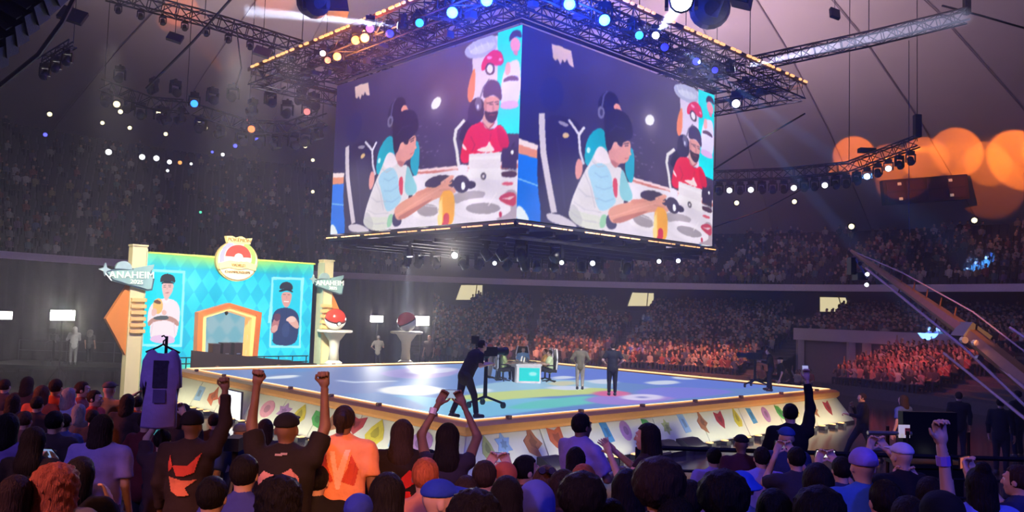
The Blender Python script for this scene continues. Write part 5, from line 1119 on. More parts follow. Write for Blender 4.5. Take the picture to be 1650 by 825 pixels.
def field(prims, h, cut=None, disp=None):
    B = [pbox(p) for p in prims]; lo = np.min([b[0] for b in B], 0)-3*h; hi = np.max([b[1] for b in B], 0)+3*h
    n = np.ceil((hi-lo)/h).astype(int)+1
    xs = [lo[i]+h*np.arange(n[i]) for i in range(3)]
    D = np.full(n, .5); 
    for p, (b0, b1) in zip(prims, B):
        k = p[5] if p[0] == 'c' else p[3]; mg = k+2.5*h
        s = [slice(max(0, int((b0[i]-mg-lo[i])/h)), min(n[i], int((b1[i]+mg-lo[i])/h)+2)) for i in range(3)]
        X, Y, Z = xs[0][s[0]][:, None, None], xs[1][s[1]][None, :, None], xs[2][s[2]][None, None, :]
        D[tuple(s)] = smin(D[tuple(s)], pdist(p, X, Y, Z), max(k, 1e-4))
    if cut or disp:
        G = np.meshgrid(*xs, indexing='ij')
        if disp: D = D+disp(*G)
        if cut: D = np.maximum(D, cut(*G))
    return D, lo, xs
def nets(D, lo, h):
    I = D < 0; n = np.array(D.shape)-1
    cs = [(i, j, k) for i in (0, 1) for j in (0, 1) for k in (0, 1)]
    cv_ = lambda A, c: A[c[0]:c[0]+n[0], c[1]:c[1]+n[1], c[2]:c[2]+n[2]]
    cnt = sum(cv_(I, c).astype(np.int8) for c in cs); act = (cnt > 0) & (cnt < 8)
    idx = np.full(n, -1); idx[act] = np.arange(act.sum()); A = np.argwhere(act)
    acc = np.zeros((len(A), 3)); w = np.zeros(len(A))
    dv = {c: D[A[:, 0]+c[0], A[:, 1]+c[1], A[:, 2]+c[2]] for c in cs}
    for c in cs:
        for ax in range(3):
            if c[ax]: continue
            e = list(c); e[ax] = 1; e = tuple(e); a, b = dv[c], dv[e]; x = (a < 0) != (b < 0)
            t = np.where(x, a/np.where(x, a-b, 1), 0); P_ = np.tile(np.array(c, float), (len(A), 1)); P_[:, ax] += t
            acc[x] += P_[x]; w[x] += 1
    V = lo+h*(A+acc/w[:, None]); F = []
    for ax in range(3):
        u, v = (ax+1) % 3, (ax+2) % 3
        s0 = [slice(0, None)]*3; s1 = [slice(0, None)]*3; s0[ax] = slice(0, -1); s1[ax] = slice(1, None)
        a, b = I[tuple(s0)], I[tuple(s1)]
        E_ = np.argwhere(a != b); 
        ok = (E_[:, u] > 0) & (E_[:, v] > 0) & (E_[:, u] < D.shape[u]-1) & (E_[:, v] < D.shape[v]-1); E_ = E_[ok]
        q = []
        for du, dv_ in ((-1, -1), (0, -1), (0, 0), (-1, 0)):
            c = E_.copy(); c[:, u] += du; c[:, v] += dv_; q.append(idx[c[:, 0], c[:, 1], c[:, 2]])
        q = np.stack(q, 1); fl = ~a[E_[:, 0], E_[:, 1], E_[:, 2]]; q[fl] = q[fl][:, ::-1]; F.append(q)
    F = np.concatenate(F); return V, F[(F >= 0).all(1)]
def grow(prims, h, cut=None, disp=None):
    D, lo, xs = field(prims, h, cut, disp); V, F = nets(D, lo, h)
    ids = np.array([p[7] if p[0] == 'c' else p[4] for p in prims])
    mi = None
    if ids.max() > 0:
        C = V[F].mean(1); dd = np.stack([pdist(p, C[:, 0], C[:, 1], C[:, 2]) for p in prims], 1); mi = ids[dd.argmin(1)]
    return V, F, (mi if mi is not None else np.zeros(len(F), int))
# --- heads (origin at the middle of the skull, facing +y); material 0 skin, 1 lips, 2 eye white, 3 iris
def head_prims():
    P = [ell((0, -.012, .02), (.076, .094, .092)), ell((0, .028, -.045), (.057, .064, .075), .03), ell((0, .062, -.098), (.026, .022, .022), .02), cone((0, .088, .012), (0, .108, -.03), .008, .014, .012), ell((0, .086, .03), (.05, .014, .010), .015), cone((0, -.02, -.05), (0, -.03, -.17), .05, .052, .03)]
    for s in (-1, 1): P += [ell((s*.079, -.008, -.012), (.010, .022, .032), .008), ell((s*.03, .084, .008), (.0145, .011, .009), .003, 2), ell((s*.03, .093, .008), (.0065, .0055, .0065), .002, 3), ell((s*.043, .06, -.03), (.02, .02, .02), .02)]
    return P+[ell((0, .09, -.068), (.024, .009, .006), .004, 1), ell((0, .088, -.076), (.02, .009, .006), .004, 1)]
HEAD = grow(head_prims(), .0085)
def hand(a1, a2, spread=.0):
    P = [cone((-.024, 0, .01), (-.026, 0, .082), .014, .014, .012, (1, 1, 1)), cone((0, 0, .01), (0, 0, .086), .015, .015, .012), cone((.024, 0, .01), (.024, 0, .08), .014, .014, .012), cone((0, 0, -.03), (0, 0, .02), .024, .026, .02)]
    for x, L in ((-.031, .060), (-.011, .074), (.010, .08), (.031, .072)):
        b = np.array((x, 0, .088)); d1 = np.array((x*spread*6, -math.sin(a1), math.cos(a1))); d1 /= np.linalg.norm(d1); m = b+d1*L*.5
        d2 = np.array((0, -math.sin(a1+a2), math.cos(a1+a2))); P += [cone(b, m, .0098, .009, .004), cone(m, m+d2*L*.32, .009, .0085, .004), cone(m+d2*L*.32, m+d2*L*.32+np.array((0, -math.sin(a1+a2*1.6), math.cos(a1+a2*1.6)))*L*.25, .0085, .007, .004)]
    P += [cone((.03, -.008, .02), (.056, -.02, .05), .012, .011, .008), cone((.056, -.02, .05), (.05, -.038, .078) if a1 > .9 else (.066, -.026, .08), .010, .008, .004)]
    return grow(P, .0072)
HANDS = {'relax': hand(.25, .5), 'fist': hand(1.45, 1.5), 'grip': hand(.75, .9), 'open': hand(.05, .12, .5)}
ARMS = {'down': ((.19, 0, 1.42), (.25, -.02, 1.15), (.26, .07, .90), 'relax'), 'up': ((.185, .0, 1.44), (.27, .06, 1.66), (.25, .07, 1.93), 'fist'), 'phone': ((.185, .02, 1.42), (.25, .20, 1.36), (.10, .34, 1.62), 'grip'), 'phone_high': ((.185, .02, 1.44), (.25, .20, 1.62), (.12, .26, 1.87), 'grip'), 'clap': ((.19, .0, 1.42), (.29, .14, 1.24), (.07, .34, 1.46), 'open'), 'front': ((.19, 0, 1.42), (.26, .12, 1.16), (.14, .38, 1.2), 'grip'), 'hip': ((.19, 0, 1.42), (.34, -.04, 1.17), (.2, .1, 1.03), 'relax'), 'head': ((.19, 0, 1.42), (.36, .02, 1.58), (.14, .06, 1.74), 'open'), 'out': ((.19, 0, 1.42), (.38, .02, 1.22), (.5, .16, 1.02), 'fist'), 'lap': ((.19, 0, 1.42), (.26, .02, 1.15), (.12, .24, 1.0), 'relax')}
SKINS = {'light': (.55, .34, .25), 'tan': (.40, .235, .16), 'brown': (.20, .11, .07)}
HAIRC = {'black': (.012, .010, .010), 'dark': (.035, .022, .017), 'brown': (.10, .05, .03), 'ginger': (.38, .10, .04), 'grey': (.3, .28, .27)}
LIPM = mat('lips', (.35, .12, .11), .5); EYEM = mat('eye_white', (.7, .68, .66), .3); IRISM = mat('iris', (.03, .02, .015), .2)
def hairm(c):
    k = 'hair_'+c
    if k in MATS: return MATS[k]
    m = mat(k, HAIRC[c], .62, var=.55, nscale=55, bump=.9, spec=.1); nt = m.node_tree; n = [q for q in nt.nodes if q.type == 'TEX_NOISE'][0]; tc = [q for q in nt.nodes if q.type == 'TEX_COORD'][0]
    mp = nt.nodes.new('ShaderNodeMapping'); mp.inputs['Scale'].default_value = (1.6, 1.6, .16); nt.links.new(tc.outputs['Object'], mp.inputs['Vector']); nt.links.new(mp.outputs[0], n.inputs['Vector']); n.inputs['Distortion'].default_value = .6
    return m
def skinm(s): return mat('skin_'+s, SKINS[s], .55, var=.08, nscale=12)
CLOTH = {}
def clothm(c):
    k = tuple(round(v, 3) for v in c)
    if k not in CLOTH: CLOTH[k] = mat('cloth_%d' % len(CLOTH), c, .9, var=.18, nscale=14, bump=.45, spec=.15)
    return CLOTH[k]
def lump(f, a): return lambda X, Y, Z: a*np.sin(X*f+1)*np.sin(Y*f*1.1)*np.sin(Z*f*.9+2)
_hair = {}
def hair_mesh(style):
    if style in _hair: return _hair[style]
    sk = ell((0, -.016, .024), (.088, .104, .103)); face = lambda X, Y, Z: np.minimum(Y-.035-.25*(Z-.03), .5)*1.0
    fc = lambda X, Y, Z: np.minimum(np.minimum((Y-.045)*.8, .07-Z), 1)        # carve the face opening below the fringe
    cut = lambda X, Y, Z: np.minimum(Y-.03, .065-Z)
    low = lambda X, Y, Z: np.maximum(cut(X, Y, Z), -.075-Z+.0*X)
    d = lump(95, .004)
    if style == 'short': r = grow([sk], .012, low, lump(120, .005))
    elif style == 'bob': r = grow([sk, cone((0, -.03, 0), (0, -.05, -.14), .1, .105, .03, (1, 1.1, 1))], .013, cut, d)
    elif style == 'long': r = grow([sk, cone((0, -.03, 0), (0, -.085, -.2), .1, .105, .04, (1, 1.3, 1)), cone((0, -.085, -.2), (0, -.12, -.40), .11, .08, .05, (1, 2.1, 1))], .014, cut, d)
    elif style == 'ponytail': r = grow([sk, cone((0, -.1, .06), (0, -.16, .02), .035, .04, .02), cone((0, -.155, .03), (0, -.15, -.16), .045, .02, .02)], .012, low, d)
    elif style == 'bun': r = grow([sk, ell((0, -.055, .125), (.05, .05, .045), .015)], .012, low, d)
    elif style == 'curly': r = grow([ell((0, -.03, .02), (.135, .135, .12), .03), cone((0, -.04, -.02), (0, -.06, -.16), .14, .15, .05, (1, 1.15, 1))], .013, cut, lambda X, Y, Z: .014*np.sin(X*75+1)*np.sin(Y*75)*np.sin(Z*75+2)+.004*np.sin(X*160)*np.sin(Z*160))
    elif style == 'afro': r = grow([ell((0, -.03, .045), (.135, .135, .13), .03)], .014, cut, lump(70, .01))
    elif style == 'hood': r = grow([ell((0, -.025, .015), (.105, .122, .125), .02), cone((0, -.03, -.02), (0, -.045, -.17), .105, .12, .04, (1, 1.15, 1))], .015, lambda X, Y, Z: np.minimum(Y-.055, .10-Z), lump(40, .004))
    elif style == 'cap': r = grow([ell((0, -.01, .045), (.093, .11, .082), .01), cone((0, .08, .065), (0, .17, .05), .072, .06, .015, (1, 1, 7))], .012, lambda X, Y, Z: np.where(Y < .08, .035-Z, -1))
    elif style == 'bucket': r = grow([ell((0, -.012, .05), (.096, .112, .085), .01), cone((0, -.012, .045), (0, -.012, .03), .12, .15, .02, (1, 1, 3.5))], .012, lambda X, Y, Z: .012-Z)
    elif style == 'beanie': r = grow([ell((0, -.014, .045), (.097, .112, .098), .01)], .013, lambda X, Y, Z: .02-Z, lump(60, .003))
    elif style == 'bald': r = grow([ell((0, -.018, .0), (.082, .097, .075), .01)], .012, lambda X, Y, Z: np.maximum(np.minimum(Y-.02, 1), np.maximum(Z-.03, -.06-Z)))
    _hair[style] = r; return r
HATS = ('cap', 'bucket', 'beanie', 'hood')
def xf(V, R, o): return V @ R.T+np.asarray(o)
def rotm(yaw=0, pitch=0, roll=0): return np.array(Matrix.Rotation(yaw, 3, 'Z') @ Matrix.Rotation(pitch, 3, 'X') @ Matrix.Rotation(roll, 3, 'Y'))
def figure(root, sit=False, lean=0., arms=('down', 'down'), head=(0, 0, 0), hair='short', hairc='dark', skin='light', shirt=(.3, .3, .3), sleeve='short', legs=(.02, .02, .03), h=.024, bulk=1., stride=0., hatc=None, skirt=False, shoes=True, detail=True, shorts=False):
    dz = -.44 if sit else 0.
    def J(p):
        x, y, z = p; z += dz; return np.array((x, y+lean*max(0, z-(.95+dz)), z-.25*abs(lean)*max(0, z-(.95+dz))*abs(lean)))
    pel, sp_, ch, nk, hd = J((0, 0, .97)), J((0, 0, 1.14)), J((0, .0, 1.33)), J((0, -.005, 1.47)), J((0, .02, 1.635))
    B = bulk; body = [cone(pel, sp_, .135*B, .125*B, .05, (1, 1.35, 1)), cone(sp_, ch, .125*B, .15*B, .05, (1, 1.4, 1)), cone(ch, J((0, 0, 1.41)), .15*B, .09, .05, (1, 1.4, 1)), cone(nk, J((0, .01, 1.56)), .062, .052, .03), cone(J((-.15, 0, 1.42)), J((.15, 0, 1.42)), .058, .058, .05)]
    sh = [cone(J((0, 0, .90 if not sit else .97)), sp_, .172*B, .158*B, .05, (1, 1.25, 1), flat=False), cone(sp_, ch, .158*B, .175*B, .05, (1, 1.3, 1)), cone(ch, J((0, 0, 1.42)), .175*B, .1, .05, (1, 1.35, 1)), cone(J((-.155, -.01, 1.425)), J((.155, -.01, 1.425)), .07, .07, .05), cone(J((0, -.01, 1.44)), J((0, 0, 1.5)), .075, .064, .03)]
    armj = []; hands = []
    for s, key in zip((-1, 1), arms):
        a, e, w, ht = ARMS[key]; a, e, w = [J((s*p[0]*(1 if p is not a else B**.5), p[1], p[2])) for p in (a, e, w)]
        fa = (w-e)/np.linalg.norm(w-e)
        body += [cone(a, e, .052, .041, .03), cone(e, w, .041, .028, .02), cone(w, w+fa*.03, .028, .025, .015)]
        if not detail: body += [ell(w+fa*.08, (.035, .035, .05), .02)]
        if sleeve == 'long': sh += [cone(a, e, .078, .06, .03), cone(e, w-fa*.02, .06, .046, .02, flat=True)]
        elif sleeve == 'short': sh += [cone(a, a+(e-a)*.78, .078, .076, .03, flat=True)]
        else: sh += [cone(a, a+(e-a)*.12, .068, .06, .02)]
        hands.append((w, fa, s, ht))
    if sit: lg = [((s*.10, .0, .50), (s*.13, .42, .53), (s*.12, .46, .10)) for s in (-1, 1)]
    else: lg = [((s*.09, 0, .93), (s*.10, .06+s*stride*.5, .50), (s*.10, s*stride, .09)) for s in (-1, 1)]
    tr = []
    for H_, K_, A_ in lg:
        body += [cone(H_, K_, .082*B**.5, .055, .04), cone(K_, A_, .05, .036, .02), cone(A_, (A_[0], A_[1]+.13, .045), .038, .034, .02)]
        tr += [cone(H_, K_, .105*B**.5, .074, .04), cone(K_, (A_[0], A_[1], .10), .072, .06, .02, flat=True)] if not shorts else [cone(H_, K_, .11*B**.5, .095, .04, flat=True)]
    tr += [cone(J((0, 0, .95)), J((0, 0, 1.03)), .15*B, .145*B, .04, (1, 1.25, 1))]
    if skirt: tr = [cone(J((0, 0, 1.05)), (0, 0, .52), .15, .26, .03, (1, 1.2, 1), flat=True)]
    V, F, _ = grow(body, h); mi = np.zeros(len(F), int); Vs, Fs, Ms = [V], [F], [mi]; nv = len(V)
    R = rotm(*head)
    hv, hf, hm = HEAD
    Vs.append(xf(hv, R, hd)); Fs.append(hf+nv); Ms.append(hm); nv += len(hv)
    if detail:
        for w, fa, s, ht in hands:
            z = fa; up = np.array((0, -1, 0)) if abs(fa[1]) < .8 else np.array((0, 0, -1)); 
            y = -up if ht in ('fist', 'grip') else np.array((s*1., 0, 0)); y = y-z*(y @ z); y /= np.linalg.norm(y)+1e-9
            x = np.cross(y, z); Rm = np.stack([x, y, z], 1); a, b, c = HANDS[ht]
            if Rm[:, 0] @ np.array((-s, 0, 0)) < 0: Rm = Rm @ np.diag((-1, 1, 1)); b = b[:, ::-1]
            Vs.append(xf(a, Rm, w+fa*.03)); Fs.append(b+nv); Ms.append(np.zeros(len(b), int)); nv += len(a)
    o = npmesh('body', np.concatenate(Vs), np.concatenate(Fs), [skinm(skin), LIPM, EYEM, IRISM], root, smooth=True, mi=np.concatenate(Ms))
    fold = lambda X, Y, Z: .006*np.sin(Z*34+X*17+3*np.sin(Y*9))*np.sin(X*13+1.3)
    V, F, _ = grow(sh, h, None, fold); so = npmesh('shirt', V, F, clothm(shirt), root, smooth=True)
    V, F, _ = grow(tr, h*1.15); npmesh('skirt' if skirt else 'trousers', V, F, clothm(legs), root, smooth=True)
    if shoes:
        for H_, K_, A_ in lg:
            V, F, _ = grow([cone((A_[0], A_[1]-.03, .045), (A_[0], A_[1]+.16, .036), .05, .044, .02), cone((A_[0], A_[1], .09), (A_[0], A_[1], .05), .05, .05, .02)], .02, lambda X, Y, Z: -Z); npmesh('shoe', V, F, mat('shoe_dark', (.03, .03, .035), .6), root, smooth=True)
    hs_ = [hair] if isinstance(hair, str) else list(hair)
    for st in hs_:
        V, F, _ = hair_mesh(st); hat = st in HATS
        npmesh(st if hat else 'hair', xf(V, R, hd), F, clothm(hatc or shirt) if hat else hairm(hairc), root, smooth=True)
    return so, sh, hd, R
def back_print(root, prims, polys, name='shirt_print'):
    """patches on the back of a shirt: polys = [(outline in x,z, colour)]"""
    for pts, colr in polys:
        P_ = np.array(pts); st = .0065; xs = np.arange(P_[:, 0].min(), P_[:, 0].max()+st, st); zs = np.arange(P_[:, 1].min(), P_[:, 1].max()+st, st)
        def srf(x, z):
            y = np.full(len(x), -.5)
            for _ in range(34):
                d = np.min([pdist(p, x, y, z) for p in prims], 0); y = np.where(d > .004, y+np.minimum(d, .05)*.8, y)
            return y
        G = np.array([(x, z) for x in xs for z in zs]); G = G[[inside(pts, x, z) for x, z in G]]
        if not len(G): continue
        C = np.concatenate([G+np.array((a, b))*st/2*1.02 for a, b in ((-1, -1), (1, -1), (1, 1), (-1, 1))]); y = srf(C[:, 0], C[:, 1])-.016
        V = np.stack([C[:, 0], y, C[:, 1]], 1); n = len(G); F = np.stack([np.arange(n)+k*n for k in range(4)], 1); npmesh(name, V, F, clothm(colr), root)
PHONEB = None
def phone(p, rz, label, lit=(.7, .75, .9), tilt=0., strength=.8, wide=True):
    t = thing('phone', label, 'phone', p, rz); d = (.155, .009, .078) if wide else (.078, .009, .155); Rt = Matrix.Rotation(tilt, 3, 'X')
    MB().box((0, 0, 0), d, Rt).build('phone_case', BLACK, t); MB().box(Rt @ Vector((0, -.006, 0)), (d[0]*.92, .003, d[2]*.9), Rt).build('phone_screen', mat('phone_lit_%d_%d_%d' % tuple(int(c*99) for c in lit), (.1, .1, .1), .3, emit=strength, ecol=lit, var=0), t)
    return t
def person(px, py, Y, label, face=0, H=None, group=None, **kw):
    """px,py: top of the head in the photograph, Y: distance into the hall; the figure stands or sits on whatever is below"""
    p = at(px, py, Y); g = kw.pop('floor', None); g = ground(p.x, p.y) if g is None else g
    Ht = p.z-g; sit = kw.pop('sit', None)
    if sit is None: sit = Ht < 1.44
    base = 1.31 if sit else 1.745
    sc = min(1.2, max(.8, Ht/base))
    t = thing('person', label, 'person', (p.x, p.y, g), math.radians(face), group); t.scale = (sc, sc, sc)
    if kw.get('_dbg'): pass
    r = figure(t, sit=sit, **kw)
    LOG.append((px, py, round(Y, 1), round(Ht, 2), 'sit' if sit else '', round(sc, 2), label[:40]))
    return t, r
LOG = []
ARMS['chin'] = ((.19, 0, 1.42), (.27, .1, 1.2), (.10, .22, 1.40), 'relax'); ARMS['reach'] = ((.185, 0, 1.44), (.24, .05, 1.71), (.2, .05, 2.02), 'grip')
BLK = (.014, .013, .016); NAVY = (.025, .035, .10); PUR = (.30, .24, .55); MAR = (.10, .02, .025); DKG = (.05, .05, .055); CRE = (.5, .46, .42); BLU = (.10, .17, .5); WHT = (.6, .58, .6); OLV = (.20, .165, .12); REDC = (.5, .06, .04); ORC = (.72, .27, .12)
WING = [([(-.13, 1.06), (-.155, 1.19), (-.10, 1.31), (-.075, 1.2), (-.03, 1.1)], (.62, .09, .05)), ([(.13, 1.06), (.155, 1.19), (.10, 1.31), (.075, 1.2), (.03, 1.1)], (.62, .09, .05)), ([(-.07, 1.33), (-.03, 1.33), (.0, 1.18), (.05, 1.34), (.09, 1.34), (.02, 1.04), (-.01, 1.04)], (.85, .55, .42))]
BADGE = [([(-.15, 1.16), (-.10, 1.22), (.0, 1.19), (-.02, 1.14), (-.08, 1.10), (-.14, 1.12)], (.62, .30, .26)), ([(.02, 1.2), (.09, 1.24), (.15, 1.17), (.13, 1.05), (.05, .99), (.03, 1.03), (.09, 1.08), (.09, 1.16)], (.58, .26, .22)), ([(-.03, 1.335), (.05, 1.345), (.05, 1.33), (-.03, 1.32)], (.4, .3, .3))]
BAT = [([(-.14, 1.02), (-.15, 1.14), (-.09, 1.06), (-.02, 1.12), (-.01, 1.03)], (.62, .035, .03)), ([(.0, 1.04), (.03, 1.12), (.09, 1.18), (.15, 1.16), (.13, 1.06), (.06, 1.02)], (.62, .035, .03)), ([(-.12, .93), (-.10, 1.0), (.10, 1.0), (.12, .94), (.06, .90), (.0, .92), (-.06, .90)], (.66, .03, .025))]
MASK = [([(-.12, 1.3), (-.13, 1.15), (-.07, 1.22), (.05, 1.22), (.14, 1.32), (.10, 1.16), (.02, 1.13), (-.05, 1.13)], (.62, .08, .05)), ([(-.12, 1.12), (-.09, 1.0), (-.02, .96), (.07, .97), (.03, 1.03), (.12, 1.1), (.02, 1.09)], (.68, .20, .10))]
STRAP = [([(-.14, .98), (-.11, .95), (.13, 1.38), (.08, 1.41)], (.01, .01, .012))]
PEOPLE = {}
def up_(pr, dz): return [([(x, z+dz) for x, z in p], c) for p, c in pr]
WING = up_(WING, .09); BADGE = up_(BADGE, .15); BAT = up_(BAT, .17); MASK = up_(MASK, .11)
def P_(px, py, Y, label, prints=None, **k):
    t, (so, sh, hd, R) = person(px, py, Y, label, **k)
    if k.get('arms') and px not in PEOPLE: PEOPLE[px] = (t, k['arms'], LOG[-1][4] == 'sit', (px, py))
    if prints: back_print(t, sh, prints)
    return t
# --- the standing row against the bright skirt
P_(555, 656, 6.5, 'person with dark ponytail in glowing orange T-shirt with red wing print', WING, hair='ponytail', hairc='dark', shirt=(.85, .34, .17), legs=BLK, skin='brown', bulk=1.16)
P_(165, 670, 7.0, 'person with dark hair in plain purple T-shirt standing behind the curly ginger head', hair='bob', shirt=PUR, legs=(.07, .05, .12), bulk=1.2, skin='tan')
P_(310, 666, 7.0, 'person in black jacket with red mask print and orange skirt, one fist raised', MASK, hair='beanie', hatc=BLK, shirt=(.03, .02, .02), sleeve='long', legs=(.8, .25, .07), skirt=True, arms=('down', 'up'), skin='brown', bulk=1.15)
P_(462, 668, 5.9, 'person in black T-shirt with pink ring print and cap, both fists raised', BADGE, hair='cap', hatc=BLK, head=(0, .1, 0), shirt=(.02, .016, .016), arms=('up', 'up'), skin='brown', bulk=1.24)
P_(649, 678, 7.0, 'person with long straight hair in black shirt with blood-red print', BAT, hair='long', hairc='dark', shirt=(.02, .014, .014), sleeve='long', bulk=1.1)
t1 = P_(722, 684, 6.9, 'person with long dark hair lifting a phone with both hands before the stage corner', hair='long', hairc='black', shirt=(.03, .025, .045), sleeve='none', arms=('phone_high', 'phone_high'), skin='brown')
MB().tube([(-.16, .235, 1.8), (-.15, .25, 1.85)], .035, 8).build('bracelet', mat('bracelet_white', (.7, .7, .7), .4), t1)
P_(936, 668, 8.2, 'bearded person in violet T-shirt looking sideways along the stage skirt', hair='short', hairc='black', shirt=(.27, .22, .50), face=-52, arms=('front', 'front'), skin='brown', bulk=1.22)
P_(1046, 684, 7.2, 'dark dressed person with red-lit forearm clapping beside the floor speakers', hair='bob', hairc='black', shirt=(.03, .02, .025), sleeve='none', face=62, arms=('clap', 'clap'), skin='light')
P_(1195, 702, 9.4, 'person in black cap and maroon shirt standing at the barrier', hair='cap', hatc=BLK, shirt=(.06, .02, .03), skin='brown')
P_(1151, 722, 9.9, 'seated person in lavender shirt at the barrier, next to the maroon shirt', hair='short', hairc='black', shirt=PUR)
P_(1228, 722, 7.6, 'person in bright violet shirt with black strap across the back', STRAP, hair='short', hairc='black', shirt=(.34, .28, .68), bulk=1.15)
P_(1196, 763, 6.2, 'person under a royal blue bucket hat between violet strap shirt and lavender shirt', hair='bucket', hatc=(.03, .10, .6), shirt=BLU)
P_(1166, 774, 4.2, 'big round black-haired head in front of the royal blue bucket hat', hair='afro', hairc='black', shirt=BLK)
P_(1268, 690, 8.8, 'person in blue cap and dark top below the raised arm at the stage corner', hair='cap', hatc=(.03, .07, .3), shirt=NAVY, sleeve='long')
P_(1284, 722, 7.2, 'person lifting pale violet forearms and a camera next to the blue cap', hair='short', hairc='black', shirt=(.03, .03, .05), arms=('phone', 'phone'), skin='light')
P_(1318, 748, 5.7, 'dark-haired person in black beside the lifted violet forearms', hair='bob', hairc='black', shirt=BLK)
P_(1357, 738, 6.3, 'person in navy patterned shirt holding a phone lit white', [([(-.1, 1.2), (-.05, 1.28), (0, 1.2), (-.05, 1.14)], (.2, .3, .5)), ([(.05, 1.1), (.1, 1.2), (.14, 1.1), (.1, 1.04)], (.25, .25, .55))], hair='short', hairc='black', shirt=NAVY, arms=('phone', 'phone'))
P_(1392, 728, 5.2, 'person in violet knitted cap and deep blue T-shirt', hair='beanie', hatc=(.24, .18, .62), shirt=(.04, .12, .42), bulk=1.12)
P_(1455, 716, 6.5, 'person in pale cap lifting both forearms in front of the equipment cart', hair='cap', hatc=(.5, .48, .75), face=10, shirt=BLK, arms=('phone', 'phone'), skin='light')
t1 = P_(1466, 802, 4.7, 'dark-haired person stretching one arm with violet wristband up before the cart', hair='bob', hairc='black', shirt=BLK, arms=('chin', 'reach'), skin='light')
MB().tube([(.21, .05, 1.48), (.205, .05, 1.53)], .038, 8).build('wristband', mat('band_violet', (.25, .15, .6), .5), t1)
P_(1580, 756, 5.0, 'person with hair bun in bright blue tie-dyed T-shirt', [([(-.12, 1.1), (-.08, 1.22), (0, 1.18), (-.04, 1.06)], (.06, .12, .6)), ([(.03, 1.24), (.1, 1.3), (.14, 1.2), (.06, 1.14)], (.3, .35, .8)), ([(.02, 1.0), (.1, 1.06), (.12, .96)], (.05, .10, .5))], hair=('bun', 'bob'), hairc='black', shirt=(.16, .24, .72), bulk=1.14)
P_(1643, 752, 5.4, 'person in navy top at the picture edge beside the hair bun', hair='short', hairc='dark', shirt=NAVY, face=40, arms=('phone', 'phone'))
P_(1520, 800, 3.9, 'smooth black round head nearest below the hair bun person', hair='beanie', hatc=BLK, shirt=BLK)
# --- seated heads along the lower edge
P_(705, 775, 4.9, 'seated person in royal blue cap with the peak turned sideways', hair='cap', hatc=(.02, .05, .42), face=-75, shirt=(.02, .02, .03))
P_(686, 740, 5.5, 'short ginger-haired person with orange-lit neck above the royal blue cap', hair='short', hairc='ginger', shirt=(.5, .2, .12), skin='light')
P_(781, 744, 6.2, 'dark-haired person with orange-lit ear holding up a wide lit phone', hair='short', hairc='dark', shirt=BLK, face=-15, arms=('phone', 'phone'))
P_(814, 750, 6.4, 'person in rust-red beanie behind the black-haired head below the stage corner', hair='beanie', hatc=(.5, .12, .06), shirt=DKG)
P_(817, 769, 4.6, 'black-haired head directly below the rust-red beanie', hair='bob', hairc='black', shirt=BLK)
P_(846, 735, 6.7, 'black-haired person showing an orange-lit cheek below the brown kite emblem', hair='short', hairc='black', shirt=(.06, .03, .03), face=-68, skin='light')
P_(881, 752, 6.2, 'brown-haired person with sunglasses pushed up on the hair', hair='bob', hairc='brown', shirt=(.12, .03, .03))
P_(864, 780, 4.8, 'person in bright blue hood below the sunglasses', hair='hood', hatc=(.10, .12, .5), shirt=(.10, .12, .5), sleeve='long')
P_(909, 758, 5.8, 'person turned round with an orange-lit face beside the sunglasses', hair='bob', hairc='dark', shirt=(.06, .03, .03), face=-120, skin='light')
P_(941, 750, 6.1, 'person with coppery cropped hair below the violet T-shirt', hair='short', hairc='ginger', shirt=MAR)
P_(938, 776, 4.3, 'big black-haired head below the coppery hair', hair='afro', hairc='black', shirt=BLK)
P_(928, 722, 7.2, 'dark-haired person hiding the legs of the violet T-shirt person', hair='bob', hairc='black', shirt=(.07, .05, .05))
P_(1062, 754, 4.2, 'broad dark-haired head below the clapping person', hair='afro', hairc='dark', shirt=(.02, .012, .02))
P_(1012, 758, 5.3, 'dark-haired person holding a glowing phone low down', arms=('chin', 'chin'), hair='bob', hairc='black', shirt=(.02, .016, .02))
P_(985, 806, 4.4, 'person in ultramarine top under the glowing phone', hair='bob', hairc='black', shirt=(.03, .04, .32))
P_(1112, 776, 5.0, 'dark head below the barrier post beside the lavender shirt', hair='short', hairc='black', shirt=(.02, .014, .03))
P_(1090, 800, 4.1, 'black-haired head nearest the lens below the barrier post', hair='bob', hairc='black', shirt=BLK)
P_(92, 752, 5.2, 'person with big curly ginger hair and olive top', hair='curly', hairc='ginger', shirt=OLV, skin='light', bulk=1.15)
P_(130, 738, 5.6, 'person in black jacket with one orange-lit hand lifted beside the curly ginger hair', hair='bob', hairc='black', shirt=BLK, sleeve='long', arms=('lap', 'chin'), skin='light', face=-8)
P_(13, 668, 7.0, 'person in dim purple shirt cut by the picture edge', hair='bob', hairc='black', shirt=(.16, .11, .34))
P_(55, 690, 6.2, 'long-haired dark figure lit by a small blue phone glow', hair='long', hairc='black', shirt=BLK, sleeve='long', arms=('chin', 'chin'))
P_(88, 664, 8.2, 'dark figure standing between the phone glow and the purple T-shirt', hair='short', hairc='black', shirt=(.04, .03, .035))
P_(236, 664, 8.7, 'person in dark maroon shirt with orange-lit elbow beside the hanging shirt', hair='short', hairc='dark', shirt=MAR, arms=('hip', 'hip'), face=-25)
P_(262, 694, 7.9, 'dark figure holding the pole of the hanging purple T-shirt', hair='short', hairc='black', shirt=(.05, .03, .035), arms=('phone_high', 'phone_high'))
P_(394, 735, 5.4, 'dark-haired person in blue shirt in front of the tripod', hair='short', hairc='black', shirt=(.05, .06, .26))
P_(342, 770, 4.4, 'black-haired head below the orange skirt', hair='short', hairc='black', shirt=(.02, .012, .02))
P_(452, 772, 4.6, 'dark curly-haired head below the pink ring print', hair='curly', hairc='black', shirt=BLK)
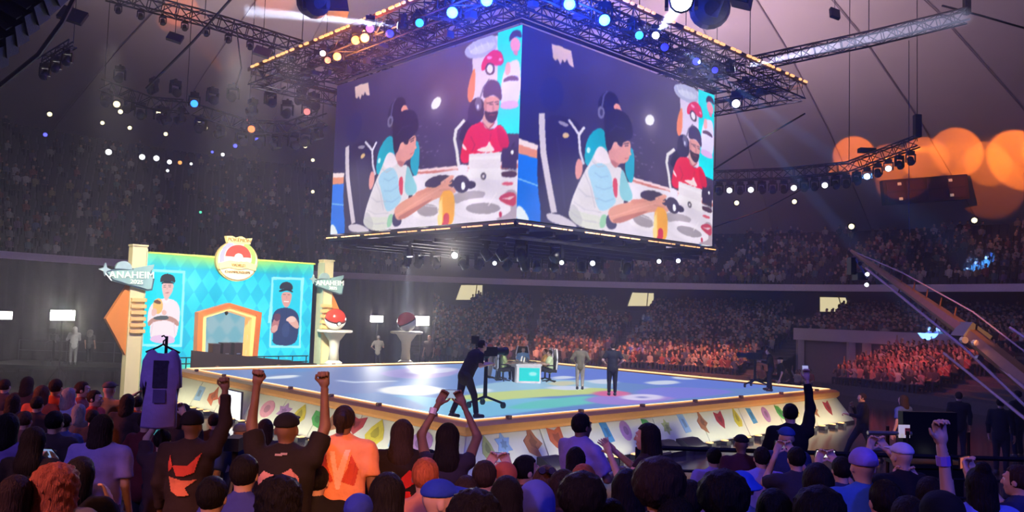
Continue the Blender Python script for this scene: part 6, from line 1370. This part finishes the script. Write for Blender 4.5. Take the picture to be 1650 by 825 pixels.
P_(578, 802, 4.5, 'person in blue beanie and purple shirt below the glowing orange T-shirt', hair='beanie', hatc=(.03, .05, .4), shirt=(.2, .14, .45))
P_(625, 764, 4.9, 'long dark-haired head below the blood-red print', hair='long', hairc='black', shirt=BLK)
P_(512, 752, 6.3, 'dark head squeezed between pink ring print and glowing orange T-shirt', hair='short', hairc='black', shirt=BLK)
P_(607, 748, 7.2, 'dark head between the glowing orange T-shirt and the blood-red print', hair='bob', hairc='black', shirt=(.03, .02, .02))
P_(692, 726, 7.7, 'small dark head behind the ginger hair, below the purple emblem', hair='short', hairc='black', shirt=BLK)
P_(752, 768, 6.1, 'dark head under the wide lit phone', hair='bob', hairc='dark', shirt=(.04, .025, .025))
P_(25, 768, 5.0, 'dark head at the picture edge beside the curly ginger hair', hair='bob', hairc='dark', shirt=(.12, .04, .03))
P_(765, 795, 4.1, 'dark curly head next to the peak of the royal blue cap', hair='curly', hairc='black', shirt=BLK)
P_(1248, 790, 4.3, 'black head below the violet strap shirt', hair='bob', hairc='black', shirt=BLK)
P_(1320, 800, 4.1, 'black head below the navy patterned shirt', hair='afro', hairc='black', shirt=BLK)
P_(1428, 776, 5.0, 'dark figure between the violet knitted cap and the stretched arm', hair='short', hairc='black', shirt=BLK)
P_(388, 684, 8.6, 'person in navy shirt lit pale blue beside the tripod', [([(-.12, 1.2), (-.08, 1.3), (-.02, 1.24)], (.5, .6, .8)), ([(-.02, 1.08), (.06, 1.16), (.1, 1.06)], (.4, .5, .7))], hair='cap', hatc=(.25, .28, .4), shirt=(.05, .08, .2))
P_(1500, 770, 6.1, 'dark head in front of the cart, under the wristband arm', arms=('phone', 'phone'), hair='bob', hairc='black', shirt=BLK)
# --- the crowd standing beside the stage, nearer the entrance set
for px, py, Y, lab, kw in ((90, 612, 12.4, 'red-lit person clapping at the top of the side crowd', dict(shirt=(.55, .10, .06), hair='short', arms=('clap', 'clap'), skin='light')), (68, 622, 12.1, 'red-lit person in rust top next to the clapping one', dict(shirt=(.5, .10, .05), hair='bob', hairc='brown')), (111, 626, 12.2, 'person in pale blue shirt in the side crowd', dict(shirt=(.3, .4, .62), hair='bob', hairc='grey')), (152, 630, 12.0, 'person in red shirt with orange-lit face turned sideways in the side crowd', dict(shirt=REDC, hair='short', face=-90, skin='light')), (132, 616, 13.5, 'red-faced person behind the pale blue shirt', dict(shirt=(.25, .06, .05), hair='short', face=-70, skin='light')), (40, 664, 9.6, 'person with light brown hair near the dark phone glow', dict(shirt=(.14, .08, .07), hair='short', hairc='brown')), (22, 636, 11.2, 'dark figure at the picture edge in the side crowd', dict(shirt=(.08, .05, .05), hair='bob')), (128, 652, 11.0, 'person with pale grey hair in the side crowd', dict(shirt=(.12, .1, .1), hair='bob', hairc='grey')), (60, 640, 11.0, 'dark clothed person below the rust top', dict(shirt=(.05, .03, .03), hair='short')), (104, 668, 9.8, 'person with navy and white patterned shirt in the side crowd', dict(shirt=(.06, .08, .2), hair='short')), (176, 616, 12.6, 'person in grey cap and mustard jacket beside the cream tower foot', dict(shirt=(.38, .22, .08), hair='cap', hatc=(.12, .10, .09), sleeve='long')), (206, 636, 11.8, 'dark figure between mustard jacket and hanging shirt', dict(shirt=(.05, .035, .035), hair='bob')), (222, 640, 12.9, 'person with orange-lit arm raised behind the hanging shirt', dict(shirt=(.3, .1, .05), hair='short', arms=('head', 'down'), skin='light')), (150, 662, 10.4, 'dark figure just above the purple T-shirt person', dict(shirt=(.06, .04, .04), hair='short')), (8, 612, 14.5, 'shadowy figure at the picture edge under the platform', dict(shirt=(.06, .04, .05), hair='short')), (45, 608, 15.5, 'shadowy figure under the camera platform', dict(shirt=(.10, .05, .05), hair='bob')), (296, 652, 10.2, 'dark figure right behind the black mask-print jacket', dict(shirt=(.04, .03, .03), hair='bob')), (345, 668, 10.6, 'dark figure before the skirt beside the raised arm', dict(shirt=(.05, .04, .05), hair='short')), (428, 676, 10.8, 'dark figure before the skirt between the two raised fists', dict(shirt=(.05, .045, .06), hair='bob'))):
    P_(px, py, Y, lab, h=.028, **kw)
# --- on the open floor
tw = P_(1390, 634, 24.5, 'camera operator in black striding across the open floor past the stage corner', floor=0, face=80, stride=.42, hair='short', shirt=BLK, sleeve='long', arms=('front', 'chin'), h=.03, bulk=1.1)
P_(1274, 652, 10.3, 'dark figure at the barrier stretching one arm straight up with a phone', hair='short', hairc='black', shirt=BLK, sleeve='long', arms=('front', 'reach'), bulk=1.12, face=-5)
P_(1456, 634, 23, 'person in blue top standing behind the equipment cart', floor=0, hair='bob', shirt=(.06, .10, .35), h=.03, face=30)
for px, py, Y, lab in ((1545, 632, 25, 'shadowy crew member in black behind the crane rod'), (1612, 640, 23, 'shadowy crew member in black between crane rod and picture edge'), (1640, 622, 26, 'shadowy crew member in black at the picture edge behind the crane')):
    P_(px, py, Y, lab, floor=0, hair='short', hairc='black', shirt=BLK, sleeve='long', h=.034, face=random.uniform(-60, 60))
# --- on the stage
P_(752, 540, 21.75, 'camera operator in black bending over a rolling camera at the stage corner', floor=STAGE_Z, face=-62, lean=.55, stride=.25, arms=('front', 'front'), head=(0, .1, 0), hair='short', hairc='black', shirt=BLK, h=.028, bulk=1.15)
q = onz(781, 656, STAGE_Z); vc = video_camera((q.x, q.y, STAGE_Z), math.radians(-50), 'rolling studio camera worked by the bending operator at the stage corner', 1.55, s=1.05)
P_(936, 555, 30.8, 'stage hand in khaki with a backpack standing near the match desk', floor=STAGE_Z, hair='short', hairc='brown', shirt=(.16, .14, .09), legs=(.32, .29, .24), sleeve='long', arms=('hip', 'hip'), h=.03)
P_(988, 553, 28.9, 'stage hand in black T-shirt and trousers standing on the red floor circle', floor=STAGE_Z, hair='short', hairc='dark', shirt=(.02, .02, .025), legs=(.012, .014, .02), arms=('hip', 'hip'), h=.03, skin='light')
P_(1243, 562, 32.6, 'camera operator in black at the far stage corner beside a dolly', floor=STAGE_Z, face=70, lean=.15, arms=('front', 'front'), hair='short', shirt=BLK, sleeve='long', h=.034)
P_(1258, 576, 33.0, 'second crew member crouching at the far stage corner', floor=STAGE_Z, sit=True, hair='cap', hatc=BLK, shirt=BLK, h=.034, face=80)
q = onz(1216, 624, STAGE_Z); video_camera((q.x, q.y, STAGE_Z), math.radians(60), 'studio camera on a dolly at the far stage corner', 1.3)
def at_desk(x, y, rz, label, **k):
    w = DM_(x, y); lo = topix((w.x, w.y, STAGE_Z+1.3)); t, r = person(lo[0], lo[1], w.y, label, face=math.degrees(rz)+8, floor=STAGE_Z, sit=True, h=.034, **k)
    c = chair((w.x, w.y, STAGE_Z), rz+math.radians(8), 'black gaming chair with white trim under the '+k_short(label)); return t
def k_short(l): return l.split(' in ')[1].split(' seated')[0]+' at the desk'
at_desk(-.95, .35, -1.57, 'player in lime shirt seated at the match desk', shirt=(.62, .72, .30), hair='short', hairc='black', arms=('front', 'front'), skin='light')
at_desk(-.95, 1.35, -1.57, 'player in red shirt seated at the match desk', shirt=(.6, .08, .08), hair='cap', hatc=(.2, .03, .03), arms=('front', 'front'), skin='light')
at_desk(.95, .35, 1.57, 'player in pale green shirt seated at the match desk', shirt=(.62, .74, .45), hair='short', hairc='dark', arms=('front', 'front'), skin='light')
at_desk(.2, 2.6, 3.1, 'player in sky blue shirt seated at the match desk', shirt=(.25, .45, .7), hair='short', hairc='brown', skin='light')
at_desk(.95, 1.35, 1.57, 'player in orange shirt seated at the match desk', shirt=(.75, .4, .12), hair='short', hairc='brown', arms=('front', 'front'), skin='light')
P_(790, 546, 34.6, 'referee in red shirt standing beside the match desk', floor=STAGE_Z, shirt=(.6, .10, .08), hair='short', hairc='brown', legs=(.5, .42, .3), h=.034, face=-70, skin='light', arms=('front', 'front'))
P_(803, 552, 33.6, 'referee in dark navy standing beside the match desk', floor=STAGE_Z, shirt=(.04, .05, .08), hair='short', legs=(.03, .04, .06), h=.034, face=-60)
P_(121, 527, 39.5, 'camera operator in pale grey hooded top on the dark platform', floor=PZ, shirt=(.5, .5, .52), legs=(.2, .2, .21), hair='hood', hatc=(.5, .5, .52), sleeve='long', arms=('front', 'front'), face=40, h=.034)
P_(146, 532, 41, 'dim figure with headphones standing behind the camera operator on the platform', floor=PZ, shirt=(.10, .10, .10), hair='curly', hairc='grey', h=.034)
P_(610, 541, 46.5, 'stage hand lit from behind under the smaller floodlight', floor=.55, shirt=(.3, .28, .25), hair='short', hairc='grey', h=.04, arms=('hip', 'front')); P_(692, 541, 45, 'stage hand with pinkish face under the glaring floodlight behind the plinth', floor=.55, shirt=(.12, .08, .08), hair='short', hairc='ginger', h=.04, skin='light', face=160)
for px, Y in ((610, 46.5), (692, 45)):
    p = at(px, 580, Y); b = thing('riser_box', 'low black riser box under the stage hand by the %s floodlight' % ('smaller' if px < 650 else 'glaring'), 'platform', (p.x, p.y, 0)); MB().box((0, 0, .265), (1.2, 1.0, .53)).build('box_body', DARK, b); MB().box((0, 0, .54), (1.22, 1.02, .02)).build('box_top', GREY, b)
# --- phones and cameras held up
def held(key, label, lit, tilt=0., strength=.6, wide=True, hands=(0, 1)):
    t, arms, sit, (px, py) = PEOPLE[key]; q = []
    for i in hands:
        a, e, w, _ = ARMS[arms[i]]; e, w = Vector(e), Vector(w); p = w+(w-e).normalized()*.12; q.append(Vector(((-1, 1)[i]*p.x, p.y+.02, p.z-(.44 if sit else 0))))
    p = sum(q, Vector())/len(q); s = t.scale.x; M = Matrix.Translation(t.location) @ t.rotation_euler.to_matrix().to_4x4()
    return phone(M @ (p*s), t.rotation_euler.z, label, lit, tilt, strength, wide)
held(722, 'phone lifted over the stage corner by the long-haired person', (.5, .66, .9), .1, .6)
held(781, 'wide lit phone showing a violet picture before the dark-haired person', (.45, .4, .75), .1)
held(1012, 'small glowing white phone held low by a seated person', (1, .97, .85), .5, 1.2, False); held(55, 'small phone glowing blue in the dark side crowd', (.35, .5, .9), .9, .6, False)
held(1274, 'phone held straight up at the barrier, catching white light', (.7, .7, .8), -.3, .5, False, (1,)); held(1357, 'phone glowing white beside the navy patterned shirt', (1, 1, 1), .6, .9)
held(1284, 'silvery phone between the lifted violet forearms', (.4, .36, .6), .3, .4); held(1643, 'phone with red screen at the picture edge', (.9, .22, .12), 0, .5)
held(1500, 'phone with orange picture under the stretched arm', (1, .3, .08), .2, .7); held(1466, 'phone showing a pale cyan picture in the dark nearest row', (.6, .85, .85), .9, .7, True, (0,))
held(936, 'dark phone held upright before the blue card emblem', (.05, .06, .08), 0, .3, False); held(1455, 'black phone held up by the person in pale cap', (.04, .04, .06), 0, .2)
# sunglasses on the brown hair
t = thing('sunglasses', 'dark sunglasses pushed up on brown hair', 'sunglasses', at(881, 756, 6.12), 0)
for s in (-1, 1): MB().lathe([(.028, -.006), (.03, .0), (.026, .008)], 12, Matrix.Translation((s*.036, -.06, 0)) @ Matrix.Rotation(1.2, 4, 'X')).build('lens', mat('shade_lens', (.01, .01, .012), .1), t)
MB().tube([(-.075, .03, 0), (-.068, -.055, 0), (0, -.066, .004), (.068, -.055, 0), (.075, .03, 0)], .005, 5).build('frame', BLACK, t)
# ------------------------------------------------------------------ spectators in the stands
oc = bpy.data.materials.new('spectator_cloth'); oc.use_nodes = True; nt = oc.node_tree; oi = nt.nodes.new('ShaderNodeObjectInfo'); nt.links.new(oi.outputs['Color'], nt.nodes['Principled BSDF'].inputs['Base Color']); nt.nodes['Principled BSDF'].inputs['Roughness'].default_value = .9
PAL = [(.34, .32, .33), (.16, .15, .16), (.02, .02, .025), (.03, .03, .05), (.22, .06, .05), (.06, .08, .18), (.26, .2, .10), (.08, .14, .16), (.14, .08, .16), (.4, .37, .35), (.05, .05, .05), (.03, .02, .02), (.015, .015, .018), (.02, .02, .02)]
SPEC = []
for v in range(6):
    arm = [('lap', 'lap'), ('clap', 'clap'), ('lap', 'up'), ('chin', 'lap'), ('lap', 'clap'), ('up', 'up')][v]
    pr = [cone((0, 0, .52), (0, .0, .92), .16, .165, .05, (1, 1.35, 1), 1), cone((-.14, 0, .97), (.14, 0, .97), .065, .065, .05, m=1), cone((0, 0, .98), (0, .01, 1.12), .055, .05, .03, m=0), ell((0, .02, 1.2), (.082, .1, .12), .02, 0), ell((0, -.01, 1.235), (.094, .105, .105), .01, 3)]
    if v in (1, 4): pr.append(cone((0, -.06, 1.2), (0, -.09, 1.0), .08, .07, .03, m=3))
    for s, k in zip((-1, 1), arm):
        a, e, w, _ = ARMS[k]; f_ = lambda p: (s*p[0], p[1], p[2]-.44); pr += [cone(f_(a), f_(e), .06, .055, .03, m=1), cone(f_(e), f_(w), .042, .04, .02, m=0), ell(f_(w), (.045, .045, .055), .02, 0), cone((s*.1, 0, .5), (s*.13, .42, .53), .09, .07, .03, m=2), cone((s*.13, .42, .53), (s*.12, .46, .04), .065, .055, .02, m=2)]
    SPEC.append(grow(pr, .046))
spots = []
for k in range(NLOW):
    r = 22.5+k*PITCHL+.42; n = int(2.2*r/.56)
    for i in range(n):
        th = -.26+1.46*i/n*1.0+rng.normal()*.002
        inport = PORT[0]-.02 < th < PORT[1]+.02
        if inport and (k < 9) and th < PORT[1]-.13: continue
        if PORT[1]-.13 < th < PORT[1]+.30 and k >= 8 and k < 9: continue
        z = zlow(k)+(.45*(NLOW-k)/12 if (inport or th < PORT[1]+.3 and th > PORT[1]) and k >= 9 else 0)
        if abs(th-.30) < .016 or abs(th-.06) < .012 or abs(th-.69) < .012: continue      # aisles
        if rng.random() < .06: continue
        if k >= 14 and any(abs(th-a) < .034+.01*(k == 20) for a in DOORTH): continue
        p = pol(th, r, z); px, py = topix(p+Vector((0, 0, 1.1)))
        if px < 700 or px > 1665 or p.y < 5: continue
        spots.append(((p-EYE).length, p, th, k, px, py))
spots.sort(key=lambda s: s[0])
vis = [s for s in spots if s[5] < (600 if s[4] < 1250 else 660) and not (s[4] < 1330 and s[5] > 640-.0*s[4])]
IND = vis[:185]; ids_ = set(id(s) for s in IND); META = {}
HM = [mat('hair_dark', HAIRC['dark'], .6), mat('hair_brown', HAIRC['brown'], .6)]
def spectator(p, rz, v, colr, label, group):
    if v not in META:
        V, F, mi = SPEC[v]; o = npmesh('person', V, F, [skinm('light' if v % 2 else 'tan'), oc, mat('denim', (.03, .035, .06), .9), HM[v % 2]], None, smooth=True, mi=mi); META[v] = o.data
    else: o = put('person', META[v])
    o.location = p; o.rotation_euler = (0, 0, rz); s = rng.uniform(.92, 1.08); o.scale = (s, s, s); o.color = tuple(colr)+(1,)
    tag(o, label, 'person', group)
for d_, p, th, k, px, py in IND:
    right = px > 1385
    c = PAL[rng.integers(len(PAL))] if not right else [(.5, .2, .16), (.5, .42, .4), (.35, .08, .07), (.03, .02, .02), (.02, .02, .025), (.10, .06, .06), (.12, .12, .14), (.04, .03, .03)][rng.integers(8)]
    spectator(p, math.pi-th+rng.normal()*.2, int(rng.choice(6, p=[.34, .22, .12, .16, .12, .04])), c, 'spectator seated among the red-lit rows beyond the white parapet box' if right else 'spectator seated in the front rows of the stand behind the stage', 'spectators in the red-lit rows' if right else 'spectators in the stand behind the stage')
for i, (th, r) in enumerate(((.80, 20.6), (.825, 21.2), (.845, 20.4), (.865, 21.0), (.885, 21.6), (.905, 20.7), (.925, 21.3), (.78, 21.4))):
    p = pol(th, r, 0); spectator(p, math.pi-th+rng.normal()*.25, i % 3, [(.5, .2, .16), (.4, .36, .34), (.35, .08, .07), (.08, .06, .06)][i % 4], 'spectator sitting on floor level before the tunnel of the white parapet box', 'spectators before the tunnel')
# everybody farther away, joined: too many and too small to tell apart
def lowpoly():
    V = []; F = []; C = []
    def tube(rs, n, code):
        o = len(V)
        for (x, y, z, rx, ry) in rs:
            for j in range(n): a = 2*math.pi*(j+.5)/n; V.append((x+rx*math.cos(a), y+ry*math.sin(a), z)); C.append(code)
        for i in range(len(rs)-1):
            for j in range(n): F.append((o+i*n+j, o+i*n+(j+1) % n, o+(i+1)*n+(j+1) % n, o+(i+1)*n+j))
    tube([(0, 0, .45, .19, .16), (0, 0, .8, .2, .14), (0, 0, 1.0, .17, .10), (0, 0, 1.04, .05, .05)], 6, 1)
    tube([(0, .02, 1.03, .05, .06), (0, .03, 1.12, .085, .1), (0, .02, 1.22, .085, .1)], 6, 0); tube([(0, -.0, 1.19, .094, .11), (0, -.01, 1.29, .07, .08), (0, -.01, 1.32, .01, .01)], 6, 2)
    for s in (-1, 1): tube([(s*.2, .1, .62, .045, .05), (s*.23, .02, .95, .06, .06)], 4, 1); tube([(s*.1, .3, .66, .04, .05), (s*.2, .12, .64, .05, .05)], 4, 0); tube([(s*.12, .44, .0, .06, .07), (s*.12, .42, .55, .08, .1)], 4, 3)
    return np.array(V), np.array(F), np.array(C)
LV, LF, LC = lowpoly()
def crowd(name, seats, label_dark=1.):
    n = len(seats); V = np.zeros((n, len(LV), 3)); Cc = np.zeros((n, len(LV), 3)); F = LF[None]+(np.arange(n)*len(LV))[:, None, None]
    for i, (p, rz) in enumerate(seats):
        rz += rng.normal()*.25; c, s = math.cos(rz), math.sin(rz); q = LV*rng.uniform(.9, 1.08); V[i, :, 0] = p[0]+q[:, 0]*c-q[:, 1]*s; V[i, :, 1] = p[1]+q[:, 0]*s+q[:, 1]*c; V[i, :, 2] = p[2]+q[:, 2]
        sh = np.array(PAL[rng.integers(len(PAL))])*rng.uniform(.7, 1.2); sk = np.array(SKINS[('light', 'tan', 'light', 'brown')[rng.integers(4)]]); hr = np.array(HAIRC[('black', 'dark', 'dark', 'brown', 'grey')[rng.integers(5)]])
        Cc[i] = np.stack([sk, sh, hr, np.array((.03, .03, .045))])[LC]
    o = npmesh(name, V.reshape(-1, 3), F.reshape(-1, 4), CROWDM, None, col=Cc.reshape(-1, 3)); o['kind'] = 'stuff'; return o
CROWDM = paint_mat('crowd_cloth', 0, base=1, rough=.9)
crowd('crowd_lower_stand', [(p, math.pi-th) for d_, p, th, k, px, py in spots if not any(False for _ in ()) and id(p) not in set()][0:0] or [(s[1], math.pi-s[2]) for s in spots if id(s) not in ids_])
up = []
for k in range(NUP):
    for th0, th1, pr_ in ((.03, 1.3, .82), (-1.35, -.22, .62)):
        r = 36.3+k*.8+.35; n = int((th1-th0)*r/.6)
        for i in range(n):
            th = th0+(th1-th0)*i/n
            if rng.random() > pr_*(1 if k < 10 else .45): continue
            if int(th*40) % 9 == 0: continue
            z = upz(k)(th)[1]; p = pol(th, r, z); px, py = topix(p)
            if -30 < px < 1680 and p.y > 5: up.append((p, math.pi-th))
crowd('crowd_upper_stand', up)
for r_ in LOG: print('PERSON', r_)
# ------------------------------------------------------------------ thin stage haze filling the hall
hz = MB().box((0, 49, 13), (96, 72, 28)).build('haze', None); hz['kind'] = 'stuff'; hz.data.materials.clear()
hm = bpy.data.materials.new('stage_haze'); hm.use_nodes = True; nt = hm.node_tree; nt.nodes.clear()
vo = nt.nodes.new('ShaderNodeVolumeScatter'); vo.inputs['Density'].default_value = .0052; vo.inputs['Anisotropy'].default_value = .35; vo.inputs['Color'].default_value = (.9, .86, .92, 1)
out = nt.nodes.new('ShaderNodeOutputMaterial'); nt.links.new(vo.outputs[0], out.inputs['Volume']); hz.data.materials.append(hm); hz.display_type = 'WIRE'
try: hm.cycles.homogeneous_volume = True
except Exception: pass
